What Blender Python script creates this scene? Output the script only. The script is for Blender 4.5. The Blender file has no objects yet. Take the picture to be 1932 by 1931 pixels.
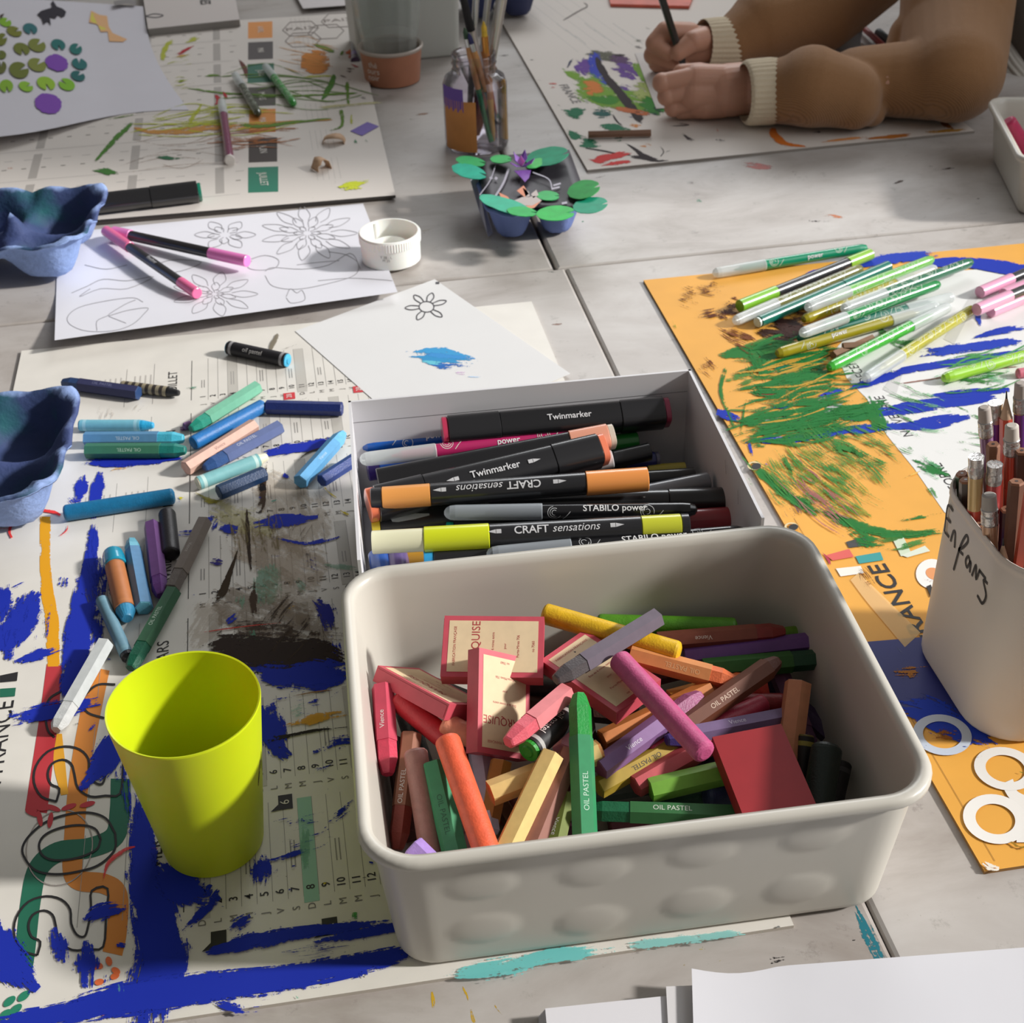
import bpy, math, random
import numpy as np
from mathutils import Vector, Matrix
random.seed(7)
sc = bpy.context.scene
# ------------------------------------------------------------------ camera, world, sun, exposure
TH = math.radians(9.2); FPX = 2614.1; PITCH = 0.62925; ROLL = -0.0296; HC = 56.884; TABLE = 75.0
CX, CY = 966.0, 965.5
def _tf(v): return np.array([v[0]*math.cos(TH)+v[1]*math.sin(TH), -v[0]*math.sin(TH)+v[1]*math.cos(TH), v[2]])
_f = np.array([0, math.cos(PITCH), -math.sin(PITCH)]); _r = np.array([1.0, 0, 0]); _u = np.cross(_r, _f)
R_ = _tf(_r*math.cos(ROLL)+_u*math.sin(ROLL)); U_ = _tf(-_r*math.sin(ROLL)+_u*math.cos(ROLL)); F_ = _tf(_f)
CAM = np.array([0, 0, HC])
cd = bpy.data.cameras.new('camera'); cam = bpy.data.objects.new('camera', cd); sc.collection.objects.link(cam); sc.camera = cam
cam.matrix_world = Matrix([[R_[0], U_[0], -F_[0], 0], [R_[1], U_[1], -F_[1], 0], [R_[2], U_[2], -F_[2], (HC+TABLE)/100], [0, 0, 0, 1]])
cd.sensor_width = 36; cd.lens = FPX/1932*36; cd.clip_start = 0.02
cd.dof.use_dof = True; cd.dof.focus_distance = 0.74; cd.dof.aperture_fstop = 24
w = bpy.data.worlds.new('world'); sc.world = w; w.use_nodes = True
w.node_tree.nodes['Background'].inputs[0].default_value = (1.0, 0.95, 0.90, 1); w.node_tree.nodes['Background'].inputs[1].default_value = 0.15
sd = bpy.data.lights.new('sun', 'SUN'); sun = bpy.data.objects.new('sun', sd); sc.collection.objects.link(sun)
sd.energy = 4.0; sd.angle = math.radians(4.5); sd.color = (1.0, 0.965, 0.92)
SUNDIR = Vector((-0.97, 0.235, -0.555)).normalized()
sun.rotation_euler = SUNDIR.to_track_quat('-Z', 'Y').to_euler(); sun.location = (1.6, 0.3, 2.2)
ad = bpy.data.lights.new('window_skylight', 'AREA'); al = bpy.data.objects.new('window_skylight', ad); sc.collection.objects.link(al)
ad.shape = 'RECTANGLE'; ad.size = 1.5; ad.size_y = 1.3; ad.energy = 10; ad.color = (0.93, 0.96, 1.0)
al.location = (1.62, 0.75, 1.75); al.rotation_euler = (Vector((0.3, 0.95, 0.8))-Vector(al.location)).to_track_quat('-Z', 'Y').to_euler()
bd_ = bpy.data.lights.new('back_window_light', 'AREA'); bl_ = bpy.data.objects.new('back_window_light', bd_); sc.collection.objects.link(bl_)
bd_.shape = 'RECTANGLE'; bd_.size = 1.5; bd_.size_y = 1.1; bd_.energy = 28; bd_.color = (0.96, 0.98, 1.0)
bl_.location = (1.15, 3.3, 2.35); bl_.rotation_euler = (Vector((0.4, 0.9, 0.75))-Vector(bl_.location)).to_track_quat('-Z', 'Y').to_euler()
vs = sc.view_settings; vs.view_transform = 'Standard'; vs.look = 'None'; vs.gamma = 1; vs.exposure = 0.12; vs.use_curve_mapping = False
sc.cycles.transparent_max_bounces = 20
# ------------------------------------------------------------------ helpers (all lengths in cm, z = height above the table top)
def P(x, y, z=0.0):
    d = ((x-CX)*R_-(y-CY)*U_)/FPX+F_
    return CAM+d*((z-HC)/d[2])
def nrm(v): return v/np.linalg.norm(v)
def zfar(a, za, b, L, sign=1):
    """height of the far end so that the axis from a to b is L long"""
    A = P(*a, za); d = ((b[0]-CX)*R_-(b[1]-CY)*U_)/FPX+F_
    o = CAM-A; aa = d@d; bb = 2*o@d; cc = o@o-L*L; D = bb*bb-4*aa*cc
    t = (-bb+sign*math.sqrt(max(D, 0)))/(2*aa)
    return (CAM+d*t)
def srgb(c):
    o = []
    for v in c[:3]:
        v = v/255; o.append(v/12.92 if v <= 0.04045 else ((v+0.055)/1.055)**2.4)
    return (*o, 1)
MC = {}
def M(rgb, rough=0.5, bump=0.0, bscale=400, spec=0.5, var=0.0, vscale=60, coat=0.0, metal=0.0, name=None, sheen=0.0, sss=0.0):
    key = (tuple(rgb), rough, bump, bscale, spec, var, vscale, coat, metal, sheen, sss)
    if key in MC: return MC[key]
    m = bpy.data.materials.new(name or 'mat_%d' % len(MC)); m.use_nodes = True; nt = m.node_tree; b = nt.nodes['Principled BSDF']
    b.inputs['Base Color'].default_value = srgb(rgb); b.inputs['Roughness'].default_value = rough; b.inputs['Specular IOR Level'].default_value = spec
    b.inputs['Coat Weight'].default_value = coat; b.inputs['Coat Roughness'].default_value = 0.15; b.inputs['Metallic'].default_value = metal
    if sheen: b.inputs['Sheen Weight'].default_value = sheen
    if sss: b.inputs['Subsurface Weight'].default_value = sss; b.inputs['Subsurface Scale'].default_value = 0.01
    if bump or var: tc = nt.nodes.new('ShaderNodeTexCoord')
    if bump:
        n = nt.nodes.new('ShaderNodeTexNoise'); n.inputs['Scale'].default_value = bscale; n.inputs['Detail'].default_value = 4
        nt.links.new(tc.outputs['Object'], n.inputs['Vector'])
        bu = nt.nodes.new('ShaderNodeBump'); bu.inputs['Strength'].default_value = bump; bu.inputs['Distance'].default_value = 0.001
        nt.links.new(n.outputs['Fac'], bu.inputs['Height']); nt.links.new(bu.outputs['Normal'], b.inputs['Normal'])
    if var:
        n = nt.nodes.new('ShaderNodeTexNoise'); n.inputs['Scale'].default_value = vscale; n.inputs['Detail'].default_value = 6
        nt.links.new(tc.outputs['Object'], n.inputs['Vector'])
        r = nt.nodes.new('ShaderNodeValToRGB'); c = srgb(rgb)
        r.color_ramp.elements[0].position = 0.3; r.color_ramp.elements[1].position = 0.7
        r.color_ramp.elements[0].color = tuple(x*(1-var) for x in c[:3])+(1,); r.color_ramp.elements[1].color = tuple(min(1, x*(1+var)) for x in c[:3])+(1,)
        nt.links.new(n.outputs['Fac'], r.inputs['Fac']); nt.links.new(r.outputs['Color'], b.inputs['Base Color'])
    MC[key] = m; return m
def math_(nt, op, a, b=None, clamp=False):
    n = nt.nodes.new('ShaderNodeMath'); n.operation = op; n.use_clamp = clamp
    for i, v in enumerate((a, b)):
        if v is None: continue
        if isinstance(v, (int, float)): n.inputs[i].default_value = v
        else: nt.links.new(v, n.inputs[i])
    return n.outputs[0]
DC = {}
def dry(rgb, dens=0.2, opac=1.0, rough=0.55, grain=70, sharp=11):
    """dry-brush paint / crayon: streaky coverage along the stroke (UV map st = cm along, -1..1 across; en = cm from the ends)"""
    key = (tuple(rgb), dens, opac, rough, grain, sharp)
    if key in DC: return DC[key]
    m = bpy.data.materials.new('paint_%d' % len(DC)); m.use_nodes = True; nt = m.node_tree; b = nt.nodes['Principled BSDF']; out = nt.nodes['Material Output']
    b.inputs['Base Color'].default_value = srgb(rgb); b.inputs['Roughness'].default_value = max(rough, .65); b.inputs['Specular IOR Level'].default_value = 0.12
    u1 = nt.nodes.new('ShaderNodeUVMap'); u1.uv_map = 'st'; s1 = nt.nodes.new('ShaderNodeSeparateXYZ'); nt.links.new(u1.outputs[0], s1.inputs[0])
    u2 = nt.nodes.new('ShaderNodeUVMap'); u2.uv_map = 'en'; s2 = nt.nodes.new('ShaderNodeSeparateXYZ'); nt.links.new(u2.outputs[0], s2.inputs[0])
    cmb = nt.nodes.new('ShaderNodeCombineXYZ'); nt.links.new(math_(nt, 'MULTIPLY', s1.outputs[0], 0.45), cmb.inputs[0]); nt.links.new(math_(nt, 'MULTIPLY', s2.outputs[1], 13.0), cmb.inputs[1])
    n1 = nt.nodes.new('ShaderNodeTexNoise'); n1.inputs['Scale'].default_value = 1.0; n1.inputs['Detail'].default_value = 5; nt.links.new(cmb.outputs[0], n1.inputs['Vector'])
    tc = nt.nodes.new('ShaderNodeTexCoord'); n2 = nt.nodes.new('ShaderNodeTexNoise'); n2.inputs['Scale'].default_value = grain*8; n2.inputs['Detail'].default_value = 3; nt.links.new(tc.outputs['Object'], n2.inputs['Vector'])
    n3 = nt.nodes.new('ShaderNodeTexNoise'); n3.inputs['Scale'].default_value = grain; n3.inputs['Detail'].default_value = 4; nt.links.new(tc.outputs['Object'], n3.inputs['Vector'])
    e = math_(nt, 'MULTIPLY', math_(nt, 'SUBTRACT', 1.0, math_(nt, 'ABSOLUTE', s1.outputs[1])), 1.7, clamp=True)
    f = math_(nt, 'MULTIPLY', s2.outputs[0], 0.55, clamp=True)
    v = math_(nt, 'ADD', math_(nt, 'MULTIPLY', n1.outputs['Fac'], 0.95), math_(nt, 'MULTIPLY', n2.outputs['Fac'], 0.45))
    v = math_(nt, 'ADD', v, math_(nt, 'MULTIPLY', n3.outputs['Fac'], 0.75))
    v = math_(nt, 'ADD', v, math_(nt, 'ADD', math_(nt, 'MULTIPLY', e, 0.40), math_(nt, 'MULTIPLY', f, 0.42)))
    v = math_(nt, 'ADD', v, dens-1.73)
    a = math_(nt, 'MULTIPLY', v, sharp, clamp=True)
    a = math_(nt, 'MULTIPLY', a, opac)
    tr = nt.nodes.new('ShaderNodeBsdfTransparent'); mx = nt.nodes.new('ShaderNodeMixShader')
    nt.links.new(a, mx.inputs[0]); nt.links.new(tr.outputs[0], mx.inputs[1]); nt.links.new(b.outputs[0], mx.inputs[2]); nt.links.new(mx.outputs[0], out.inputs['Surface'])
    DC[key] = m; return m
def clear(rgb, alpha=0.5, rough=0.15, name='clear_plastic'):
    key = ('clear', tuple(rgb), alpha, rough)
    if key in MC: return MC[key]
    m = bpy.data.materials.new(name); m.use_nodes = True; nt = m.node_tree; b = nt.nodes['Principled BSDF']; out = nt.nodes['Material Output']
    b.inputs['Base Color'].default_value = srgb(rgb); b.inputs['Roughness'].default_value = rough
    tr = nt.nodes.new('ShaderNodeBsdfTransparent'); tr.inputs[0].default_value = srgb([(c+255*2)/3 for c in rgb]); mx = nt.nodes.new('ShaderNodeMixShader')
    lw = nt.nodes.new('ShaderNodeLayerWeight'); lw.inputs[0].default_value = 0.35
    a = math_(nt, 'ADD', math_(nt, 'MULTIPLY', lw.outputs['Facing'], 0.45), alpha, clamp=True)
    nt.links.new(a, mx.inputs[0]); nt.links.new(tr.outputs[0], mx.inputs[1]); nt.links.new(b.outputs[0], mx.inputs[2]); nt.links.new(mx.outputs[0], out.inputs['Surface'])
    MC[key] = m; return m
def W(v): return Vector((v[0]/100, v[1]/100, (v[2]+TABLE)/100))
class MB:
    def __init__(s): s.v = []; s.f = []; s.mi = []; s.mats = []; s.uv = {}; s.sm = []
    def slot(s, m):
        if m not in s.mats: s.mats.append(m)
        return s.mats.index(m)
    def add(s, vs, fs, mat, uvs=None, smooth=False):
        o = len(s.v); k = s.slot(mat); s.v += [np.array(q, float) for q in vs]
        for i, f in enumerate(fs):
            if uvs is not None: s.uv[len(s.f)] = [uvs[j] for j in f]
            s.f.append([o+j for j in f]); s.mi.append(k); s.sm.append(smooth)
    def build(s, name, parent=None, loc=None, solid=None):
        org = parent['_o'] if parent is not None and '_o' in parent.keys() else (loc if loc is not None else np.mean(s.v, 0)*[1, 1, 0]+[0, 0, min(q[2] for q in s.v)])
        org = np.array(org[:], float); me = bpy.data.meshes.new(name); o3 = W(org)
        me.from_pydata([W(q)-o3 for q in s.v], [], s.f)
        for m in s.mats: me.materials.append(m)
        me.polygons.foreach_set('material_index', s.mi); me.polygons.foreach_set('use_smooth', s.sm)
        if s.uv:
            a = me.uv_layers.new(name='st'); b = me.uv_layers.new(name='en')
            for fi, q in s.uv.items():
                for j, li in enumerate(me.polygons[fi].loop_indices):
                    a.data[li].uv = q[j][:2]; b.data[li].uv = q[j][2:]
        me.update(); ob = bpy.data.objects.new(name, me); sc.collection.objects.link(ob)
        if parent is None: ob.location = o3
        else: ob.parent = parent
        ob['_o'] = [float(x) for x in org]
        if solid:
            md = ob.modifiers.new('thickness', 'SOLIDIFY'); md.thickness = solid/100; md.offset = -1; md.material_offset = md.material_offset_rim = len(s.mats)-1
        return ob
def tag(o, label=None, cat=None, group=None, kind=None):
    if label: o['label'] = label
    if cat: o['category'] = cat
    if group: o['group'] = group
    if kind: o['kind'] = kind
    return o
def thing(name, loc, label, cat, group=None):
    o = bpy.data.objects.new(name, None); sc.collection.objects.link(o); o.empty_display_size = 0.02
    o.location = W(loc); o['_o'] = [float(x) for x in loc]; return tag(o, label, cat, group)
# ---- shapes
class Axis:
    def __init__(s, A, B, roll=0.0):
        s.A = np.array(A, float); s.B = np.array(B, float); s.L = np.linalg.norm(s.B-s.A); s.d = (s.B-s.A)/s.L
        toc = CAM-(s.A+s.B)/2; toc = toc/np.linalg.norm(toc)*0.75+np.array([0, 0, 0.5])
        n = toc-s.d*(toc@s.d); n = nrm(n); q = np.cross(s.d, n)
        s.n = n*math.cos(roll)+q*math.sin(roll); s.s = np.cross(s.d, s.n)
    def at(s, t, r=0, ph=0): return s.A+s.d*t+(s.n*math.cos(ph)+s.s*math.sin(ph))*r
def sweep(mb, ax, prof, n=20, cap=(True, True), smooth=None, sq=0.0):
    """prof: (t, radius, material) ; material paints the band from this ring to the next"""
    if smooth is None: smooth = n > 8
    vs = []
    for t, r, m in prof:
        for k in range(n):
            ph = 2*math.pi*(k+0.5)/n; rr = r
            if sq:
                c, s_ = abs(math.cos(ph)), abs(math.sin(ph)); rr = r/((c**sq+s_**sq)**(1/sq))
            vs.append(ax.at(t, rr, ph))
    for i in range(len(prof)-1):
        fs = [[i*n+k, i*n+(k+1) % n, (i+1)*n+(k+1) % n, (i+1)*n+k] for k in range(n)]
        used = vs[i*n:(i+2)*n]; mb.add(used, [[j-i*n for j in f] for f in fs], prof[i][2], smooth=smooth)
    if cap[0]: mb.add(vs[:n], [list(range(n))[::-1]], prof[0][2])
    if cap[1]: mb.add(vs[-n:], [list(range(n))], prof[-1][2])
def lathe(mb, c, prof, n=48, smooth=True, cap=(False, False)):
    vs = []
    for z, r, m in prof:
        for k in range(n):
            a = 2*math.pi*k/n; vs.append((c[0]+r*math.cos(a), c[1]+r*math.sin(a), c[2]+z))
    for i in range(len(prof)-1):
        mb.add(vs[i*n:(i+2)*n], [[k, (k+1) % n, n+(k+1) % n, n+k] for k in range(n)], prof[i][2], smooth=smooth)
    if cap[0]: mb.add(vs[:n], [list(range(n))[::-1]], prof[0][2])
    if cap[1]: mb.add(vs[-n:], [list(range(n))], prof[-1][2])
def hexa(mb, O, U, V, N, mat):
    O, U, V, N = map(np.array, (O, U, V, N)); vs = [O, O+U, O+U+V, O+V, O+N, O+U+N, O+U+V+N, O+V+N]
    mb.add(vs, [[0, 3, 2, 1], [4, 5, 6, 7], [0, 1, 5, 4], [1, 2, 6, 5], [2, 3, 7, 6], [3, 0, 4, 7]], mat)
TC = {}
def text2d(s, size=1.0, outline=0.0, shear=0.0):
    k = (s, outline, shear)
    if k not in TC:
        c = bpy.data.curves.new('t', 'FONT'); c.body = s; c.size = 1; c.align_x = 'CENTER'; c.align_y = 'CENTER'; c.resolution_u = 3; c.shear = shear; c.offset = outline
        o = bpy.data.objects.new('t', c); sc.collection.objects.link(o); dg = bpy.context.evaluated_depsgraph_get()
        me = o.evaluated_get(dg).to_mesh(); TC[k] = ([tuple(v.co[:2]) for v in me.vertices], [list(p.vertices) for p in me.polygons])
        o.evaluated_get(dg).to_mesh_clear(); bpy.data.objects.remove(o); bpy.data.curves.remove(c)
    v, f = TC[k]; return [(x*size, y*size) for x, y in v], f
def flat_text(mb, s, c, xd, size, mat, z=None, bold=0.0, sx=1.0, up=None):
    """text lying on a surface: centre c, reading direction xd"""
    v, f = text2d(s, size, bold); c = np.array(c, float); xd = nrm(np.array(xd, float)); yd = up if up is not None else np.cross([0, 0, 1], xd)
    mb.add([c+xd*x*sx+yd*y for x, y in v], f, mat)
def wrap(mb, ax, t, R, v2, f, mat, flip=1, y0=0.0, flat=False, off=0.012):
    vs = []
    if not flat:
        v2 = list(v2); f = [list(q) for q in f]; out = []; st = []
        for q in f: st += [[q[0], q[i], q[i+1]] for i in range(1, len(q)-1)]
        while st:
            t3 = st.pop(); ys = [v2[i][1] for i in t3]
            if max(ys)-min(ys) < .14 or len(out) > 6000: out.append(t3); continue
            e = max(range(3), key=lambda i: abs(ys[i]-ys[(i+1) % 3])); a_, b_, c_ = t3[e], t3[(e+1) % 3], t3[(e+2) % 3]
            v2.append(((v2[a_][0]+v2[b_][0])/2, (v2[a_][1]+v2[b_][1])/2)); m_ = len(v2)-1; st += [[a_, m_, c_], [m_, b_, c_]]
        f = out
    for x, y in v2:
        y = y+y0
        if flat: vs.append(ax.A+ax.d*(t+flip*x)+ax.n*(R+off)-ax.s*(flip*y))
        else: vs.append(ax.at(t+flip*x, R+off, -flip*y/R))
    mb.add(vs, f, mat)
def strip2d(pts, w):
    v = []; f = []
    for i, p in enumerate(pts):
        a = pts[max(0, i-1)]; b = pts[min(len(pts)-1, i+1)]; dx, dy = b[0]-a[0], b[1]-a[1]; l = math.hypot(dx, dy) or 1
        v += [(p[0]-dy/l*w/2, p[1]+dx/l*w/2), (p[0]+dy/l*w/2, p[1]-dx/l*w/2)]
    for i in range(len(pts)-1): f.append([2*i, 2*i+1, 2*i+3, 2*i+2])
    return v, f
def smoothpts(pts, k=6):
    pts = [np.array(p, float) for p in pts]
    if len(pts) < 3: return [pts[0]+(pts[-1]-pts[0])*i/k for i in range(k+1)]
    q = [2*pts[0]-pts[1]]+pts+[2*pts[-1]-pts[-2]]; out = []
    for i in range(1, len(q)-2):
        for j in range(k):
            t = j/k; a, b, c, d = q[i-1:i+3]
            out.append(0.5*((2*b)+(-a+c)*t+(2*a-5*b+4*c-d)*t*t+(-a+3*b-3*c+d)*t**3))
    out.append(pts[-1]); return out
ZL = [0]
def stroke(mb, pts, w, mat, z, ends=True, k=6):
    """paint stroke on a horizontal surface, traced in photograph pixels and laid on the plane at height z"""
    ws = w if isinstance(w, (list, tuple)) else [w]*len(pts)
    p = smoothpts([(*a, b) for a, b in zip(pts, ws)], k); ZL[0] = (ZL[0]+1) % 400; z = z+ZL[0]*0.00006
    vs = []; uv = []; u = 0; u0 = random.uniform(0, 50); v0 = random.uniform(0, 50); L = []; last = None
    for q in p:
        c = P(q[0], q[1], z)
        if last is not None: u += np.linalg.norm(c-last)
        L.append(u); last = c
    NV = 4
    for i, q in enumerate(p):
        a = p[max(0, i-1)]; b = p[min(len(p)-1, i+1)]; dx, dy = b[0]-a[0], b[1]-a[1]; l = math.hypot(dx, dy) or 1
        for j in range(NV+1):
            s = -1+2*j/NV; e = min(L[i], u-L[i]) if ends else 9
            wid = q[2]/2
            vs.append(P(q[0]-dy/l*wid*s, q[1]+dx/l*wid*s, z)); uv.append((u0+L[i], s, e, v0+s*max(0.12, wid/60.0)))
    fs = [[i*(NV+1)+j, i*(NV+1)+j+1, (i+1)*(NV+1)+j+1, (i+1)*(NV+1)+j] for i in range(len(p)-1) for j in range(NV)]
    mb.add(vs, fs, mat, uvs=uv)
def poly(mb, pts, mat, z):
    ZL[0] = (ZL[0]+1) % 400; z = z+ZL[0]*0.00006
    mb.add([P(x, y, z) for x, y in pts], [list(range(len(pts)))], mat, uvs=[(x*.03, 0, 9, y*.03) for x, y in pts])
def ell(cx, cy, rx, ry, ang=0, n=28, a0=0, a1=360, jit=0.0):
    o = []
    for k in range(n+(a1-a0 < 360)):
        t = math.radians(a0+(a1-a0)*k/n); r = 1+random.uniform(-jit, jit); x, y = rx*math.cos(t)*r, ry*math.sin(t)*r; c, s = math.cos(math.radians(ang)), math.sin(math.radians(ang))
        o.append((cx+x*c-y*s, cy+x*s+y*c))
    return o
def ring(mb, cx, cy, rx, ry, w, mat, z, ang=0):
    ZL[0] = (ZL[0]+1) % 400; z = z+ZL[0]*0.00006; n = 40
    a = ell(cx, cy, rx, ry, ang, n); b = ell(cx, cy, rx-w, ry-w*ry/rx, ang, n)
    mb.add([P(*q, z) for q in a+b], [[k, (k+1) % n, n+(k+1) % n, n+k] for k in range(n)], mat, uvs=[(q[0]*.03, 0, 9, q[1]*.03) for q in a+b])
def hatch(mb, c, ln, wid, ang, n, w, mat, z, jit=0.25, curve=0.1):
    ca, sa = math.cos(math.radians(ang)), math.sin(math.radians(ang))
    for i in range(n):
        o = random.uniform(-wid/2, wid/2); l = ln*random.uniform(0.4, 1)/2; sh = random.uniform(-ln*jit, ln*jit); cu = random.uniform(-curve, curve)*ln
        pts = [(c[0]+ca*(sh-l)-sa*o, c[1]+sa*(sh-l)+ca*o), (c[0]+ca*sh-sa*(o+cu), c[1]+sa*sh+ca*(o+cu)), (c[0]+ca*(sh+l)-sa*(o+random.uniform(-4, 4)), c[1]+sa*(sh+l)+ca*o)]
        stroke(mb, pts, w*random.uniform(0.6, 1.3), mat, z)
def boxpoly(mb, corners, z0, z1, mat, side=None):
    """slab from four ground-plan corners"""
    n = len(corners); vs = [(c[0], c[1], z0) for c in corners]+[(c[0], c[1], z1) for c in corners]
    mb.add(vs, [list(range(n))[::-1]]+[[k, (k+1) % n, n+(k+1) % n, n+k] for k in range(n)], side or mat); mb.add(vs[n:], [list(range(n))], mat)
def rrect(w, d, r, n=8, ex=10):
    """rounded rectangle outline, ccw; front edge (y=-d/2) first"""
    o = []
    for cx, cy, a0 in ((w/2-r, -d/2+r, -90), (w/2-r, d/2-r, 0), (-w/2+r, d/2-r, 90), (-w/2+r, -d/2+r, 180)):
        arc = [(cx+r*math.cos(math.radians(a0+90*k/n)), cy+r*math.sin(math.radians(a0+90*k/n))) for k in range(n+1)]
        if o:
            a = o[-1]; b = arc[0]; o += [(a[0]+(b[0]-a[0])*j/ex, a[1]+(b[1]-a[1])*j/ex) for j in range(1, ex)]
        o += arc
    a = o[-1]; b = o[0]; o += [(a[0]+(b[0]-a[0])*j/ex, a[1]+(b[1]-a[1])*j/ex) for j in range(1, ex)]
    return o
# ------------------------------------------------------------------ structure: tables, floor, window wall
def table_mat():
    m = bpy.data.materials.new('worn_grey_laminate'); m.use_nodes = True; nt = m.node_tree; b = nt.nodes['Principled BSDF']
    tc = nt.nodes.new('ShaderNodeTexCoord'); mp = nt.nodes.new('ShaderNodeMapping'); mp.inputs['Scale'].default_value = (1, 1.9, 1); nt.links.new(tc.outputs['Object'], mp.inputs[0])
    n = nt.nodes.new('ShaderNodeTexNoise'); n.inputs['Scale'].default_value = 7; n.inputs['Detail'].default_value = 8; n.inputs['Roughness'].default_value = 0.62; n.inputs['Distortion'].default_value = 0.5; nt.links.new(mp.outputs[0], n.inputs['Vector'])
    r = nt.nodes.new('ShaderNodeValToRGB'); e = r.color_ramp.elements
    e[0].position = 0.28; e[0].color = srgb((150, 141, 134)); e[1].position = 0.72; e[1].color = srgb((194, 190, 186)); x = e.new(0.5); x.color = srgb((178, 172, 167))
    nt.links.new(n.outputs['Fac'], r.inputs[0]); 
    n2 = nt.nodes.new('ShaderNodeTexNoise'); n2.inputs['Scale'].default_value = 55; n2.inputs['Detail'].default_value = 8; n2.inputs['Roughness'].default_value = 0.8; nt.links.new(tc.outputs['Object'], n2.inputs['Vector'])
    r2 = nt.nodes.new('ShaderNodeValToRGB'); r2.color_ramp.elements[0].position = 0.30; r2.color_ramp.elements[0].color = (0.42, 0.40, 0.38, 1); r2.color_ramp.elements[1].position = 0.42; r2.color_ramp.elements[1].color = (1, 1, 1, 1); nt.links.new(n2.outputs['Fac'], r2.inputs[0])
    mx = nt.nodes.new('ShaderNodeMixRGB'); mx.blend_type = 'MULTIPLY'; mx.inputs[0].default_value = 0.55; nt.links.new(r.outputs[0], mx.inputs[1]); nt.links.new(r2.outputs[0], mx.inputs[2]); nt.links.new(mx.outputs[0], b.inputs['Base Color'])
    b.inputs['Roughness'].default_value = 0.42; b.inputs['Specular IOR Level'].default_value = 0.35; return m
TM = table_mat()
def slab_round(mb, x0, x1, y0, y1, zt, th, mat, r=0.5):
    prof = [(r, 0), (r*0.3, -r*0.3), (0, -r), (0, -th)]
    rings = []
    for o, dz in prof: rings.append([(x0+o, y0+o, zt+dz), (x1-o, y0+o, zt+dz), (x1-o, y1-o, zt+dz), (x0+o, y1-o, zt+dz)])
    for a, b in zip(rings[1:], rings[:-1]): mb.add(a+b, [[k, (k+1) % 4, 4+(k+1) % 4, 4+k] for k in range(4)], mat)
    mb.add(rings[0], [[0, 1, 2, 3]], mat); mb.add(rings[-1], [[3, 2, 1, 0]], mat)
BLK = M((32, 30, 30), 0.6)
def mark(mb, x, y, rx, ry, rgb, z=0.003, ang=0, dens=0.16): stroke(mb, [(x-rx*math.cos(math.radians(ang)), y-rx*math.sin(math.radians(ang))), (x, y), (x+rx*math.cos(math.radians(ang)), y+rx*math.sin(math.radians(ang)))], ry*2, dry(rgb, dens, 0.9), z)
TABLES = {'NL': (-62, 23.95, 28, 113.5), 'NR': (24.02, 150, 28, 113.5), 'FL': (-100, 22.95, 113.6, 215), 'FR': (23.3, 97, 113.6, 215)}
TMK = {'NL': [(1467, 1812, 14, 11, (45, 42, 42)), (1510, 1785, 5, 9, (60, 55, 55)), (1592, 1727, 3, 2, (30, 30, 30)), (1611, 1775, 3, 2, (30, 30, 30)), (1150, 1830, 5, 1.2, (60, 55, 55)), (1258, 1804, 8, 4, (196, 176, 60)), (1325, 1790, 6, 5, (190, 175, 50)), (1355, 1815, 5, 2, (190, 175, 50)), (1290, 1822, 3, 2, (180, 160, 60)), (1040, 513, 12, 2, (30, 70, 60)), (1000, 518, 6, 2, (90, 80, 78)), (930, 530, 3, 5, (25, 70, 50)), (1089, 660, 5, 3, (110, 100, 95)), (1050, 610, 10, 6, (150, 125, 115)), (240, 645, 14, 8, (150, 145, 142)), (150, 560, 3, 5, (60, 75, 80))],
       'NR': [(1540, 452, 3, 2, (110, 100, 98)), (1186, 606, 3, 2, (100, 92, 90)), (1685, 1650, 4, 3, (130, 122, 118)), (1780, 1800, 3, 2, (90, 82, 80)), (1820, 1700, 3, 2, (120, 112, 108))],
       'FL': [(800, 437, 17, 5, (196, 186, 172)), (810, 483, 9, 2, (50, 60, 58)), (826, 508, 6, 2, (120, 110, 105)), (800, 215, 16, 3, (150, 125, 110)), (775, 225, 6, 1.5, (110, 95, 88)), (950, 105, 10, 3, (90, 80, 76)), (870, 330, 18, 3, (172, 158, 148)), (500, 400, 9, 3, (150, 142, 140))],
       'FR': [(1430, 313, 28, 7, (190, 128, 124)), (1575, 408, 24, 5, (205, 130, 92)), (1540, 417, 14, 4, (60, 56, 56)), (1319, 379, 5, 4, (60, 150, 122)), (1262, 431, 3, 2, (70, 64, 64)), (1132, 333, 12, 3, (140, 130, 126)), (1100, 420, 2, 4, (50, 130, 100)), (1696, 343, 12, 4, (90, 78, 72)), (1790, 318, 16, 3, (80, 66, 60)), (1755, 315, 7, 4, (90, 80, 76)), (1305, 345, 9, 3, (150, 142, 140)), (1845, 375, 12, 2, (95, 84, 80)), (1300, 364, 3, 3, (110, 102, 98)), (1500, 325, 5, 2, (130, 120, 115)), (1420, 470, 3, 2, (120, 112, 108)), (1175, 455, 5, 3, (120, 110, 106)), (1220, 478, 5, 3, (70, 66, 66)), (1185, 460, 2, 4, (110, 104, 100))]}
TLAB = {'NL': ('pale worn laminate table top under the white painted calendar and the pastel bin', 'table'), 'NR': ('pale laminate table top under the yellow calendar, right of the long seam', 'table'),
        'FL': ('far table top under the brush jar and the white mini calendar sheet', 'table'), 'FR': ('far table top under the sleeve and hands of the person drawing', 'table')}
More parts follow.
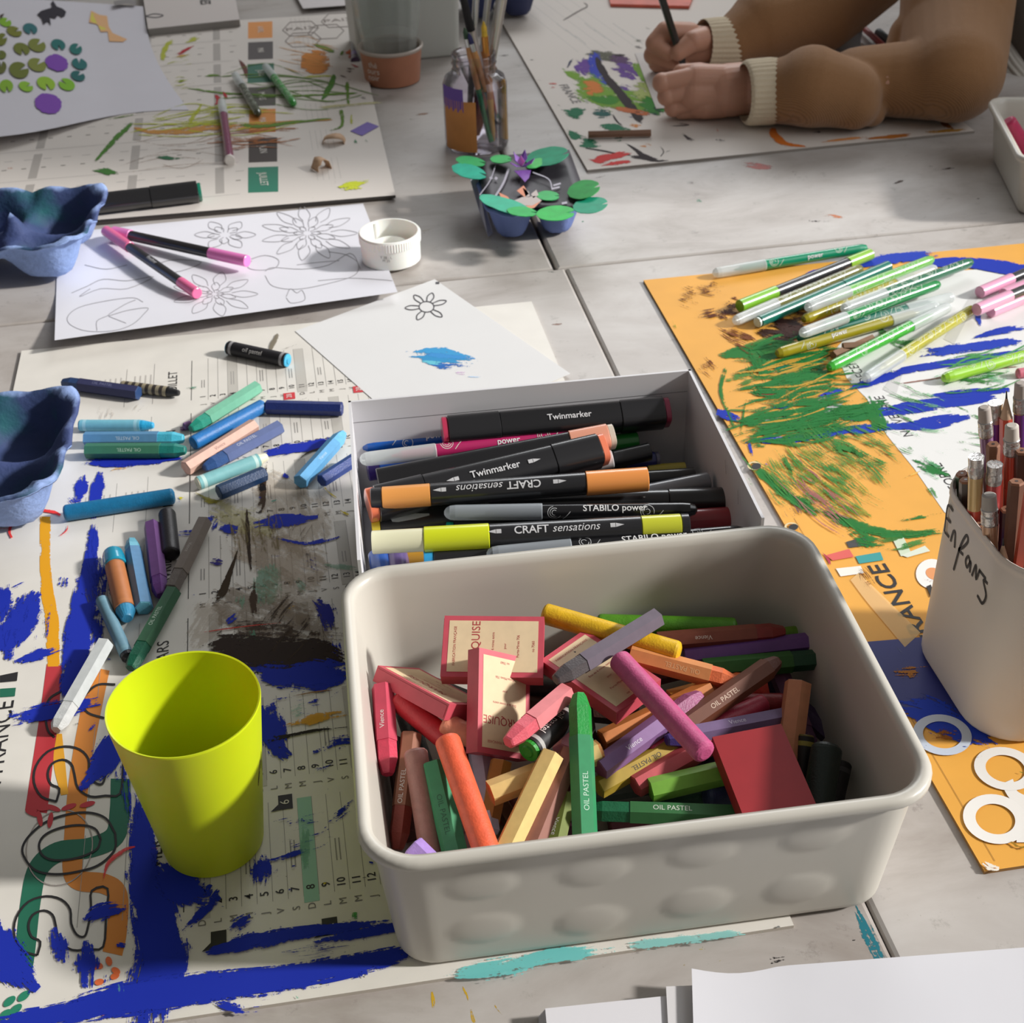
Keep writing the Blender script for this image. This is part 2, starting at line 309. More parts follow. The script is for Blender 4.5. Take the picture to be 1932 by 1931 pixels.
for k, (x0, x1, y0, y1) in TABLES.items():
    cx_, cy_ = (x0+x1)/2, (y0+y1)/2; t = thing('table', (cx_, cy_, -75), *TLAB[k])
    mb = MB(); slab_round(mb, x0, x1, y0, y1, 0, 2.6, TM, r=.28)
    for q in TMK[k]: mark(mb, q[0], q[1], q[2], q[3], q[4], ang=random.uniform(-20, 10))
    if k == 'NL':
        stroke(mb, [(1607, 1700), (1630, 1745), (1652, 1790), (1668, 1818)], [22, 28, 34, 38], dry((44, 118, 132), 0.14, 0.95), 0.004)
        for a in ([(815, 1872), (818, 1890), (817, 1902)], [(872, 1862), (880, 1880), (882, 1890)], [(888, 1905), (893, 1925), (897, 1931)], [(922, 1875), (935, 1900), (948, 1915)]): stroke(mb, a, [6, 12, 7] if a[0][0] < 900 else 3, dry((196, 160, 50), 0.25), 0.004)
    if k == 'FL': pass
    for i in range(26):
        px, py = {'NL': (random.uniform(900, 1600), random.uniform(1760, 1900)), 'NR': (random.uniform(1600, 1850), random.uniform(1550, 1800)), 'FL': (random.uniform(700, 1000), random.uniform(330, 500)), 'FR': (random.uniform(1150, 1800), random.uniform(290, 480))}[k]
        mark(mb, px, py, random.uniform(1, 4), random.uniform(0.6, 1.8), random.choice([(110, 100, 96), (90, 84, 82), (150, 135, 125)]), ang=random.uniform(-90, 90), dens=0.1)
    mb.build('tabletop', t)
    for lx, ly in ((x0+6, y0+6), (x1-6, y0+6), (x1-6, y1-6), (x0+6, y1-6)):
        mb = MB(); hexa(mb, (lx-2, ly-2, -75), (4, 0, 0), (0, 4, 0), (0, 0, 72.4), M((70, 70, 74), 0.4)); mb.build('leg', t)
mb = MB(); hexa(mb, (-200, -80, -80), (420, 0, 0), (0, 400, 0), (0, 0, 5), M((92, 78, 66), 0.6, var=0.15, vscale=6)); tag(mb.build('floor'), kind='structure')
# window wall on the right: the sun comes through its opening, the piers shade the far end of the room
WX = 172; WM = M((200, 196, 188), 0.9)
def wallpiece(y0, y1, z0, z1):
    hexa(wb, (WX, y0, z0), (12, 0, 0), (0, y1-y0, 0), (0, 0, z1-z0), WM)
wb = MB(); WY0, WY1, WZ0, WZ1 = -60, 101, 18, 190
wallpiece(-80, WY0, -75, 195); wallpiece(WY1, 320, -75, 195); wallpiece(WY0, WY1, -75, WZ0); wallpiece(WY0, WY1, WZ1, 195)
tag(wb.build('wall_right'), kind='structure')
fb = MB()
for y in (WY0, WY1-5): hexa(fb, (WX+3, y, WZ0), (5, 0, 0), (0, 5, 0), (0, 0, WZ1-WZ0), M((225, 225, 222), 0.4))
for z in (WZ0, WZ1-5): hexa(fb, (WX+3, WY0+5, z), (5, 0, 0), (0, WY1-WY0-10, 0), (0, 0, 5), M((225, 225, 222), 0.4))
tag(fb.build('window_1'), kind='structure')
# ------------------------------------------------------------------ calendars used as table mats
WHT = (214, 208, 200); ZM = 0.22
def K(rgb, r=0.6): return M(rgb, r)
INK = K((34, 32, 34)); GRY = K((150, 146, 142)); LGY = K((188, 183, 177))
def line(mb, a, b, w, mat, z):
    """thin printed line between two plan points (cm)"""
    a = np.array(a, float); b = np.array(b, float); d = nrm(b-a); n = np.array([-d[1], d[0]])*w/2; ZL[0] = (ZL[0]+1) % 400; zz = z+ZL[0]*0.00006
    mb.add([(*(a+n), zz), (*(a-n), zz), (*(b-n), zz), (*(b+n), zz)], [[0, 1, 2, 3]], mat)
def rect(mb, x0, y0, x1, y1, mat, z):
    ZL[0] = (ZL[0]+1) % 400; zz = z+ZL[0]*0.00006
    mb.add([(x0, y0, zz), (x1, y0, zz), (x1, y1, zz), (x0, y1, zz)], [[0, 1, 2, 3]], mat)
BLUE = (32, 50, 168)
BL = dry(BLUE, 0.16); BLs = dry(BLUE, 0.24); BLd = dry((28, 40, 140), 0.02, grain=90); BLx = dry(BLUE, -0.06, grain=110)
# ---- near left: white calendar painted blue
t = thing('calendar_board', (0, 74, 0), 'white 2025 wall calendar splashed with blue paint, lying under the lime cup and pastel bin', 'calendar')
mb = MB(); cor = [(-23.7, 40.9), (19.86, 40.04), (19.67, 107.3), (-23.85, 108.1)]
boxpoly(mb, cor, 0.005, ZM, M((222, 218, 210), 0.45, var=0.04, vscale=30), M((190, 182, 170), 0.8)); z = ZM+0.002
XR0 = -8.75; DX = 0.778; MY0 = 46.85; MP = 8.35
let = 'DLMMJVSDLMMJVSDLMMJVSDLMMJVSDLM'
for mth in range(7):
    y0 = MY0-0.55+mth*MP; off = (mth*3) % 7
    line(mb, (XR0-DX*1.2, y0+0.4), (XR0-DX*1.2, y0+6.8), 0.05, INK, z)
    for d in range(31):
        x = XR0+d*DX
        if x > 19: break
        if (d+off) % 7 == 0: rect(mb, x-DX/2, y0-0.2, x+DX/2, y0+6.9, K((150, 196, 176) if (d == 7 and mth == 0) or mth == 3 and d in (7, 14) else (190, 186, 178)), z)
        line(mb, (x+DX/2, y0+0.2), (x+DX/2, y0+6.9), 0.028, GRY, z)
        flat_text(mb, str(d+1), (x, y0+0.75, z+0.025), (0, 1, 0), 0.62, INK, bold=0.008)
        flat_text(mb, let[(d+off) % 28], (x, y0-0.45, z+0.025), (0, 1, 0), 0.55, K((120, 116, 112)))
        if (d*7+mth*3) % 3 == 0:
            for q in range(2): line(mb, (x-0.12+q*0.2, y0+2.2), (x-0.12+q*0.2, y0+3.4+((d*5) % 4)*0.3), 0.07, GRY, z)
    nm = ['JANVIER', 'FEVRIER', 'MARS', 'AVRIL', 'MAI', 'JUIN', 'JUILLET'][mth]
    flat_text(mb, nm, (-11.15, y0+3.6, z+0.02), (0, 1, 0), 1.05, INK)
    line(mb, (-14.9, y0+0.5), (-14.9, y0+6.5), 0.03, GRY, z); line(mb, (-12.7, y0+0.5), (-12.7, y0+6.9), 0.03, GRY, z)
    if mth > 3:
        for q in range(9): line(mb, (-17+q*0.42+(q > 4)*0.7, y0+3), (-17+q*0.42+(q > 4)*0.7, y0+5.2), 0.11, LGY, z)
for px, py, s in ((412, 1775, ''), (538, 1515, '6'), (622, 1750, '2')):
    c = P(px, py, z); rect(mb, c[0]-0.36, c[1]-0.5, c[0]+0.4, c[1]+0.55, INK, z+0.02); mb.add([(c[0]-0.36, c[1]-0.5, z+0.045), (c[0]-0.36, c[1]-0.1, z+0.045), (c[0]-0.8, c[1]-0.55, z+0.045)], [[0, 1, 2]], INK)
    if s: flat_text(mb, s, (c[0], c[1], z+0.05), (0, 1, 0), 0.72, K((214, 208, 200)))
for px, py in ((546, 748), (677, 735)):
    c = P(px, py, z); rect(mb, c[0]-0.45, c[1]-0.5, c[0]+0.45, c[1]+0.5, K((205, 52, 60)), z+0.02); flat_text(mb, '28', (c[0], c[1], z+0.05), (0, 1, 0), 0.6, K((225, 215, 210)))
RED = K((186, 52, 60)); ORA = K((212, 132, 52)); GRN = K((28, 104, 80)); YEL = K((226, 162, 40))
def band(pts, w, mat, zz=z): stroke(mb, pts, w, mat, zz, ends=False)
band([(103, 1255), (95, 1330), (82, 1430), (68, 1532)], [30, 34, 38, 42], RED)
band([(188, 1262), (172, 1340), (157, 1420), (146, 1500), (140, 1580), (137, 1640), (150, 1662), (196, 1668), (222, 1690), (220, 1760), (212, 1800)], 38, ORA)
band([(112, 1385), (112, 1440), (122, 1500)], [10, 22, 14], YEL)
band([(228, 1470), (226, 1530), (216, 1578), (170, 1600), (110, 1608), (72, 1640), (58, 1700), (48, 1790), (42, 1832)], 38, GRN)
band([(86, 975), (85, 1040), (88, 1110), (98, 1170), (101, 1258)], [22, 20, 24, 26, 26], dry((226, 160, 34), 0.26, grain=50))
def digit(ch, px, py, w, h):
    c = P(px, py, z); v, f = text2d(ch, 1.0, 0.05); xs = [q[0] for q in v]; ys = [q[1] for q in v]; mx_, my_ = (max(xs)+min(xs))/2, (max(ys)+min(ys))/2; sx, sy = w/(max(xs)-min(xs)), h/(max(ys)-min(ys))
    from collections import Counter
    cnt = Counter()
    for ff in f:
        for a, b in zip(ff, ff[1:]+ff[:1]): cnt[(min(a, b), max(a, b))] += 1
    for (a, b), n_ in cnt.items():
        if n_ == 1:
            pa, pb = [(c[0]-(v[i][1]-my_)*sy, c[1]+(v[i][0]-mx_)*sx) for i in (a, b)]
            if math.dist(pa, pb) > 1e-4:
                d = nrm(np.array(pb)-pa)*0.03; line(mb, np.array(pa)-d, np.array(pb)+d, 0.085, INK, z+0.03)
TH_ = 4.3
def outl(pts, k=3): stroke(mb, [(x, y) for x, y in pts], 4.2, INK, z+.03, ends=False, k=k)
TWO = [(170, 1095), (100, 1070), (65, 1000), (75, 920), (130, 850), (210, 825), (280, 840), (320, 885), (325, 950), (350, 1000), (385, 1008), (402, 960), (415, 880), (418, 800), (490, 790), (483, 920), (470, 1055), (400, 1066), (330, 1070), (272, 1030), (255, 960), (240, 910), (200, 890), (150, 910), (130, 960), (145, 1010), (184, 1032), (170, 1095)]
outl([(x/2.415, 1350+y/2.415) for x, y in TWO]); outl([((x*.97+92)/2.415, 1350+(y*.93-625)/2.415) for x, y in TWO])
outl([(x/3.862, 1200+y/3.862) for x, y in ((840, 1440), (835, 1560), (720, 1670), (560, 1720), (400, 1738), (260, 1710), (180, 1620), (165, 1540), (220, 1450), (330, 1360), (480, 1305), (640, 1288), (770, 1330), (840, 1440))], 5); outl([(x/3.862, 1200+y/3.862) for x, y in ((735, 1480), (700, 1560), (560, 1620), (400, 1636), (310, 1600), (285, 1520), (330, 1450), (440, 1400), (580, 1380), (690, 1405), (735, 1480))], 5)
outl([(x/3.862, 1200+y/3.862) for x, y in ((840, 355), (720, 355), (640, 410), (600, 480), (640, 560), (760, 600))], 5); outl([(x/3.862, 1200+y/3.862) for x, y in ((450, 400), (360, 460), (330, 560), (350, 690), (400, 740))], 5)
ring(mb, 112, 1600, 62, 74, 2, K((160, 152, 146)), z+0.02, 20)
flat_text(mb, 'EN FRANCE', (-20.25, P(10, 1405, z)[1]-0.6, z+0.02), (0, 1, 0), 1.55, INK, sx=1.05)
poly(mb, [(0, 1275), (34, 1268), (32, 1285), (0, 1288)], INK, z+0.02); poly(mb, [(0, 1300), (30, 1298), (28, 1314), (0, 1316)], GRN, z+0.02)
for px, py, a in ((62, 1535, 20), (75, 1545, 80), (95, 1548, 100), (100, 1525, 20), (130, 1523, -20), (165, 1518, -15), (85, 1525, -10)):
    poly(mb, ell(px, py, 15, 5, a), RED, z+0.03)
for i in range(12): poly(mb, ell(195+random.uniform(-15, 25), 1850+random.uniform(-40, 60), 9, 6, random.uniform(0, 180)), K((226, 110, 60)), z+0.03)
for px, py in ((10, 1915), (30, 1905), (18, 1890), (45, 1880)): poly(mb, ell(px, py, 14, 7, -40), K((36, 130, 100)), z+0.03)
zb = z+0.05
S = [([(156, 895), (152, 925), (145, 950)], 20, BLs), ([(190, 890), (182, 930), (176, 985)], [16, 18, 12], BLs), ([(178, 985), (172, 1055), (163, 1110), (150, 1190), (140, 1260), (132, 1335)], [12, 20, 36, 48, 44, 34], BLs),
     ([(70, 1115), (48, 1160), (18, 1200), (8, 1245)], [26, 50, 50, 34], BLs), ([(0, 1120), (60, 1090)], 16, BLx), ([(28, 1252), (70, 1238), (124, 1222)], [14, 14, 6], BLs), ([(18, 1358), (80, 1345), (190, 1322)], [34, 30, 28], BLs),
     ([(118, 1120), (122, 1090)], 26, BL), ([(120, 930), (135, 940), (150, 960)], 34, BLx), ([(200, 1050), (190, 1110), (180, 1240)], [30, 44, 34], BLx),
     ([(240, 1365), (215, 1410), (185, 1452), (150, 1490)], [40, 44, 40, 14], BLs), ([(225, 1440), (228, 1475)], 34, BL), ([(150, 1395), (170, 1380), (195, 1350)], 16, BLx),
     ([(262, 1500), (266, 1560), (272, 1640), (290, 1720), (305, 1800), (290, 1870), (285, 1935)], [14, 34, 52, 90, 108, 110, 120], BLs),
     ([(285, 1520), (290, 1600), (296, 1660)], [10, 20, 26], BLx), ([(-10, 1928), (120, 1912), (240, 1885), (400, 1862), (540, 1845), (660, 1822), (790, 1792)], [26, 34, 60, 52, 42, 40, 26], BLs),
     ([(-20, 1720), (0, 1790), (40, 1840), (70, 1870)], [40, 70, 60, 30], BLs), ([(104, 1750), (110, 1790), (112, 1818)], [14, 44, 40], BLs), ([(162, 1775), (166, 1820), (165, 1865)], [20, 46, 30], BLs), ([(205, 1840), (200, 1860)], 20, BL), ([(220, 1782), (236, 1786)], 14, BLs),
     ([(160, 1740), (190, 1720), (240, 1712)], [24, 36, 20], BLs), ([(300, 1625), (330, 1665), (385, 1690), (402, 1672)], [30, 66, 50, 40], BLs), ([(488, 1612), (495, 1640), (494, 1672)], [40, 56, 50], BLs), ([(500, 1628), (545, 1615), (585, 1602)], [8, 9, 7], BL),
     ([(330, 1772), (380, 1722), (415, 1692)], [16, 16, 10], BL), ([(432, 1758), (455, 1742), (490, 1722)], [22, 28, 16], BL), ([(380, 1800), (460, 1782), (560, 1762), (740, 1740)], [8, 26, 20, 12], BL), ([(590, 1778), (680, 1762), (780, 1742)], [8, 14, 14], BL), ([(640, 1768), (700, 1775)], 26, BLx),
     ([(535, 1555), (570, 1550), (605, 1545)], 12, BL), ([(610, 1560), (640, 1538), (675, 1510)], [12, 20, 24], BL), ([(600, 1590), (625, 1570), (650, 1555)], 12, BLx), ([(545, 1590), (575, 1575)], 14, BLx), ([(520, 1820), (532, 1800)], 20, BLx),
     ([(470, 1250), (540, 1262), (600, 1270), (665, 1265)], [50, 76, 70, 50], BLs), ([(500, 1330), (520, 1400), (545, 1430)], [60, 44, 30], BLs), ([(610, 1415), (640, 1402), (660, 1400)], [20, 32, 22], BLs), ([(560, 1330), (640, 1310)], 34, BLx), ([(575, 1428), (620, 1410)], 10, BL),
     ([(412, 1001), (430, 1000), (448, 1002)], 22, BLs), ([(396, 1059), (408, 1060), (420, 1062)], [14, 26, 14], dry((52, 44, 128), 0.3)), ([(478, 990), (520, 984), (565, 980), (600, 976)], [16, 20, 14, 8], BLs), ([(335, 1008), (365, 1005)], 12, BLs), ([(392, 1000), (400, 985), (408, 975)], [34, 34, 30], BL),
     ([(500, 1010), (575, 1026), (640, 1014), (672, 1008)], [6, 10, 12, 10], BLx), ([(572, 1062), (590, 1066), (604, 1072)], [30, 40, 34], dry((48, 50, 140), 0.16)), ([(592, 1130), (612, 1150), (622, 1190)], [20, 42, 38], dry((40, 44, 140), 0.22)), ([(628, 1190), (640, 1250)], 50, BLx),
     ([(428, 1175), (455, 1156)], 13, BL), ([(530, 1158), (552, 1150)], 12, BLx), ([(482, 1125), (494, 1140)], 20, dry((50, 46, 110), 0.1)), ([(155, 872), (210, 872), (280, 868), (350, 862)], [12, 16, 12, 12], BL), ([(480, 862), (560, 846), (655, 832)], [10, 14, 12], BL), ([(535, 895), (545, 900)], 14, BLs),
     ([(560, 940), (575, 945)], 14, BLx), ([(180, 990), (185, 1060)], 6, BLx), ([(360, 1872), (450, 1905), (520, 1900)], 26, BLx), ([(450, 1880), (460, 1930)], 26, BLx), ([(745, 1835), (748, 1850)], 5, BL), ([(0, 1180), (10, 1100)], 30, BL)]
BRW = dry((58, 44, 34), 0.2); BRx = dry((70, 54, 42), 0.02); OLV = dry((150, 140, 60), -0.02, 0.5); WASH = dry((190, 182, 120), -0.02, 0.45); MINT = dry((120, 180, 150), 0.2, 0.45)
S = [([(390, 1120), (470, 1160), (560, 1190), (655, 1200)], [60, 130, 130, 90], dry((128, 110, 90), .04, .5)), ([(420, 1010), (520, 1050), (640, 1100)], [70, 120, 100], dry((176, 156, 132), .02, .45)), ([(400, 1200), (460, 1188), (540, 1190), (600, 1200)], [30, 50, 40, 30], dry((76, 60, 48), -.04, .8)), ([(372, 950), (410, 960), (440, 975), (500, 1000), (480, 1030)], [20, 60, 70, 60, 40], WASH), ([(505, 1062), (506, 1100), (500, 1145)], 56, MINT), ([(455, 1120), (450, 1150)], 34, MINT), ([(560, 1090), (575, 1120)], 24, MINT), ([(600, 1065), (680, 1075)], 12, MINT), ([(470, 1190), (475, 1235)], 46, MINT),
     ([(460, 900), (520, 930), (560, 980), (600, 1050)], [60, 120, 160, 150], dry((168, 150, 126), 0.0, 0.35)), ([(480, 1080), (560, 1140), (620, 1180)], [80, 120, 100], dry((160, 142, 120), 0.0, 0.35)), ([(350, 1240), (400, 1160), (450, 1130)], [60, 90, 60], dry((176, 160, 140), 0.0, 0.3))] + S + [
     ([(376, 1232), (430, 1225), (520, 1232), (600, 1228), (655, 1245)], [50, 70, 64, 50, 40], dry((52, 40, 34), 0.14)), ([(410, 1200), (425, 1190)], 44, BRx), ([(560, 1190), (620, 1210)], 44, BRx), ([(450, 1034), (438, 1070), (420, 1115), (402, 1138)], [3, 8, 18, 26], dry((60, 46, 30), 0.24)),
     ([(466, 960), (468, 1020), (474, 1080)], [6, 9, 7], BRW), ([(480, 1095), (478, 1130), (484, 1185)], [6, 20, 12], BRx), ([(505, 865), (500, 900), (494, 950), (482, 975)], [8, 10, 20, 12], BRx), ([(494, 912), (498, 926)], 18, dry((30, 28, 30), 0.3)), ([(560, 870), (590, 850), (655, 838)], [3, 3, 3], BRW),
     ([(368, 930), (395, 945), (432, 948)], [6, 16, 8], dry((150, 140, 40), 0.1, 0.8)), ([(612, 920), (622, 930), (635, 940)], 5, dry((200, 180, 30), 0.2)), ([(640, 960), (662, 975)], 7, dry((200, 180, 30), 0.2)), ([(498, 940), (512, 944), (528, 940)], [20, 16, 4], dry((60, 150, 130), 0.1)), ([(332, 935), (350, 940)], 22, dry((214, 200, 30), 0.16)),
     ([(372, 1195), (440, 1185), (530, 1175)], 2.5, dry((190, 70, 60), 0.2)), ([(545, 1150), (570, 1140)], 9, dry((200, 160, 40), 0.1)), ([(535, 1372), (600, 1355), (655, 1345)], [16, 22, 22], dry((216, 160, 50), 0.1, 0.9)), ([(500, 1400), (540, 1390), (600, 1378), (655, 1372)], [40, 12, 6, 5], dry((44, 40, 30), 0.16)),
     ([(545, 1315), (600, 1305), (650, 1300)], 3, dry((150, 110, 60), 0.2)), ([(550, 1345), (580, 1335)], 40, MINT), ([(575, 1560), (578, 1640)], 22, MINT), ([(664, 1728), (674, 1728)], 20, dry((60, 150, 70), 0.3, 0.9)), ([(610, 1668), (616, 1668)], 9, dry((220, 200, 40), 0.3)),
     ([(195, 1658), (205, 1628), (235, 1605), (255, 1598)], [5, 8, 10, 5], dry((226, 70, 76), 0.3, 0.85)), ([(285, 1600), (308, 1604)], 6, dry((226, 70, 76), 0.1)), ([(22, 1015), (18, 1000), (30, 975), (60, 962), (100, 966), (114, 972)], 6, dry((232, 62, 60), 0.35)), ([(128, 985), (126, 1000), (112, 1012)], 4, dry((232, 62, 60), 0.2)),
     ([(0, 998), (20, 998)], 3, dry((232, 62, 60), 0.2)), ([(196, 892), (215, 884), (240, 882)], 9, dry((220, 160, 40), 0.1)), ([(340, 810), (356, 806)], 18, dry((120, 90, 130), 0.3)), ([(830, 1840), (940, 1828), (1040, 1806), (1160, 1790)], [24, 44, 34, 28], dry((112, 204, 202), 0.14, 0.8)), ([(1160, 1788), (1300, 1772), (1440, 1756)], [26, 22, 16], dry((140, 208, 204), 0.1, 0.75)),
     ([(1424, 1756), (1432, 1756)], 14, dry((210, 200, 60), 0.2)), ([(1460, 1752), (1472, 1750)], 20, dry((110, 112, 110), 0.1)), ([(556, 1875), (562, 1885)], 16, dry((60, 170, 140), 0.0)), ([(188, 1445), (220, 1480)], 30, dry((120, 110, 40), 0.0, 0.5)), ([(220, 1840), (228, 1900)], 50, dry((110, 180, 170), -0.1, 0.4)),
     ([(524, 630), (512, 655), (512, 668)], [12, 9, 12], dry((128, 120, 104), 0.3, 0.9)), ([(520, 664), (560, 650)], 2, dry((120, 112, 100), 0.1)), ([(350, 733), (372, 731)], 6, dry((110, 150, 130), 0.1))]
for a, w_, m_ in S:
    if m_ in (BL, BLs): w_ = [min(q*1.05+6, max(q, 74)) for q in w_] if isinstance(w_, list) else w_*1.1+5
    stroke(mb, a, w_, m_, zb)
    if m_ in (BL, BLs) and random.random() < .8:
        w1 = [q*1.25+5 for q in w_] if isinstance(w_, list) else w_*1.25+5
        j = random.uniform(-4, 4); stroke(mb, [(x+j, y+random.uniform(-4, 4)) for x, y in a], w1, BLx, zb-.02)
hatch(mb, (620, 1470), 60, 60, -20, 10, 5, BLx, zb+.02); hatch(mb, (560, 1570), 140, 60, -14, 14, 5, BLx, zb+.02); hatch(mb, (620, 1770), 180, 40, -8, 20, 4, BLx, zb+.02); hatch(mb, (640, 1240), 40, 80, 60, 16, 5, BLx, zb+.02); hatch(mb, (560, 1320), 160, 40, -6, 10, 6, BLx, zb+.02); hatch(mb, (190, 1080), 120, 50, 80, 24, 4, BLx, zb+.02); hatch(mb, (250, 1500), 120, 50, 84, 16, 6, BLx, zb+.02); hatch(mb, (50, 1180), 110, 90, 100, 14, 8, BLx, zb+.02); hatch(mb, (540, 1190), 120, 80, -50, 26, 5, dry((70, 56, 44), -.06, .8), zb+.02); hatch(mb, (470, 1020), 110, 120, 80, 24, 5, dry((130, 116, 80), -.06, .6), zb+.02)
for i in range(46):
    px, py = random.choice([(random.uniform(250, 750), random.uniform(1560, 1850)), (random.uniform(330, 650), random.uniform(920, 1240)), (random.uniform(20, 250), random.uniform(950, 1400))]); r = random.uniform(1.2, 4)
    stroke(mb, [(px-r, py), (px+r, py+random.uniform(-2, 2))], r*1.5, random.choice([BLs, BLs, dry((40, 36, 40), 0.3)]), zb+0.03)
for c, ln, wd, an, n_, m_ in (((200, 780), 40, 30, -75, 9, (170, 160, 150)), ((265, 770), 30, 20, -55, 8, (160, 150, 130)), ((540, 1000), 50, 80, -60, 12, (120, 104, 90)), ((600, 1180), 60, 60, 70, 14, (110, 96, 84)), ((190, 1120), 50, 50, 75, 30, (70, 72, 100)), ((510, 1180), 60, 30, -30, 8, (70, 62, 56)), ((420, 820), 60, 30, -20, 0, (0, 0, 0)), ((570, 740), 50, 40, -15, 6, (150, 140, 130)), ((300, 1180), 30, 20, 60, 5, (40, 40, 44)), ((600, 1790), 110, 30, -12, 16, (34, 46, 150)), ((330, 1810), 50, 30, -40, 10, (34, 46, 150)), ((460, 1555), 0, 0, 0, 0, (0, 0, 0))):
    if n_: hatch(mb, c, ln, wd, an, n_, 1.8, dry(m_, 0.1, 0.8), zb+0.02)
mb.build('printed_board', t)
# ---- near right: yellow calendar
t = thing('calendar_board', (52, 75, 0), 'yellow wall calendar covered with green and blue crayon under the felt pens', 'calendar')
mb = MB(); boxpoly(mb, [(30.4, 41.3), (73.9, 40.6), (73.8, 108.4), (30.24, 109.1)], 0.005, ZM, M((228, 166, 68), 0.62, var=0.05, vscale=25), M((150, 110, 60), 0.8))
poly(mb, [(1636, 753), (1598, 715), (1575, 660), (1630, 600), (1690, 545), (1800, 512), (1940, 500), (1965, 800), (1960, 1000), (1860, 1010), (1782, 967), (1726, 886), (1673, 821)], K((226, 226, 224)), z)
for q in ([(1665, 735), (1690, 700), (1704, 702), (1690, 748)], [(1780, 640), (1830, 560), (1846, 562), (1800, 650)], [(1700, 590), (1730, 540), (1742, 542), (1715, 595)]): poly(mb, q, K((204, 204, 202)), z+.015)
GR = (42, 122, 60); GN = dry(GR, 0.0, 0.9, grain=80); GNs = dry(GR, 0.14, 0.9); GNx = dry((70, 140, 70), -0.1, 0.8, grain=110); GNd = dry((18, 96, 70), 0.1)
BR2 = dry((40, 66, 178), 0.16); BR2s = dry((36, 58, 172), 0.3)
poly(mb, [(1628, 1212), (1700, 1206), (1768, 1200), (1800, 1300), (1870, 1400), (1790, 1372), (1720, 1345), (1690, 1330)], K((34, 42, 118)), z+0.02)
stroke(mb, [(1690, 1330), (1740, 1340), (1800, 1370), (1880, 1410)], [50, 70, 60, 30], BR2, z+0.03)
stroke(mb, [(1660, 1270), (1715, 1268), (1765, 1262)], [26, 36, 36], dry((176, 116, 52), -0.04, grain=120), z+0.05); stroke(mb, [(1690, 1330), (1745, 1322)], 34, dry((150, 104, 56), -0.08, grain=120), z+0.05)
ring(mb, 1778, 1387, 56, 38, 19, K((196, 206, 222)), z+0.06, 10); stroke(mb, [(1748, 1385), (1778, 1382), (1812, 1388)], 50, dry((150, 92, 36), 0.06, grain=120), z+0.05)
for c in (ell(1778, 1387, 48, 32, 10, 14)): stroke(mb, [(c[0]-10, c[1]), (c[0]+10, c[1]+3)], 13, dry((40, 66, 170), -0.02, grain=120), z+0.08)
ring(mb, 1897, 1451, 60, 40, 22, K((232, 230, 226)), z+0.06, 12); ring(mb, 1878, 1546, 62, 46, 24, K((236, 234, 230)), z+0.06, 14)
stroke(mb, [(1900, 1475), (1912, 1500), (1940, 1520)], [24, 20, 30], K((234, 232, 228)), z+0.05, ends=False); stroke(mb, [(1918, 1560), (1950, 1560)], 60, K((234, 232, 228)), z+0.05, ends=False)
for c in (ell(1900, 1440, 50, 30, 12, 12, 180, 360)): stroke(mb, [(c[0]-8, c[1]), (c[0]+8, c[1])], 12, dry((44, 70, 160), -0.05, grain=130), z+0.09)
stroke(mb, [(1905, 1590), (1925, 1600), (1945, 1595)], 16, dry((150, 116, 40), 0.1), z+0.1); stroke(mb, [(1923, 1455), (1935, 1458)], 8, dry((60, 120, 40), 0.3), z+0.1)
# torn corner
stroke(mb, [(1855, 1628), (1868, 1638), (1885, 1640)], [18, 24, 12], dry((232, 226, 214), 0.3), z+0.06)
line(mb, (31.2, 41.8), (31.2, 72), 0.03, K((150, 110, 50)), z)
FT = P(1702, 1135, z); flat_text(mb, 'FRANCE', (34.75, 62.0, z+0.03), (0, 1, 0), 1.75, INK, sx=1.25, bold=0.012)
flat_text(mb, 'EN', (34.85, 57.0, z+0.03), (0, 1, 0), 1.6, INK, sx=1.2)
flat_text(mb, 'OCTOBRE', (P(1785, 900, z)[0], P(1785, 915, z)[1], z+0.03), (0, 1, 0), 1.15, INK); flat_text(mb, 'NOVEMBRE', (P(1690, 790, z)[0], P(1690, 785, z)[1], z+0.03), (0, 1, 0), 1.15, INK); flat_text(mb, 'DECEMBRE', (P(1610, 690, z)[0], P(1610, 690, z)[1], z+0.03), (0, 1, 0), 1.15, INK)
for pts, c in (([(1596, 1023), (1636, 1011), (1645, 1028), (1602, 1034)], (60, 60, 62)), ([(1558, 1048), (1602, 1036), (1611, 1051), (1571, 1058)], (214, 92, 84)), ([(1614, 1050), (1661, 1042), (1667, 1057), (1621, 1064)], (50, 150, 150)), ([(1577, 1073), (1624, 1068), (1630, 1082), (1586, 1088)], (232, 228, 220)), ([(1680, 1010), (1700, 1004), (1720, 1045), (1700, 1050)], (200, 214, 190)), ([(1700, 1048), (1745, 1030), (1755, 1040), (1712, 1052)], (214, 222, 206))):
    poly(mb, pts, K(c), z+0.03)
poly(mb, ell(1758, 1083, 30, 28, 0), K((236, 232, 228)), z+0.03); poly(mb, ell(1762, 1083, 16, 11, 20), K((222, 150, 96)), z+0.04); stroke(mb, [(1735, 1090), (1760, 1098), (1775, 1092)], 8, dry((60, 50, 44), 0.1), z+0.06); stroke(mb, [(1752, 1105), (1760, 1125)], 9, K((40, 36, 34)), z+0.05)
stroke(mb, [(1612, 1088), (1650, 1130), (1722, 1208)], [20, 30, 40], dry((240, 206, 150), 0.5, 0.6), z+0.03, ends=False); stroke(mb, [(1690, 1215), (1712, 1240)], 30, dry((120, 132, 170), 0.0, 0.5), z+0.05)
for px, py in ((1427, 880), (1497, 995)): poly(mb, ell(px, py, 9, 6, -10), K((28, 26, 24)), z+0.09); ring(mb, px-4, py-1, 13, 8, 4, K((214, 196, 150)), z+0.08)
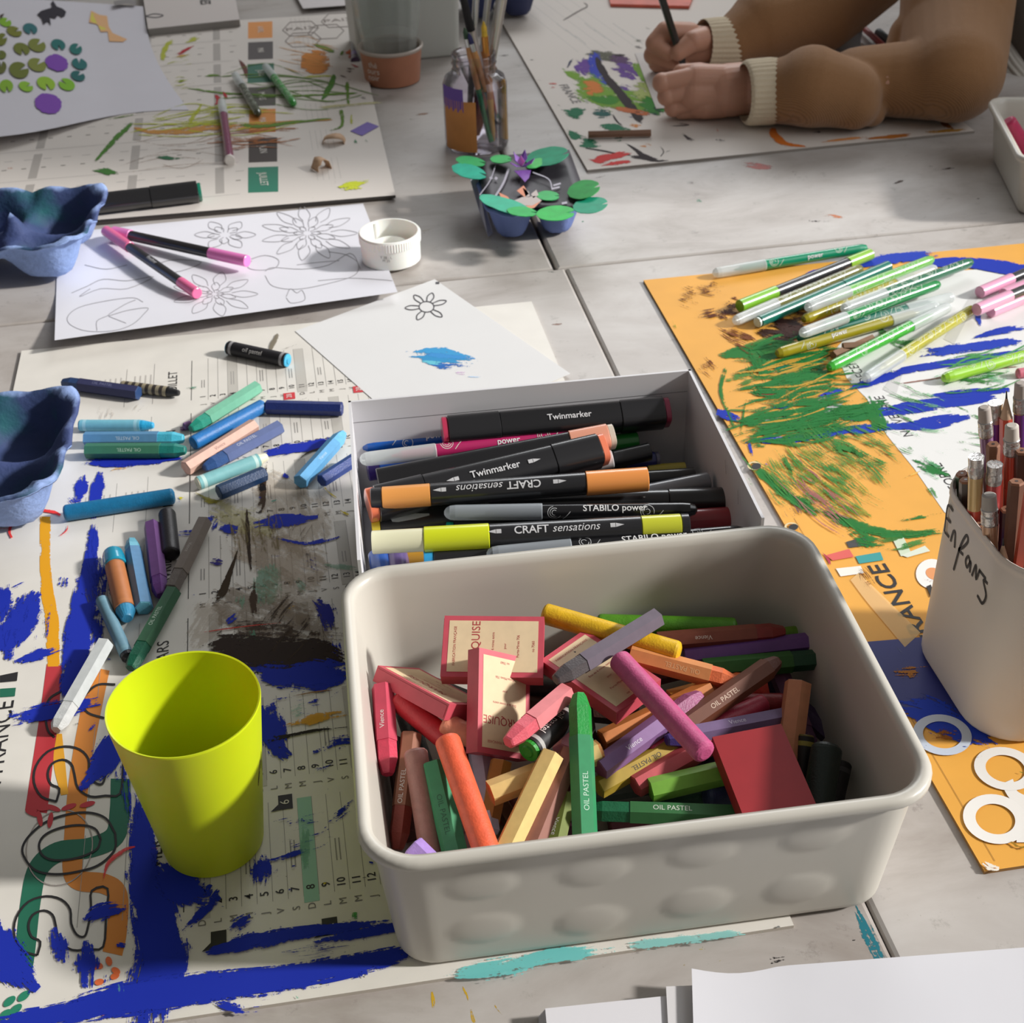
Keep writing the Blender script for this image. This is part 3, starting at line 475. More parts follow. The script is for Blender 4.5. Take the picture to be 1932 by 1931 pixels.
YS = [([(1478, 548), (1540, 520), (1640, 494), (1770, 480)], [10, 24, 22, 24], BR2), ([(1540, 560), (1560, 530)], 30, BR2), ([(1600, 545), (1700, 512), (1800, 494), (1945, 512)], [14, 14, 18, 30], BR2s), ([(1602, 733), (1660, 716), (1712, 698)], 15, BR2s), ([(1666, 706), (1760, 690), (1940, 662)], [12, 14, 10], BR2s), ([(1735, 668), (1830, 655), (1940, 642)], [24, 20, 20], BR2),
      ([(1830, 640), (1880, 625), (1940, 618)], [8, 14, 12], BR2), ([(1850, 615), (1840, 580)], 14, BR2), ([(1537, 750), (1595, 735)], 15, BR2), ([(1490, 758), (1528, 755)], 13, BR2), ([(1352, 778), (1372, 784), (1396, 793)], [20, 26, 14], BR2s), ([(1577, 789), (1640, 780), (1720, 774)], [24, 22, 14], BR2), ([(1450, 788), (1500, 780)], 12, BR2x) if False else ([(1450, 770), (1500, 765)], 12, BR2),
      ([(1665, 780), (1740, 766), (1880, 748)], [26, 24, 18], BR2s), ([(1757, 747), (1820, 742), (1905, 735)], [10, 15, 14], BR2s), ([(1406, 832), (1500, 828), (1600, 812), (1720, 803)], [14, 16, 18, 20], BR2), ([(1700, 806), (1760, 798), (1830, 786)], [22, 26, 16], BR2s), ([(1402, 848), (1412, 836), (1420, 862)], 8, BR2), ([(1450, 880), (1440, 870)], 3, BR2),
      ([(1350, 672), (1420, 662), (1500, 665), (1580, 660)], [14, 34, 44, 40], GNs), ([(1440, 680), (1500, 690), (1560, 690)], [34, 50, 40], dry((22, 116, 90), 0.14)), ([(1370, 690), (1360, 740), (1380, 790), (1388, 820)], [14, 10, 10, 8], GN), ([(1410, 740), (1400, 800), (1398, 830)], [6, 6, 5], GN), ([(1350, 718), (1420, 708), (1500, 712)], 22, GNx),
      ([(1460, 790), (1560, 782), (1680, 770)], [16, 30, 50], GNs), ([(1400, 815), (1500, 805), (1620, 796)], [26, 26, 20], GN), ([(1390, 740), (1500, 726), (1600, 712)], 26, GN), ([(1630, 745), (1655, 790), (1665, 830)], [40, 44, 30], GN), ([(1400, 845), (1460, 838)], 16, GN),
      ([(1468, 845), (1488, 880), (1500, 915)], [12, 10, 8], GN), ([(1415, 872), (1450, 905), (1490, 938), (1530, 960), (1548, 975)], [18, 18, 22, 24, 18], GNs), ([(1540, 960), (1610, 990), (1680, 1008), (1790, 1004)], [14, 22, 20, 12], GNs), ([(1590, 990), (1640, 1020), (1700, 1020)], [14, 40, 30], GN), ([(1680, 985), (1740, 975), (1785, 970)], 12, GN), ([(1660, 1040), (1700, 1030), (1780, 1015)], 16, GNx), ([(1405, 890), (1425, 940)], 20, GNx),
      ([(1560, 850), (1600, 848), (1640, 868)], 14, GNs), ([(1440, 930), (1480, 950)], 12, dry((140, 150, 120), 0.0, 0.6)), ([(1415, 800), (1500, 790), (1600, 760)], [22, 18, 12], dry((206, 212, 214), 0.04, 0.7)), ([(1430, 835), (1480, 828), (1500, 822)], 18, dry((220, 224, 220), -0.04, 0.8)), ([(1440, 722), (1510, 722)], 16, dry((210, 196, 176), 0.0, 0.8)),
      ([(1402, 744), (1440, 742), (1490, 738)], [12, 16, 8], dry((150, 54, 54), 0.04)), ([(1410, 775), (1428, 772)], 18, dry((176, 64, 74), 0.08)), ([(1520, 760), (1580, 742)], 14, dry((216, 190, 180), 0.0)), ([(1510, 800), (1560, 780)], 10, dry((214, 180, 160), 0.0)), ([(1555, 930), (1580, 950), (1600, 975)], [8, 14, 8], dry((170, 96, 110), 0.0, 0.7)), ([(1500, 860), (1520, 880)], 10, dry((130, 90, 90), -0.05, 0.7)), ([(1530, 930), (1560, 960)], 14, dry((220, 160, 140), -0.05)),
      ([(1550, 1040), (1565, 1060), (1562, 1072)], [8, 8, 12], dry((176, 66, 90), 0.1)), ([(1616, 1075), (1632, 1088), (1650, 1105)], 5, dry((110, 70, 50), 0.1)), ([(1620, 1078), (1625, 1100)], 2, dry((110, 70, 50), 0.1)), ([(1720, 870), (1760, 885), (1800, 900)], [20, 26, 16], GNs), ([(1700, 830), (1730, 860)], 12, GNx), ([(1740, 900), (1760, 930), (1770, 950)], [14, 24, 14], GNx),
      ([(1760, 700), (1820, 715), (1900, 730)], 14, GNx), ([(1640, 610), (1700, 650), (1760, 640)], [16, 30, 20], GNx), ([(1690, 725), (1760, 715), (1840, 700), (1940, 690)], 3, dry((150, 110, 100), 0.1)), ([(1820, 705), (1900, 712)], 26, dry((150, 206, 170), -0.05, 0.5)), ([(1700, 690), (1700, 660)], 20, GNx), ([(1870, 700), (1930, 708)], 30, dry((140, 200, 160), -0.05, 0.5)),
      ([(1790, 760), (1850, 790), (1900, 800)], [8, 14, 14], GNx), ([(1700, 905), (1740, 888)], 5, dry((230, 190, 100), 0.1)), ([(1760, 790), (1780, 800)], 16, dry((236, 206, 150), 0.0)), ([(1680, 690), (1684, 722)], [3, 8], GN), ([(1750, 640), (1780, 640)], 14, dry((236, 210, 60), 0.0, 0.7)), ([(1500, 560), (1510, 580)], 5, GN), ([(1270, 605), (1276, 625)], 7, dry((120, 150, 50), 0.1)),
      ([(1380, 560), (1395, 566)], 10, dry((110, 60, 40), 0.1)), ([(1350, 600), (1362, 602)], 0.1, BR2)]
for a, w_, m_ in YS: stroke(mb, a, w_, m_, z+0.055)
for c, ln, wd, an, n_, w_, m_ in (((1500, 690), 200, 90, -8, 26, 4, GN), ((1510, 780), 230, 90, -9, 36, 3.5, GN), ((1520, 720), 200, 110, -14, 9, 2.6, dry((190, 150, 60), 0.0)), ((1560, 900), 240, 130, 38, 40, 2.2, GNx), ((1620, 850), 160, 60, 24, 20, 3, GNx), ((1480, 900), 120, 60, 48, 14, 3, GNx), ((1700, 800), 120, 130, 20, 16, 2.5, GNx), ((1550, 940), 160, 60, 40, 14, 2, dry((170, 110, 110), -0.02, 0.7)),
                                  ((1300, 560), 30, 40, 20, 22, 2.5, dry((96, 52, 36), 0.1)), ((1340, 590), 60, 16, -10, 8, 2.2, dry((96, 52, 36), 0.1)), ((1372, 585), 40, 30, 30, 16, 4, dry((80, 40, 34), 0.1)), ((1335, 690), 34, 30, 40, 14, 2.2, dry((110, 60, 40), 0.08)), ((1480, 625), 100, 30, 10, 24, 5, dry((60, 38, 34), 0.06)), ((1400, 640), 80, 26, 20, 14, 3, dry((120, 70, 40), 0.06)), ((1430, 690), 70, 40, 60, 12, 3, GN),
                                  ((1820, 940), 60, 60, 20, 6, 2, GNx), ((1850, 860), 140, 90, 10, 12, 2.5, GNx), ((1850, 700), 180, 60, -8, 12, 3, GNx), ((1640, 1095), 60, 20, 50, 8, 1.6, dry((110, 70, 50), 0.1)), ((1495, 965), 40, 30, 60, 10, 2, dry((120, 90, 90), 0.1)), ((1860, 680), 150, 40, -12, 8, 2, dry((80, 150, 90), 0.1)), ((1340, 545), 60, 20, 5, 10, 2, dry((96, 52, 36), 0.1)), ((1500, 540), 40, 20, -20, 8, 2.5, BR2)):
    hatch(mb, c, ln, wd, an, int(n_*1.7), w_*1.9, m_, z+0.09)
for c, ln, wd, an, n_, w_, m_ in (((1480, 700), 170, 90, -6, 14, 12, dry((60, 130, 60), 0.0, .75)), ((1500, 790), 220, 70, -8, 16, 11, dry((50, 124, 60), 0.0, .8)), ((1480, 740), 150, 60, -10, 8, 10, dry((170, 150, 70), 0.0, .6)), ((1570, 890), 220, 110, 36, 22, 9, dry((120, 150, 60), -0.08, .6)), ((1500, 890), 110, 80, 46, 10, 9, dry((110, 150, 60), -0.06, .6)), ((1640, 850), 120, 70, 24, 10, 9, dry((90, 140, 70), -0.06, .7)), ((1740, 780), 120, 60, 10, 8, 10, dry((130, 190, 140), -.06, .5)), ((1770, 870), 80, 60, 30, 8, 10, dry((110, 180, 130), -.04, .6)), ((1850, 700), 160, 50, -8, 8, 11, dry((120, 190, 140), -.06, .5)), ((1500, 605), 110, 40, 5, 12, 9, dry((80, 46, 40), 0.0, .8)), ((1300, 555), 40, 30, 20, 8, 6, dry((110, 60, 40), -.04, .8)), ((1330, 700), 40, 30, 40, 5, 5, dry((120, 66, 44), 0.0, .8)), ((1440, 800), 60, 60, 80, 8, 9, GNx), ((1690, 1010), 160, 30, -4, 8, 10, dry((70, 130, 60), -.04, .7))):
    hatch(mb, c, ln, wd, an, n_, w_, m_, z+0.07)
mb.build('printed_board', t)
# ---- far left: white mini calendar with coloured month squares
t = thing('calendar_board', (-11, 166, 0), 'white mini calendar board with orange, black and green month squares, far left', 'calendar')
mb = MB(); boxpoly(mb, [(-33, 133.6), (10.47, 132.4), (11.6, 196), (-32, 198)], 0.25, 0.55, M((216, 209, 202), 0.7), M((60, 56, 52), 0.8)); zu = 0.553
hexa(mb, (-32.6, 133.4, 0.0), (42.6, -0.9, 0), (0.5, 62, 0), (0, 0, 0.25), M((70, 64, 58), 0.8))
for (a, b, c, d), col, tx in (((468, 40, 514, 72), (222, 148, 78), 'AVRIL'), ((468, 78, 515, 112), (84, 78, 78), 'MAI'), ((467, 119, 517, 156), (50, 108, 88), 'JUIN'), ((468, 163, 520, 200), (76, 72, 64), 'MARS'), ((470, 205, 520, 250), (214, 140, 62), 'MAI'), ((469, 259, 523, 306), (60, 50, 46), 'JUIN'), ((468, 314, 525, 363), (30, 118, 94), 'JUILLET')):
    poly(mb, [(a, b+2), (c, b), (c, d-1), (a, d+1)], K(col), zu); q = P((a+c)/2, (b+d)/2, zu); flat_text(mb, tx, (q[0], q[1], zu+0.03), (0.03, -1, 0), 1.15, K((225, 220, 212)), sx=0.95)
for r_ in range(7):
    yy = 141+r_*8.6
    for q in range(13):
        x = -30+q*2.05
        line(mb, (x, yy-1), (x+0.5, yy-1), 0.22, K((120, 114, 108)), zu); line(mb, (x, yy+1.5), (x+0.9, yy+1.5), 0.1, GRY, zu)
    for x in (-27, -16.5, -7.5): rect(mb, x, yy-4, x+0.9, yy+3, K((176, 170, 164)), zu)
    line(mb, (-31, yy-4.4), (-5, yy-4.6), 0.06, GRY, zu)
    for q in range(5): line(mb, (3+q*0.6, yy-3), (3+q*0.6, yy+3), 0.05, LGY, zu)
for a, b in ((575, 70), (620, 50), (625, 68), (578, 88), (665, 80)): pass
for cx_, cy_ in ((567, 54), (640, 38), (615, 60), (572, 75)):
    hp = [(cx_-34, cy_+3), (cx_-20, cy_-12), (cx_+20, cy_-14), (cx_+34, cy_-2), (cx_+20, cy_+12), (cx_-20, cy_+14), (cx_-34, cy_+3)]
    for q in range(6): stroke(mb, [hp[q], hp[q+1]], 1.6, K((130, 118, 112)), zu, ends=False, k=1)
q = P(569, 54, zu); flat_text(mb, 'PAIX', (q[0], q[1], zu+0.03), (1, 0.05, 0), 1.9, K((140, 128, 120)), sx=1.1); q = P(640, 38, zu); flat_text(mb, 'PAIX', (q[0], q[1], zu+0.03), (1, 0.05, 0), 1.9, K((140, 128, 120)), sx=1.1)
DG = dry((104, 136, 60), 0.06); DY = dry((190, 196, 70), 0.0, 0.8); DO = dry((206, 150, 80), 0.0, 0.85); DK = dry((90, 66, 56), 0.06); DR = dry((180, 60, 66), 0.06)
for a, w_, m_ in (([(563, 104), (590, 98), (622, 98), (622, 132), (570, 135)], 0.1, DO), ([(568, 116), (596, 118), (622, 117)], 36, dry((210, 136, 66), 0.3)), ([(585, 78), (610, 90), (640, 100)], [4, 8, 5], DG), ([(632, 136), (622, 165), (606, 190)], [6, 10, 4], dry((84, 130, 60), 0.16)), ([(655, 150), (656, 180), (658, 200)], [8, 6, 4], DG), ([(642, 200), (646, 235), (622, 246)], [8, 6, 4], DG), ([(664, 215), (662, 240)], 6, DY),
                  ([(315, 110), (370, 100)], 3, DO), ([(330, 105), (370, 84)], [8, 3], DR), ([(345, 80), (385, 68)], 10, DY), ([(305, 120), (312, 90), (335, 72)], [8, 12, 10], DY), ([(370, 145), (400, 142), (430, 145)], 4, DG), ([(345, 165), (420, 175), (470, 178), (560, 180), (690, 175)], [2, 4, 3, 4, 3], DG), ([(175, 310), (210, 270), (250, 232), (262, 228)], [3, 9, 6, 3], dry((84, 130, 60), 0.1)),
                  ([(170, 320), (200, 323), (228, 328)], [10, 12, 4], dry((70, 120, 60), 0.1)), ([(285, 295), (320, 298), (350, 298)], [3, 8, 3], dry((60, 110, 80), 0.12)), ([(250, 328), (280, 328)], 5, DG), ([(240, 240), (300, 250), (360, 245), (440, 240), (520, 232), (640, 225)], [6, 12, 14, 12, 6, 3], DO), ([(350, 240), (372, 210), (385, 190)], [12, 6, 3], DY), ([(440, 235), (500, 238), (560, 230), (640, 222)], [10, 8, 5, 3], DG), ([(535, 240), (560, 242)], 6, DG),
                  ([(405, 175), (412, 190), (402, 200)], 8, DR), ([(420, 170), (430, 190)], 5, DR), ([(450, 110), (462, 130), (466, 150)], [2, 7, 2], dry((110, 70, 66), 0.16)), ([(395, 255), (450, 262), (520, 255)], [6, 10, 6], dry((190, 140, 110), -0.03, 0.6)), ([(630, 356), (655, 352), (700, 340)], [5, 14, 6], dry((206, 216, 60), 0.16)), ([(655, 352), (690, 356)], 10, dry((214, 222, 70), 0.16)), ([(580, 205), (680, 196), (735, 192)], 5, dry((200, 196, 140), 0.0, 0.6)),
                  ([(668, 262), (672, 272)], 7, dry((40, 130, 90), 0.2)), ([(685, 262), (694, 268)], 8, dry((40, 130, 90), 0.1)), ([(560, 145), (640, 143)], 4, DY), ([(655, 110), (664, 90)], 14, dry((206, 110, 70), 0.0)), ([(660, 122), (680, 128)], 6, DR), ([(650, 90), (640, 110)], 5, DG), ([(85, 300), (95, 304)], 0.1, DR), ([(8, 316), (24, 316)], 6, dry((200, 110, 50), 0.16)), ([(200, 225), (260, 215)], 3, DG), ([(330, 160), (350, 148)], 5, DG), ([(0, 345), (0, 346)], 0.1, DR),
                  ([(720, 282), (724, 270)], 5, dry((90, 86, 84), 0.1)), ([(680, 183), (695, 186)], 5, dry((50, 44, 44), 0.16)), ([(605, 300), (600, 320)], 3, dry((200, 180, 80), 0.0)), ([(590, 374), (594, 372)], 6, dry((90, 86, 84), 0.1)), ([(632, 340), (634, 348)], 6, dry((120, 116, 112), 0.1))):
    stroke(mb, a, w_*1.3 if not isinstance(w_, list) else [q*1.3 for q in w_], m_, zu+0.04)
hatch(mb, (480, 262), 160, 40, -3, 16, 2.4, dry((170, 110, 70), 0.0, 0.8), zu+0.05); hatch(mb, (400, 225), 260, 40, -4, 18, 2.4, DY, zu+0.05); hatch(mb, (560, 170), 260, 60, 2, 10, 1.6, DG, zu+0.05); hatch(mb, (340, 130), 60, 80, -10, 12, 2, DY, zu+0.05); hatch(mb, (590, 110), 120, 60, 10, 12, 1.5, DO, zu+0.05); hatch(mb, (660, 130), 30, 120, 10, 14, 3, DK, zu+0.05); hatch(mb, (350, 280), 260, 80, -5, 10, 1.2, dry((150, 120, 100), 0.0, 0.6), zu+0.05)
mb.build('printed_board', t)
# ---- far right: white board with flower painting under the hands
t = thing('calendar_board', (52, 168, 0), 'white calendar board with painted branches and blossoms under the drawing hands', 'calendar')
mb = MB(); boxpoly(mb, [(30.9, 134.8), (74.3, 135.6), (73.6, 202), (31.0, 202.5)], 0.005, 0.3, M((214, 206, 198), 0.7), M((150, 142, 134), 0.8)); zr = 0.303
PU = dry((104, 66, 150), 0.04); BU = dry((50, 64, 180), 0.1); LG = dry((120, 164, 50), 0.1, 0.9); DGR = dry((30, 110, 76), 0.18); BK = dry((40, 26, 30), 0.26); RD = dry((206, 60, 58), 0.08); OR = dry((224, 146, 70), 0.08)
for a, w_, m_ in (([(1098, 98), (1120, 102), (1155, 108), (1175, 118)], [12, 20, 20, 12], dry((96, 96, 80), 0.04)), ([(1090, 110), (1100, 125), (1115, 140)], [26, 40, 30], PU), ([(1115, 100), (1125, 120), (1130, 145), (1150, 165)], [30, 26, 30, 24], BU), ([(1140, 110), (1170, 112), (1200, 118)], [14, 20, 12], dry((90, 60, 100), 0.04)), ([(1150, 125), (1190, 135), (1210, 150)], [20, 34, 22], PU), ([(1150, 165), (1180, 175), (1190, 185)], 22, PU),
                  ([(1060, 130), (1075, 138), (1095, 150), (1110, 165)], [10, 14, 16, 14], LG), ([(1080, 155), (1120, 170), (1160, 185), (1240, 200)], [36, 60, 50, 30], LG), ([(1090, 158), (1120, 165), (1150, 172)], [26, 36, 20], dry((206, 120, 50), 0.02)), ([(1105, 185), (1150, 188), (1180, 186)], [10, 18, 10], dry((56, 130, 30), 0.12)), ([(1190, 160), (1215, 170), (1240, 190)], [40, 50, 40], dry((170, 184, 110), 0.04)), ([(1200, 190), (1230, 200), (1262, 215)], [26, 34, 20], dry((50, 130, 40), 0.1)), ([(1225, 205), (1250, 215)], 22, dry((20, 60, 56), 0.1)), ([(1195, 115), (1205, 130), (1218, 160)], 14, LG),
                  ([(1125, 108), (1140, 140), (1160, 165), (1185, 195), (1205, 222), (1212, 232)], [10, 13, 13, 15, 14, 12], BK), ([(1160, 105), (1180, 104)], 7, BK), ([(1042, 200), (1060, 202)], 12, DGR), ([(1058, 208), (1085, 212), (1110, 204)], [10, 18, 10], DGR), ([(1075, 220), (1095, 222)], 9, DGR), ([(1115, 212), (1135, 214), (1155, 212)], [16, 26, 18], dry((30, 90, 84), 0.16)), ([(1100, 192), (1114, 195)], 12, dry((50, 70, 140), 0.16)), ([(1155, 215), (1165, 230), (1175, 237)], 2.5, BK),
                  ([(1130, 238), (1150, 240), (1190, 246)], [14, 18, 8], DGR), ([(1068, 246), (1085, 256), (1110, 262)], [12, 16, 10], DGR), ([(1080, 268), (1105, 270), (1135, 272)], [14, 20, 14], DGR), ([(1160, 264), (1180, 262)], 10, DGR), ([(1105, 280), (1140, 285), (1165, 290), (1190, 293)], 2.5, BK), ([(1100, 300), (1120, 302), (1145, 298), (1165, 292), (1195, 286)], [10, 14, 16, 16, 10], RD), ([(1130, 312), (1160, 308), (1200, 304)], 8, RD), ([(1205, 272), (1218, 274), (1228, 276)], 12, OR), ([(1185, 235), (1215, 240)], 8, OR), ([(1232, 250), (1236, 248)], 6, OR),
                  ([(1180, 270), (1200, 283), (1215, 295), (1240, 302), (1262, 302)], [3, 5, 9, 7, 3], BK), ([(1190, 296), (1210, 298), (1235, 303)], 6, BK), ([(1246, 296), (1252, 286), (1246, 276)], 1.8, BK), ([(1252, 288), (1264, 284)], 1.8, BK), ([(1145, 200), (1190, 210), (1240, 218)], [10, 12, 8], dry((200, 110, 60), 0.04)), ([(1185, 217), (1200, 219)], 9, dry((60, 60, 160), 0.1)), ([(1036, 158), (1050, 158)], 3, dry((200, 80, 70), 0.2)), ([(1036, 165), (1050, 165)], 3, dry((200, 80, 70), 0.2)),
                  ([(1285, 250), (1300, 262), (1312, 266)], [4, 8, 5], dry((90, 82, 84), 0.1)), ([(1350, 240), (1356, 252)], [7, 3], dry((226, 140, 120), 0.1)), ([(1350, 264), (1368, 266)], 9, dry((74, 68, 68), 0.2)), ([(1535, 248), (1552, 249)], 7, dry((60, 56, 56), 0.2)), ([(1455, 240), (1465, 258), (1485, 272), (1525, 277)], [16, 16, 8, 3], dry((216, 120, 50), 0.2)), ([(1550, 268), (1600, 262), (1640, 258)], 4, dry((220, 150, 90), 0.1)), ([(1630, 262), (1700, 256), (1730, 252)], [4, 8, 4], dry((180, 110, 50), 0.14)), ([(1770, 222), (1785, 235), (1800, 245)], [8, 12, 8], dry((150, 90, 40), 0.16)), ([(1740, 250), (1800, 246), (1825, 244)], 5, dry((190, 140, 60), 0.1)),
                  ([(1390, 278), (1404, 278)], 5, dry((130, 124, 120), 0.1)), ([(1080, 110), (1070, 128)], 5, dry((60, 64, 90), 0.1)), ([(1000, 113), (1008, 114)], 3, dry((60, 56, 56), 0.2)), ([(1015, 150), (1024, 152)], 4, dry((60, 56, 56), 0.2)), ([(1214, 52), (1226, 54)], 6, dry((140, 134, 130), 0.2)), ([(1198, 88), (1212, 90)], 6, dry((140, 134, 130), 0.2)), ([(1060, 40), (1090, 22), (1108, 12), (1100, 4)], 2, dry((120, 112, 108), 0.2)), ([(1190, 75), (1215, 78)], 5, dry((130, 130, 120), 0.1)), ([(1275, 232), (1300, 236), (1260, 238)], 2, dry((110, 100, 96), 0.1))):
    stroke(mb, a, w_*1.35 if not isinstance(w_, list) else [q*1.15 for q in w_], m_, zr+0.02)
for i in range(5): q0 = P(1120+i*26, 96-i*3, zr); line(mb, (q0[0]-2, q0[1]), (q0[0]-7, q0[1]+30), 0.07, LGY, zr)
for i in range(9): q0 = P(1070+i*18, 60+(i % 3)*12, zr); line(mb, (q0[0], q0[1]), (q0[0]-0.6, q0[1]+4), 0.16, LGY, zr)
q = P(1065, 178, zr); flat_text(mb, 'FRANCE', (q[0]+0.6, q[1], zr+0.05), (0.05, -1, 0), 1.5, K((110, 104, 102)), sx=1.2)
mb.build('printed_board', t)
# ------------------------------------------------------------------ papers
def sheet(name, label, cat, pxg, zg, col=(228, 228, 232), nu=16, nv=16, th=0.02, draw=None, group=None, back=None):
    """thin sheet: 4 corner pixels (TL,TR,BR,BL) and a height function of (u,v)"""
    mb = MB(); m = M(col, 0.7, var=0.012, vscale=20); vs = []; o = []
    for j in range(nv+1):
        for i in range(nu+1):
            u, v = i/nu, j/nv; a = np.array(pxg[0])*(1-u)*(1-v)+np.array(pxg[1])*u*(1-v)+np.array(pxg[2])*u*v+np.array(pxg[3])*(1-u)*v
            if callable(back): a = a+np.array(back(u, v))
            vs.append(P(a[0], a[1], zg(u, v)))
    n = nu+1; fs = [[j*n+i, (j+1)*n+i, (j+1)*n+i+1, j*n+i+1] for j in range(nv) for i in range(nu)]
    lo = [q-np.array([0, 0, th]) for q in vs]; mb.add(vs, fs, m, smooth=True); mb.add(lo, [f[::-1] for f in fs], m, smooth=True)
    N = len(vs); al = vs+lo; rim = [i for i in range(n)]+[j*n+nu for j in range(1, nv+1)]+[nv*n+i for i in range(nu-1, -1, -1)]+[j*n for j in range(nv-1, 0, -1)]
    mb.add(al, [[rim[k], rim[(k+1) % len(rim)], rim[(k+1) % len(rim)]+N, rim[k]+N] for k in range(len(rim))], m)
    if draw: draw(mb)
    return tag(mb.build(name), label, cat, group)
PEN = K((158, 156, 162)); PEND = K((60, 58, 64))
def petal(mb, cx, cy, rx, ry, n, mat, z, w=1.3, r0=0.3, ph=0.0, wd=0.5):
    for k in range(n):
        a = ph+2*math.pi*k/n; da = math.pi/n*wd*2
        pts = [(cx+rx*r0*math.cos(a-da*.4), cy+ry*r0*math.sin(a-da*.4)), (cx+rx*.7*math.cos(a-da*.6), cy+ry*.7*math.sin(a-da*.6)), (cx+rx*math.cos(a), cy+ry*math.sin(a)), (cx+rx*.7*math.cos(a+da*.6), cy+ry*.7*math.sin(a+da*.6)), (cx+rx*r0*math.cos(a+da*.4), cy+ry*r0*math.sin(a+da*.4))]
        stroke(mb, pts, w, mat, z, ends=False, k=4)
def zc(u, v): return 0.08+1.5*(max(0, v-0.55)/0.45)**1.6*(1-0.35*u)
def draw_col(mb):
    z = 0.35
    def s(pts, w=1.3): stroke(mb, pts, w, PEN, zz, ends=False, k=4)
    zz = 0.17
    petal(mb, 583, 440, 92, 52, 11, PEN, 0.13, r0=.45); petal(mb, 580, 440, 55, 32, 8, PEN, 0.13, r0=.35, ph=.3); petal(mb, 580, 440, 26, 14, 6, PEN, 0.13)
    petal(mb, 425, 443, 58, 28, 6, PEN, 0.2, r0=.35); petal(mb, 425, 443, 34, 17, 5, PEN, 0.2, ph=.4)
    zz = 0.5; petal(mb, 405, 555, 82, 42, 9, PEN, 0.62, r0=.4); petal(mb, 405, 555, 42, 22, 7, PEN, 0.62, ph=.3); petal(mb, 405, 555, 18, 9, 5, PEN, 0.62)
    zz = 1.0
    s([(270, 570), (250, 562), (200, 568), (150, 580), (128, 597), (133, 613), (165, 625), (215, 624), (250, 612), (272, 592), (278, 581), (240, 586), (203, 596), (235, 575), (256, 566)]); s([(203, 596), (183, 606), (183, 624)]); s([(205, 597), (238, 610)])
    zz = .75; s([(135, 553), (165, 540), (195, 527), (240, 530), (290, 522), (240, 545), (190, 545), (150, 560), (170, 545)]); s([(290, 500), (330, 490), (380, 495), (340, 512), (300, 515)])
    zz = .5; s([(500, 512), (515, 505), (570, 508), (620, 500), (660, 478), (676, 500), (668, 520), (620, 535), (560, 546), (515, 540), (500, 520)]); s([(620, 475), (650, 480), (672, 492), (680, 508)]); s([(560, 500), (600, 495), (640, 492)]); s([(540, 560), (548, 545), (560, 553), (570, 548), (575, 566), (550, 572), (540, 562)]); s([(600, 530), (660, 525), (720, 528), (740, 530)])
    zz = .3; s([(470, 490), (500, 482), (525, 490), (520, 505), (490, 510), (468, 505), (475, 492)]); s([(160, 500), (200, 508), (240, 500)])
# height of the drawing lines must follow the sheet: lines lie on a slightly lifted sheet
PCOL = [(110, 440), (685, 384), (750, 551), (103, 642)]
def sheet_height(px, py):
    """height of the colouring sheet below a pixel (fixed point of projection)"""
    A = np.array
    u, v = .5, .5
    for _ in range(12):
        tl, tr, br, bl = map(A, PCOL); f = tl*(1-u)*(1-v)+tr*u*(1-v)+br*u*v+bl*(1-u)*v-A((px, py)); du = (tr-tl)*(1-v)+(br-bl)*v; dv = (bl-tl)*(1-u)+(br-tr)*u
        J = np.array([du, dv]).T; d = np.linalg.solve(J, -f); u += d[0]; v += d[1]
    return zc(min(1, max(0, u)), min(1, max(0, v)))
_P = P
_hf = [None]
def P(x, y, z=0.0):
    if _hf[0] is not None and z < 5: return _P(x, y, _hf[0](x, y)+0.02)
    return _P(x, y, z)
def dc(mb): _hf[0] = sheet_height; draw_col(mb); _hf[0] = None
sheet('colouring_sheet', 'white sheet with pencil line drawings of water lilies and fish, lifted front edge', 'paper', PCOL, zc, (224, 224, 232), draw=dc)
def dfl(mb):
    z = 0.285
    c = (805, 579); stroke(mb, ell(c[0], c[1], 14, 10, 0, 14)+[(c[0]+14, c[1])], 1.8, PEND, z, ends=False, k=3)
    for a in (60, 130, 190, 250, 300, 350):
        a = math.radians(a-15); rx, ry = 41, 27; da = .25
        stroke(mb, [(c[0]+14*math.cos(a-da), c[1]+10*math.sin(a-da)), (c[0]+rx*.75*math.cos(a-da*.8), c[1]+ry*.75*math.sin(a-da*.8)), (c[0]+rx*math.cos(a), c[1]+ry*math.sin(a)), (c[0]+rx*.75*math.cos(a+da*.8), c[1]+ry*.75*math.sin(a+da*.8)), (c[0]+14*math.cos(a+da), c[1]+10*math.sin(a+da))], 1.9, PEND, z, ends=False, k=4)
    for a, w, col, dn in (([(764, 664), (830, 664), (900, 678)], [10, 22, 14], (70, 160, 215), .05), ([(768, 672), (830, 676), (905, 684)], [14, 24, 12], (60, 150, 205), .06), ([(780, 665), (840, 672), (900, 678)], [8, 10, 10], (70, 150, 215), .1), ([(785, 680), (840, 690), (905, 690)], [10, 16, 10], (50, 110, 190), .0), ([(775, 682), (850, 688)], 12, (110, 200, 220), 0), ([(850, 704), (890, 705)], 8, (222, 190, 226), 0.1), ([(870, 710), (915, 712)], 4, (190, 214, 240), 0.1)):
        stroke(mb, a, w, dry(col, dn, .95, grain=90), z)
    stroke(mb, [(822, 534), (829, 534)], 4, PEND, z)
sheet('flower_sheet', 'small white sheet with a daisy outline and a blue pastel smear, behind the marker box', 'paper', [(557, 625), (820, 527), (1076, 705), (790, 830)], lambda u, v: 0.27, (222, 222, 222), nu=4, nv=4, draw=dfl)
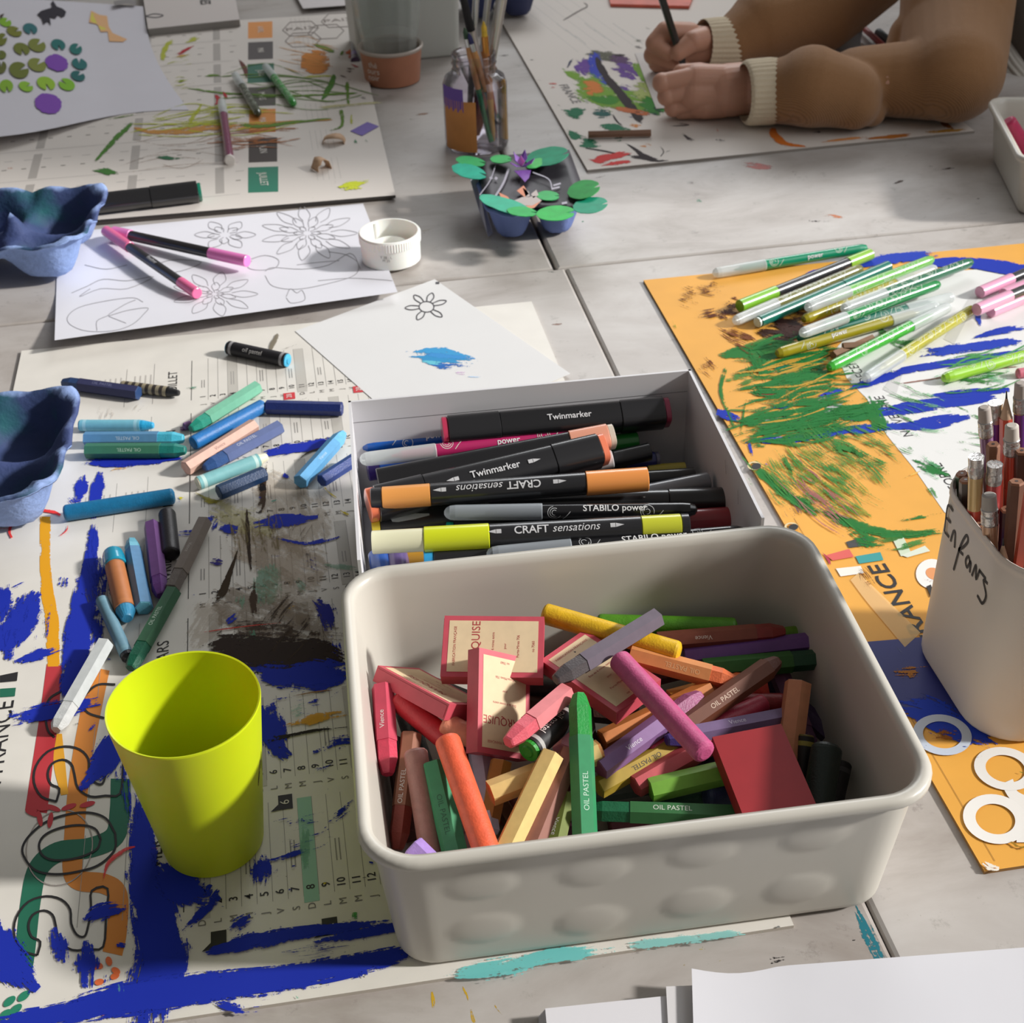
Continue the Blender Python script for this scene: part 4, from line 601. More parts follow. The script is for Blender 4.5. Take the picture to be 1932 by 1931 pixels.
# lily pad painting, top left
PL = [(-60, -10), (270, 12), (356, 207), (-60, 262)]
def zl(u, v): return 0.62+1.6*max(0, 1-u*1.5)*v+0.7*(u**3)*(1-v)**2
def bk(u, v): return (math.sin(math.pi*v)*-16*u**2*1.2, math.sin(math.pi*u)*(-3)*(v) + (6*math.sin(2*math.pi*u))*v)
def dl(mb):
    z = 0.0
    def hz(x, y):
        u, v = min(1, max(0, (x+60)/400)), min(1, max(0, (y+5)/250)); return zl(u, v)+0.10
    _hf[0] = hz
    pads = [(10, 26*1.6, 12, 8, (130, 180, 40)), (27, 59, 15, 9, (120, 124, 40)), (57, 54, 14, 10, (44, 110, 116)), (3, 74, 10, 12, (110, 116, 36)), (41, 92, 16, 11, (112, 120, 44)), (70, 85, 17, 12, (124, 132, 56)), (110, 84, 14, 10, (30, 110, 108)), (143, 92, 12, 10, (26, 112, 106)), (3, 103, 9, 8, (100, 110, 40)), (2, 127, 10, 12, (96, 100, 40)), (36, 132, 19, 15, (106, 116, 40)), (70, 122, 18, 12, (130, 138, 60)), (150, 120, 15, 10, (30, 108, 108)), (147, 143, 14, 9, (26, 100, 100)), (12, 162, 13, 12, (132, 176, 44)), (49, 163, 14, 9, (140, 190, 50)), (87, 157, 18, 12, (150, 192, 50)), (126, 159, 16, 11, (130, 188, 44))]
    for x, y, rx, ry, c in pads:
        a0 = random.choice([-70, -110, 60, 200, -50]); poly(mb, [(x, y)]+ell(x, y, rx, ry, 20, 20, a0+14, a0+346), K(c, .8), 0)
    for x, y, rx, ry in ((107, 118, 22, 15), (91, 195, 26, 19)):
        poly(mb, ell(x, y, rx, ry, 15, 40, jit=.06), K((126, 70, 176), .8), 0); poly(mb, ell(x, y-1, 4, 4), K((190, 160, 220), .8), 0)
    poly(mb, [(70, 27), (78, 20), (98, 14), (96, 6), (100, 1), (107, 12), (118, 16), (125, 22), (122, 30), (116, 33), (110, 28), (104, 35), (94, 32), (96, 48), (90, 40), (82, 46), (78, 34)], K((40, 36, 48), .8), 0)
    poly(mb, [(168, 42), (172, 20), (188, 28), (202, 30), (205, 50), (212, 62), (240, 74), (232, 79), (206, 78), (203, 60), (190, 60), (184, 46)], K((226, 178, 130), .8), 0); poly(mb, [(170, 40), (173, 24), (186, 30), (200, 56), (190, 56), (182, 44)], K((216, 208, 90), .8), 0)
    poly(mb, [(0, 28), (8, 25), (3, 36), (0, 38)], K((70, 56, 44), .8), 0)
    _hf[0] = None
sheet('lily_pad_painting', 'curled white sheet painted with green lily pads, purple flowers and a goldfish', 'painting', PL, zl, (214, 212, 220), draw=dl, back=bk, nu=20, nv=20)
# booklet and sheets at the far edge
mb = MB(); zz = 1.2; cs = [P(262, -60, 0)[:2], P(432, -60, 0)[:2], P(455, 58, 0)[:2], P(283, 76, 0)[:2]]
boxpoly(mb, [cs[3], cs[2], cs[1], cs[0]], 0.58, 1.5, M((206, 198, 194), .6), M((150, 146, 142), .8)); q = P(381, 8, 1.52); flat_text(mb, 'TERRES', (q[0]+.3, q[1]+3, 1.53), (0.05, -1, 0), 2.0, INK, bold=.02)
stroke(mb, [(275, 30), (292, 26), (308, 29), (294, 33), (276, 31)], 1.6, PEND, 1.52, ends=False); stroke(mb, [(215, 6), (240, 3), (256, 6)], 8, K((140, 136, 136)), 1.52)
tag(mb.build('booklet'), 'white booklet with black capital letters, partly under the lily pad painting', 'booklet')
sheet('blank_sheet', 'white sheet at the top edge above the month squares', 'paper', [(530, -60), (668, -60), (668, 9), (572, 16)], lambda u, v: 0.62, (208, 202, 202), nu=2, nv=2)
# sheets lower right
mb = MB(); pc = [P(1015, 1897, 1.0)[:2], P(1256, 1872, 1.0)[:2], P(1300, 2060, 1.0)[:2], P(1030, 2060, 1.0)[:2]]
for i in range(7):
    o = np.array([0.05*i, -0.03*i]); boxpoly(mb, [pc[3]+o, pc[2]+o, pc[1]+o, pc[0]+o], 0.02+i*.13, 0.13+i*.13, M((226, 225, 230), .7), M((190, 190, 196), .8))
tag(mb.build('paper_stack'), 'short stack of white paper at the bottom edge, left of the curled sheet', 'paper')
mb = MB(); pc = [P(1257, 1856, 1.3)[:2], P(1420, 1850, 1.3)[:2], P(1440, 2060, 1.3)[:2], P(1268, 2060, 1.3)[:2]]
boxpoly(mb, pc[::-1], 0.94, 1.06, M((222, 220, 222), .7)); tag(mb.build('card_sheet'), 'white card between the paper stack and the curled sheet at the bottom', 'paper')
sheet('curled_sheet', 'large white sheet with a lifted left corner at the lower right', 'paper', [(1305, 1828), (1990, 1784), (2020, 2060), (1312, 2060)], lambda u, v: 1.12+.35*max(0, 1-u*3.6)**2*1.0, (216, 216, 222), nu=30, nv=6, back=lambda u, v: (0, (11*math.sin(math.pi*min(1, u*4.1)) if u < .25 else 11*math.sin(math.pi*1)+0)*(1-v)*1.0+(8*(1-u)*min(1, u*4))*(1-v)))
# ------------------------------------------------------------------ storage bins
CREAM = M((200, 196, 186), 0.33, spec=0.45, coat=0.0)
def ray_plane(px, py, O, n):
    d = ((px-CX)*R_-(py-CY)*U_)/FPX+F_; return CAM+d*(((O-CAM)@n)/(d@n))
def make_bin(name, label, c, w, d, h, ang, taper=0.78, r=2.6, mat=None, bulge=None, rimw=0.45, th=0.22, cat='bin', z0=0.0):
    mat = mat or CREAM; t = thing(name, (c[0], c[1], z0), label, cat); ca, sa = math.cos(ang), math.sin(ang)
    def ringp(ins, z, rr, exn): return [np.array((c[0]+x*ca-y*sa, c[1]+x*sa+y*ca, z0+z)) for x, y in rrect(w-2*ins, d-2*ins, rr, 8, exn)]
    NE = 72 if bulge else 10
    prof = []  # outside, bottom to rim
    NZ = 40 if bulge else 8
    def ins(z): return taper*(1-z/h)+rimw
    rb_ = 0.4
    for k in range(4):
        a = math.radians(90*k/4); prof.append((ins(0.0)+rb_*(1-math.sin(a)), rb_*(1-math.cos(a))))
    for k in range(NZ+1): z = rb_+(h-0.75-rb_)*k/NZ; prof.append((ins(z), z))
    prof += [(0.1, h-0.62), (0.0, h-0.45), (0.0, h-0.2), (0.12, h), (rimw*0.9, h+0.0), (rimw+th*0.8, h-0.12), (rimw+th+.02, h-.5)]
    NI = 6
    for k in range(NI+1): z = h-0.7-(h-0.7-1.2)*k/NI; prof.append((ins(z)+th, z))
    prof += [(ins(0.6)+th+0.25, 0.6), (ins(.3)+th+0.9, 0.32)]
    mb = MB(); rings = []
    for i_, (q, z) in enumerate(prof):
        rg = ringp(q, z, max(0.6, r-q*0.6), NE)
        if bulge and i_ < NZ+5:
            for j, p_ in enumerate(rg):
                lx, ly = (p_[0]-c[0])*ca+(p_[1]-c[1])*sa, -(p_[0]-c[0])*sa+(p_[1]-c[1])*ca
                if abs(ly) > d/2-q-0.25 and ly < 0:
                    for (dx, dz, ra, rb) in bulge:
                        e = ((lx-dx)/ra)**2+((p_[2]-z0-dz)/rb)**2
                        if e < 1.15: dep = -0.11*max(0, (1.15-e)/1.15)**0.6*(1+0.0*e); rg[j] = p_+np.array([-sa, ca, 0])*dep
                    
        rings.append(rg)
    n = len(rings[0]); vs = [p_ for rg in rings for p_ in rg]
    fs = [[i*n+k, i*n+(k+1) % n, (i+1)*n+(k+1) % n, (i+1)*n+k] for i in range(len(rings)-1) for k in range(n)]
    mb.add(vs, fs, mat, smooth=True); mb.add(rings[0], [list(range(n))[::-1]], mat); mb.add(rings[-1], [list(range(n))], mat)
    mb.build('shell', t); return t
BA = math.radians(7.14-9.2)
bc = np.array([-0.68, 39.97]); bu = np.array([math.cos(BA), math.sin(BA)]); bv = np.array([-bu[1], bu[0]])
BINC = bc+bu*13.35+bv*10.65
def facelocal(px, py):
    n = np.array([-bv[0], -bv[1], -0.087]); O = np.array([*(BINC-bv*(10.65-0.45-0.4)), 4.7]); q = ray_plane(px, py, O, n); return ((q[:2]-BINC)@bu, q[2])
BULGE = []  # ovals of the front face, shaped as slight bulges for their shading
for px, py in ((908, 1674), (1122, 1648), (1325, 1612), (1537, 1582), (915, 1757), (1113, 1742), (1312, 1708), (1505, 1682)):
    lx, lz = facelocal(px, py); BULGE.append((lx, lz, 1.55, 1.12))
PASTEL_BIN = make_bin('storage_bin', 'large cream plastic bin with slight oval bulges, filled with pastels and matchbox-like cases', BINC, 26.7, 21.3, 9.0, BA, bulge=BULGE, z0=0.23)
make_bin('storage_bin', 'low cream plastic bin at the right edge on the far table, holding a pink pastel', (81.75, 118.75), 25, 17.3, 6.1, math.radians(-15.4), taper=0.9, r=2.0)
make_bin('storage_bin', 'grey-white plastic box behind the terracotta pot, cut by the top edge', (16.8, 180.0), 14.6, 11, 12, math.radians(3), mat=M((188, 190, 184), .4), r=1.2, taper=.4)
# white cardboard box with markers
t = thing('cardboard_box', (13, 70, 0), 'open white cardboard box full of felt markers behind the pastel bin', 'box')
CB = M((214, 213, 216), .55, var=.01, vscale=30); A0 = np.array([2.09, 79.46]); A1 = np.array([25.3, 78.56]); bd = nrm(np.append(A1-A0, 0))[:2]; bn = np.array([bd[1], -bd[0]]); BD = 17.3; BH = 9.0
def bwall(nm, a, b, inw, h0=0.235, h1=BH, th=.18):
    mb = MB(); a = np.array(a); b = np.array(b); mb2 = None; hexa(mb, (*a, h0), (*(b-a), 0), (*(inw*th), 0), (0, 0, h1-h0), CB)
    q = nrm(b-a); mb.add([(*(a+q*.1+inw*(th+.01)), h1-1.6), (*(b-q*.1+inw*(th+.01)), h1-1.6), (*(b-q*.1+inw*(th+.01)), h1-1.635), (*(a+q*.1+inw*(th+.01)), h1-1.635)], [[0, 1, 2, 3]], M((110, 108, 112), .7)) if nm == 'back_wall' else None
    mb.build(nm, t)
B0, B1 = A0, A1+bd*0.0; C0, C1 = B0+bn*BD-bd*.25, B1+bn*BD+bd*.1
bwall('back_wall', B0, B1, bn); bwall('side_wall', B0, C0, bd); bwall('side_wall', B1, C1, -bd); bwall('front_wall', C0, C1, -bn, h1=7.1)
mb = MB(); boxpoly(mb, [C0+bd*.2, C1-bd*.2, B1-bd*.2, B0+bd*.2], 0.235, 0.4, CB); mb.build('bottom', t)
for px, py, ln, an in ((1368, 868, 12, 60), (1392, 925, 20, 70)):
    mb = MB(); q = ray_plane(px, py, np.array([*(B1-bd*.2), 5]), np.append(bd, 0)); e = np.append(bn, 0)*math.cos(math.radians(an))*.9+np.array([0, 0, -math.sin(math.radians(an))])*.9
    s_ = np.append(bn, 0)*.03; mb.add([q-s_, q+s_, q+s_+e, q-s_+e], [[0, 1, 2, 3]], PEND); mb.build('scuff_mark', t)
# lime cup
CUP = P(338, 1332, 11); cb = P(408, 1579, 0.25); cc = (cb[0]-.12, cb[1]-.15, 0.24); LIME = M((200, 214, 26), .38, spec=.4, sss=0.12)
mb = MB(); lathe(mb, cc, [(0.05, 2.3, LIME), (0.0, 2.5, LIME), (0.1, 2.62, LIME), (9.85, 3.74, LIME), (9.95, 3.72, LIME), (9.92, 3.63, LIME), (.5, 2.5, LIME), (.35, 2.2, LIME)], 96, cap=(True, True))
t = thing('drinking_cup', cc, 'empty lime green plastic cup standing on the blue-painted calendar', 'cup'); mb.build('shell', t)
mb = MB()
for k, (a, zt, l, sl) in enumerate(((.02, 6.6, 1.0, .5), (-.06, 6.3, 1.3, .9), (.05, 5.9, .9, -.3), (-.1, 5.6, .8, .6))):
    a0 = math.radians(-14)+a; r = 2.62+(3.74-2.62)*(zt/9.85)+.012; r1 = 2.62+(3.74-2.62)*((zt-l)/9.85)+.012; a1 = a0-sl*.12
    mb.add([(cc[0]+r*math.cos(a0), cc[1]+r*math.sin(a0), cc[2]+zt), (cc[0]+r*math.cos(a0+.02), cc[1]+r*math.sin(a0+.02), cc[2]+zt), (cc[0]+r1*math.cos(a1+.02), cc[1]+r1*math.sin(a1+.02), cc[2]+zt-l), (cc[0]+r1*math.cos(a1), cc[1]+r1*math.sin(a1), cc[2]+zt-l)], [[0, 1, 2, 3]], INK)
mb.build('pen_scribble', t)
# pencil container "Enfants"
PW = M((206, 198, 190), .4, spec=.4, var=.02, vscale=15)
PCX, PCY, PCW, PCD, PCH = 39.2, 54.3, 10.8, 10.6, 12.0
t = make_bin('pencil_container', 'tall off-white rounded container marked Enfants, packed with pencils, right edge', (PCX, PCY), PCW, PCD, PCH, 0.0, taper=0.05, r=2.9, mat=PW, rimw=.06, th=.2, cat='container', z0=.23)
mb = MB(); segs = [[(0, 0), (-.1, .9), (.25, 1.0)], [(-.05, .5), (.25, .55)], [(0, 0), (.32, .05)], [(.45, 0), (.5, .42), (.62, .45), (.72, .1), (.75, 0)], [(.95, -.7), (1.05, .3), (1.25, .9), (1.4, .8), (1.2, .4), (1.0, .15), (1.3, .2)], [(1.75, .3), (1.6, .4), (1.5, .15), (1.65, .02), (1.78, .35), (1.85, 0)], [(2.0, 0), (2.1, .5), (2.25, .1), (2.35, .55)], [(2.35, .5), (2.75, .55)], [(2.9, .5), (2.65, .4), (2.95, .1), (2.85, -.3), (2.5, -.3)]]
sc_ = 1.8; x0_ = PCX-PCW/2+.07
for sg in segs:
    pts = smoothpts([(q[0]*sc_, q[1]*sc_) for q in sg], 5); v, f = strip2d([tuple(q) for q in pts], .17)
    mb.add([np.array((x0_-.03, PCY+2.9-a, 9.55+b-a*.10)) for a, b in v], f, INK)
mb.build('handwriting', t)
# ------------------------------------------------------------------ pastels
DARKIN = (40, 34, 30)
def core_prof(L, r, m, tip=True, tl=.8, butt=0):
    return [(butt, r*.93, m), (butt+.04, r, m), (L-tl, r, m), (L-.08, r*.62, m), (L, r*.5, m)] if tip else [(butt, r*.9, m), (butt+.07, r, m), (L-.07, r, m), (L, r*.88, m)]
def place(a, b, za, zb, L):
    if zb is None: return P(*a, za), zfar(a, za, b, L, 1)
    A = P(*a, za); B = P(*b, zb)
    if L: B = A+nrm(B-A)*L
    return A, B
LOG = []
WT = (222, 218, 214)
def pastel(label, a, b, za, zb, kind='hex', body=(200, 80, 90), tip=(180, 50, 60), r=.58, L=None, tl=1.7, txt=None, tc=WT, g=None, roll=0.26, fl=1, tx=.45, n='oil_pastel', sharp=.8):
    A, B = place(a, b, za, zb, L); ax = Axis(A, B, roll); L = ax.L; LOG.append((label[:40], round(L, 2), round(min(A[2], B[2])-r, 2)))
    mt = M(tip, .45, bump=.25, bscale=900, var=.10, vscale=220); nn = 6 if kind in ('hex', 'bare') else 20
    if kind in ('bare', 'round'):
        mb = MB(); e = r*.45
        pr = [(0, r*.55, mt), (.05, r*.8, mt), (e*.6, r*.97, mt), (e, r, mt), (L-e, r, mt), (L-e*.5, r*.93, mt), (L-.06, r*.75, mt), (L, r*.5, mt)] if kind == 'round' else core_prof(L, r, mt, False)
        if sharp == 0 and kind == 'round': pr = pr[:5]+[(L-.2, r*.9, mt), (L, r*.6, mt)]
        sweep(mb, ax, pr, nn, smooth=kind == 'round'); o = mb.build(n, loc=(A+B)/2*[1, 1, 0]+[0, 0, min(A[2], B[2])-r])
        return tag(o, label, 'pastel', g)
    t = thing(n, (A+B)/2*[1, 1, 0]+[0, 0, min(A[2], B[2])-r], label, 'pastel', g)
    mb = MB(); sweep(mb, ax, core_prof(L, r*.93, mt, True, sharp), nn, smooth=False); mb.build('pastel_stick', t)
    mw = M(body, .5, var=.06, vscale=200, spec=.4); mb = MB(); w1 = L-tl
    if kind == 'hex':
        sweep(mb, ax, [(.03, r, mw), (w1, r, mw)], nn, cap=(False, False), smooth=False); sweep(mb, ax, [(w1, r, mw), (w1+.005, r*.93, mw)], nn, cap=(False, False), smooth=False); sweep(mb, ax, [(.02, r*.9, mt), (.03, r, mw)], nn, cap=(False, False), smooth=False)
    else:
        ws = M(tc if kind == 'paper' else (150, 140, 116), .6)
        seq = [(.1, mw), (.35, ws), (.6, mw), (w1-.45, ws), (w1-.2, mw), (w1, mw)] if kind == 'paper' else [(x, mw if i % 2 else ws) for i, x in enumerate(np.linspace(.1, w1, 14))]
        for (t0, m0), (t1, _) in zip(seq[:-1], seq[1:]): sweep(mb, ax, [(t0, r, m0), (t1, r, m0)], 20, cap=(False, False), smooth=True)
        sweep(mb, ax, [(.1, r*.9, mw), (.1, r, mw)], 20, cap=(True, False)); sweep(mb, ax, [(w1, r, mw), (w1, r*.9, mw)], 20, cap=(False, False))
    wr = mb.build('paper_wrapper', t)
    if txt:
        v, f = text2d(txt, r*(.62 if kind == 'hex' else .9)); mb = MB(); wrap(mb, Axis(A, B, roll if kind == 'hex' else roll), L*tx, r*(math.cos(math.pi/6) if kind == 'hex' else 1), v, f, M(tc if kind != 'paper' else WT, .5), flip=fl, flat=kind == 'hex', off=.008 if kind == 'hex' else .02); mb.build('printed_lettering', wr)
    return t
OP = 'OIL PASTEL'; ZC = .24+.56
LG_ = 'loose pastels on the painted calendar'
pastel('dark navy hexagonal pastel with a light blue end, nearest the upper left egg box rim', (262, 742), (118, 722), ZC, ZC, 'hex', (54, 56, 92), (40, 66, 110), txt='OIL PASTEL', tc=(120, 124, 160), fl=-1, tl=1.6, g=LG_)
pastel('short black-tipped crayon in a striped snakeskin wrapper beside the navy pastel', (230, 728), (338, 742), .24+.42, .24+.42, 'snake', (60, 54, 50), (26, 26, 28), r=.42, tl=1.0, g=LG_)
pastel('black wrapped pastel with a sky blue end, alone near the daisy sheet', (430, 656), (546, 681), ZC, ZC, 'paper', (30, 28, 32), (70, 176, 216), r=.58, tl=.25, txt='oil pastel', tc=(150, 148, 150), sharp=.15, g=LG_)
pastel('mint green hexagonal pastel with a dark teal tip, top of the fanned group', (486, 731), (360, 810), ZC+.05, ZC, 'hex', (112, 178, 150), (30, 140, 118), tl=1.7, g=LG_)
pastel('shiny bright blue pastel lying just below the mint green one', (498, 765), (362, 838), ZC, ZC, 'round', (0, 0, 0), (28, 110, 178), r=.55, g=LG_)
pastel('bare dark navy pastel touching the left edge of the marker box', (502, 768), (652, 772), ZC, ZC, 'bare', (0, 0, 0), (24, 42, 106), r=.55, L=6.0, g=LG_)
pastel('pale pink hexagonal pastel in the fanned group', (350, 884), (482, 802), ZC+.05, ZC+.3, 'hex', (212, 172, 156), (214, 168, 152), tl=.12, txt='Vience', tc=(150, 110, 100), fl=1, sharp=.1, g=LG_)
pastel('slate blue wrapped pastel with a dark blue tip, under the pale pink one', (528, 806), (385, 884), ZC, ZC, 'hex', (92, 106, 150), (44, 78, 132), tl=1.9, txt=OP, tc=(196, 200, 214), fl=-1, g=LG_)
pastel('light cyan round pastel with a printed paper wrapper in the fanned group', (372, 913), (504, 862), .24+.5, .24+.5, 'paper', (128, 186, 190), (226, 222, 196), r=.5, tl=.7, tc=(196, 226, 222), g=LG_)
pastel('short bare dark blue pastel below the cyan wrapped one', (412, 930), (500, 893), ZC, ZC, 'bare', (0, 0, 0), (26, 58, 98), r=.56, g=LG_)
pastel('light blue hexagonal pastel leaning towards the marker box', (566, 910), (648, 818), ZC, ZC+.15, 'hex', (96, 160, 206), (104, 178, 226), tl=1.5, txt='Vience', tc=(180, 206, 224), g=LG_)
pastel('bare dark blue pastel by the marker box wall, below the light blue one', (606, 908), (668, 868), ZC, ZC, 'bare', (0, 0, 0), (34, 62, 134), r=.5, L=3.6, g=LG_)
pastel('slim light cyan pastel in a worn paper wrapper, behind the green one', (150, 803), (290, 803), .24+.44, .24+.44, 'paper', (116, 182, 200), (40, 160, 206), r=.44, tl=1.0, tc=(150, 200, 214), g=LG_)
pastel('blue wrapped hexagonal pastel with a turquoise tip, tight behind the green one', (160, 829), (347, 828), ZC, ZC, 'hex', (88, 138, 176), (70, 180, 206), tl=1.9, txt=OP, tc=(190, 206, 220), fl=-1, g=LG_)
pastel('green wrapped hexagonal pastel with a teal tip', (162, 851), (351, 850), ZC, ZC, 'hex', (58, 116, 90), (22, 120, 110), tl=1.9, txt=OP, tc=(170, 200, 180), fl=-1, g=LG_)
pastel('long bare teal blue pastel below the left egg box', (120, 969), (330, 936), ZC, ZC, 'round', (0, 0, 0), (14, 106, 150), r=.58, g=LG_)
t = pastel('copper brown pastel with a glossy turquoise cap', (212, 1048), (240, 1168), ZC+.1, ZC, 'paper', (172, 108, 64), (50, 130, 170), r=.66, tl=.9, tc=(176, 112, 66), sharp=.7, g=LG_)
mb = MB(); ax_ = Axis(P(212, 1040, ZC+.15), P(222, 1085, ZC+.1)); tq = M((24, 138, 168), .25, coat=.6); sweep(mb, ax_, [(0, .3, tq), (.1, .5, tq), (.35, .66, tq), (.9, .72, tq), (1.6, .75, tq), (1.75, .7, tq)], 20); mb.build('cap', t)
pastel('light blue hexagonal pastel with a pale cyan tip, beside the copper one', (272, 1148), (248, 1020), ZC, ZC, 'hex', (82, 128, 168), (100, 168, 190), tl=1.3, g=LG_)
pastel('purple hexagonal pastel with a worn tip', (287, 992), (303, 1125), ZC, ZC, 'hex', (106, 68, 124), (96, 52, 120), tl=1.7, g=LG_)
pastel('short shiny black bullet shaped pastel', (323, 1048), (315, 968), ZC, ZC, 'round', (0, 0, 0), (24, 20, 24), r=.6, g=LG_)
pastel('grey-brown hexagonal pastel laid end to end with the green one', (385, 986), (322, 1118), ZC+.1, ZC, 'hex', (118, 108, 100), (98, 90, 84), tl=1.9, txt='Vience', tc=(170, 164, 156), sharp=.2, g=LG_)
pastel('dark green wrapped pastel whose tip hides behind the lime cup', (326, 1118), (246, 1262), ZC, ZC, 'hex', (50, 92, 66), (14, 84, 62), tl=2.0, txt=OP, tc=(176, 196, 180), fl=-1, tx=.4, g=LG_)
pastel('slim worn light blue crayon with black ends, near the cup', (192, 1132), (243, 1245), .24+.42, .24+.42, 'paper', (104, 142, 160), (24, 26, 34), r=.42, tl=.5, tc=(110, 150, 165), sharp=.2, g=LG_)
pastel('white hexagonal pastel left of the lime cup', (198, 1216), (106, 1378), ZC, ZC, 'hex', (184, 188, 188), (190, 192, 192), tl=1.9, sharp=.5, g=LG_)
pastel('small purple pastel stub half hidden by the green pair', (346, 806), (362, 800), .24+.3, .24+.3, 'round', (0, 0, 0), (120, 86, 136), r=.3, g=LG_)
# ---- pastels inside the bin (height of both ends above the table, cm)
BG = 'pastels piled in the bin'
def bp_(label, a, b, za, zb, kind='hex', body=(0, 0, 0), tip=(0, 0, 0), **k): k.setdefault('g', BG); return pastel(label, a, b, za, zb, kind, body, tip, **k)
# bottom layers: dark pastels added to stand in for the shade in the gaps
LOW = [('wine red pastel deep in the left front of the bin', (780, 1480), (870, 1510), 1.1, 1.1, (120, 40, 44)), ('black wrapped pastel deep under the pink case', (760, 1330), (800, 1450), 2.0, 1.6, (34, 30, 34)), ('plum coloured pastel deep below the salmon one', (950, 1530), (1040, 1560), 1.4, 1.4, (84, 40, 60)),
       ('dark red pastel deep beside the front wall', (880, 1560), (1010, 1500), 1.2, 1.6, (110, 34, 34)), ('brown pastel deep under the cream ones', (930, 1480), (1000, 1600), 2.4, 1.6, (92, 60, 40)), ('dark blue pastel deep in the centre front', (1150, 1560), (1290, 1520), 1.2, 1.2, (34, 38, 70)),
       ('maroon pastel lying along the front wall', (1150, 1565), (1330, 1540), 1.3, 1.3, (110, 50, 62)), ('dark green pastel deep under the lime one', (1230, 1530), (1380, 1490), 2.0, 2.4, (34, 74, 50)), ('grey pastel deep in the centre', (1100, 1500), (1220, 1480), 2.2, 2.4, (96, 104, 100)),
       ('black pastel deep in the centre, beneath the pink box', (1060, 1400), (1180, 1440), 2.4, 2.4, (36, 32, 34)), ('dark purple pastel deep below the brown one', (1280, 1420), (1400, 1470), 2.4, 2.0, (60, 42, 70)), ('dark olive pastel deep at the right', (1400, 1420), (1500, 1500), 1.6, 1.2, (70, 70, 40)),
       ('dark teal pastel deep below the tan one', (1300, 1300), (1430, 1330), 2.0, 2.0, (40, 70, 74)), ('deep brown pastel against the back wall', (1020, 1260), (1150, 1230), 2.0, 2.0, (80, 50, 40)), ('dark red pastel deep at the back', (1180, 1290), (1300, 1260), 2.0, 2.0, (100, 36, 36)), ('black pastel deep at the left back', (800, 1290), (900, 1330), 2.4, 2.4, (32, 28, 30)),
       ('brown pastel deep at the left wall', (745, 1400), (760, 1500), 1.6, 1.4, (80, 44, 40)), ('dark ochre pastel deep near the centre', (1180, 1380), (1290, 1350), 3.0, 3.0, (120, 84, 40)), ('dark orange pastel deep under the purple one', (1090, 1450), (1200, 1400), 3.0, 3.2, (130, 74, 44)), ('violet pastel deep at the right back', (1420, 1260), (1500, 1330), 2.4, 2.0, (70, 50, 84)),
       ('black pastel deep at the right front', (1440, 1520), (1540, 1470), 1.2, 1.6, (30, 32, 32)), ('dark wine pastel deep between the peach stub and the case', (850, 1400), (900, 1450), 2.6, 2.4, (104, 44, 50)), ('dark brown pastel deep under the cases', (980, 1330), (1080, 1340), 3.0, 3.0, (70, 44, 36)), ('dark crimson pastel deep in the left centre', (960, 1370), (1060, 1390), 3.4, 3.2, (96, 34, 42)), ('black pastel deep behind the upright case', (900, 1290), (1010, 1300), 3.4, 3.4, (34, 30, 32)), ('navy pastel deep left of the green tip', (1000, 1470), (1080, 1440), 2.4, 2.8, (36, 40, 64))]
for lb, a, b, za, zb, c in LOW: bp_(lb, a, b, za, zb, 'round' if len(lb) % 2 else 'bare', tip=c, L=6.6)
bp_('lilac pastel stub in the near left corner of the bin', (777, 1598), (835, 1655), 5.0, 4.2, 'bare', tip=(158, 128, 196), L=4.5, r=.62)
bp_('olive green pastel standing low by the front wall', (1066, 1500), (1046, 1592), 3.4, 2.6, 'hex', (112, 124, 58), (90, 106, 46), L=6.6, txt='Vience', tx=.3)
bp_('ochre pastel behind the long orange one', (946, 1436), (912, 1600), 4.6, 2.2, 'hex', (176, 126, 62), (150, 96, 40), L=7.2)
bp_('rust brown wrapped pastel with a red tip, by the left wall', (776, 1384), (750, 1604), 4.6, 1.6, 'hex', (148, 98, 76), (142, 60, 48), tl=2.2, txt=OP, tx=.48, fl=-1)
bp_('mauve brown pastel with broken end beside the rust one', (783, 1414), (806, 1560), 5.2, 3.0, 'round', tip=(158, 112, 104), L=7, r=.62)
bp_('pale lilac pastel under the upright case', (894, 1352), (914, 1500), 4.6, 3.4, 'hex', (176, 172, 196), (190, 190, 210), L=7, sharp=.2)
bp_('pale pink pastel next to the lilac one', (925, 1420), (900, 1540), 3.6, 2.6, 'hex', (206, 158, 176), (206, 158, 176), L=6)
bp_('dark green wrapped pastel leaning to the front left', (818, 1440), (862, 1625), 5.0, 2.6, 'hex', (66, 138, 98), (50, 116, 80), tl=.3, txt='OIL PASTEL', tx=.55, tc=(40, 90, 66), sharp=.1, r=.66)
bp_('raspberry wrapped pastel along the left wall with rounded tip', (722, 1296), (732, 1462), 5.6, 3.9, 'hex', (190, 66, 88), (196, 56, 82), tl=1.8, txt='Vience', tx=.42, fl=-1, r=.62)
bp_('bright red round pastel under the left case', (748, 1318), (862, 1412), 5.2, 4.4, 'round', tip=(196, 48, 58), r=.62)
bp_('peach round pastel stub beneath the pink cases', (835, 1362), (872, 1382), 5.4, 5.0, 'round', tip=(220, 140, 112), r=.6, L=3)
bp_('orange-brown hexagonal pastel with a squared end, left of the purple one', (1135, 1398), (1232, 1352), 4.6, 4.8, 'hex', (196, 120, 60), (180, 100, 50), L=7.2, tl=.4, txt='Vience', tx=.6, tc=(226, 180, 120))
bp_('mauve pink pastel with a pointed tip behind the green one', (1062, 1420), (1078, 1352), 4.4, 4.2, 'hex', (192, 124, 132), (198, 130, 150), L=6.4)
bp_('mustard wrapped pastel under the purple one', (1128, 1488), (1228, 1432), 4.0, 4.2, 'hex', (172, 144, 52), (170, 140, 50), L=7.2, tl=.3, txt=OP, tc=(44, 40, 34), fl=-1, tx=.4)
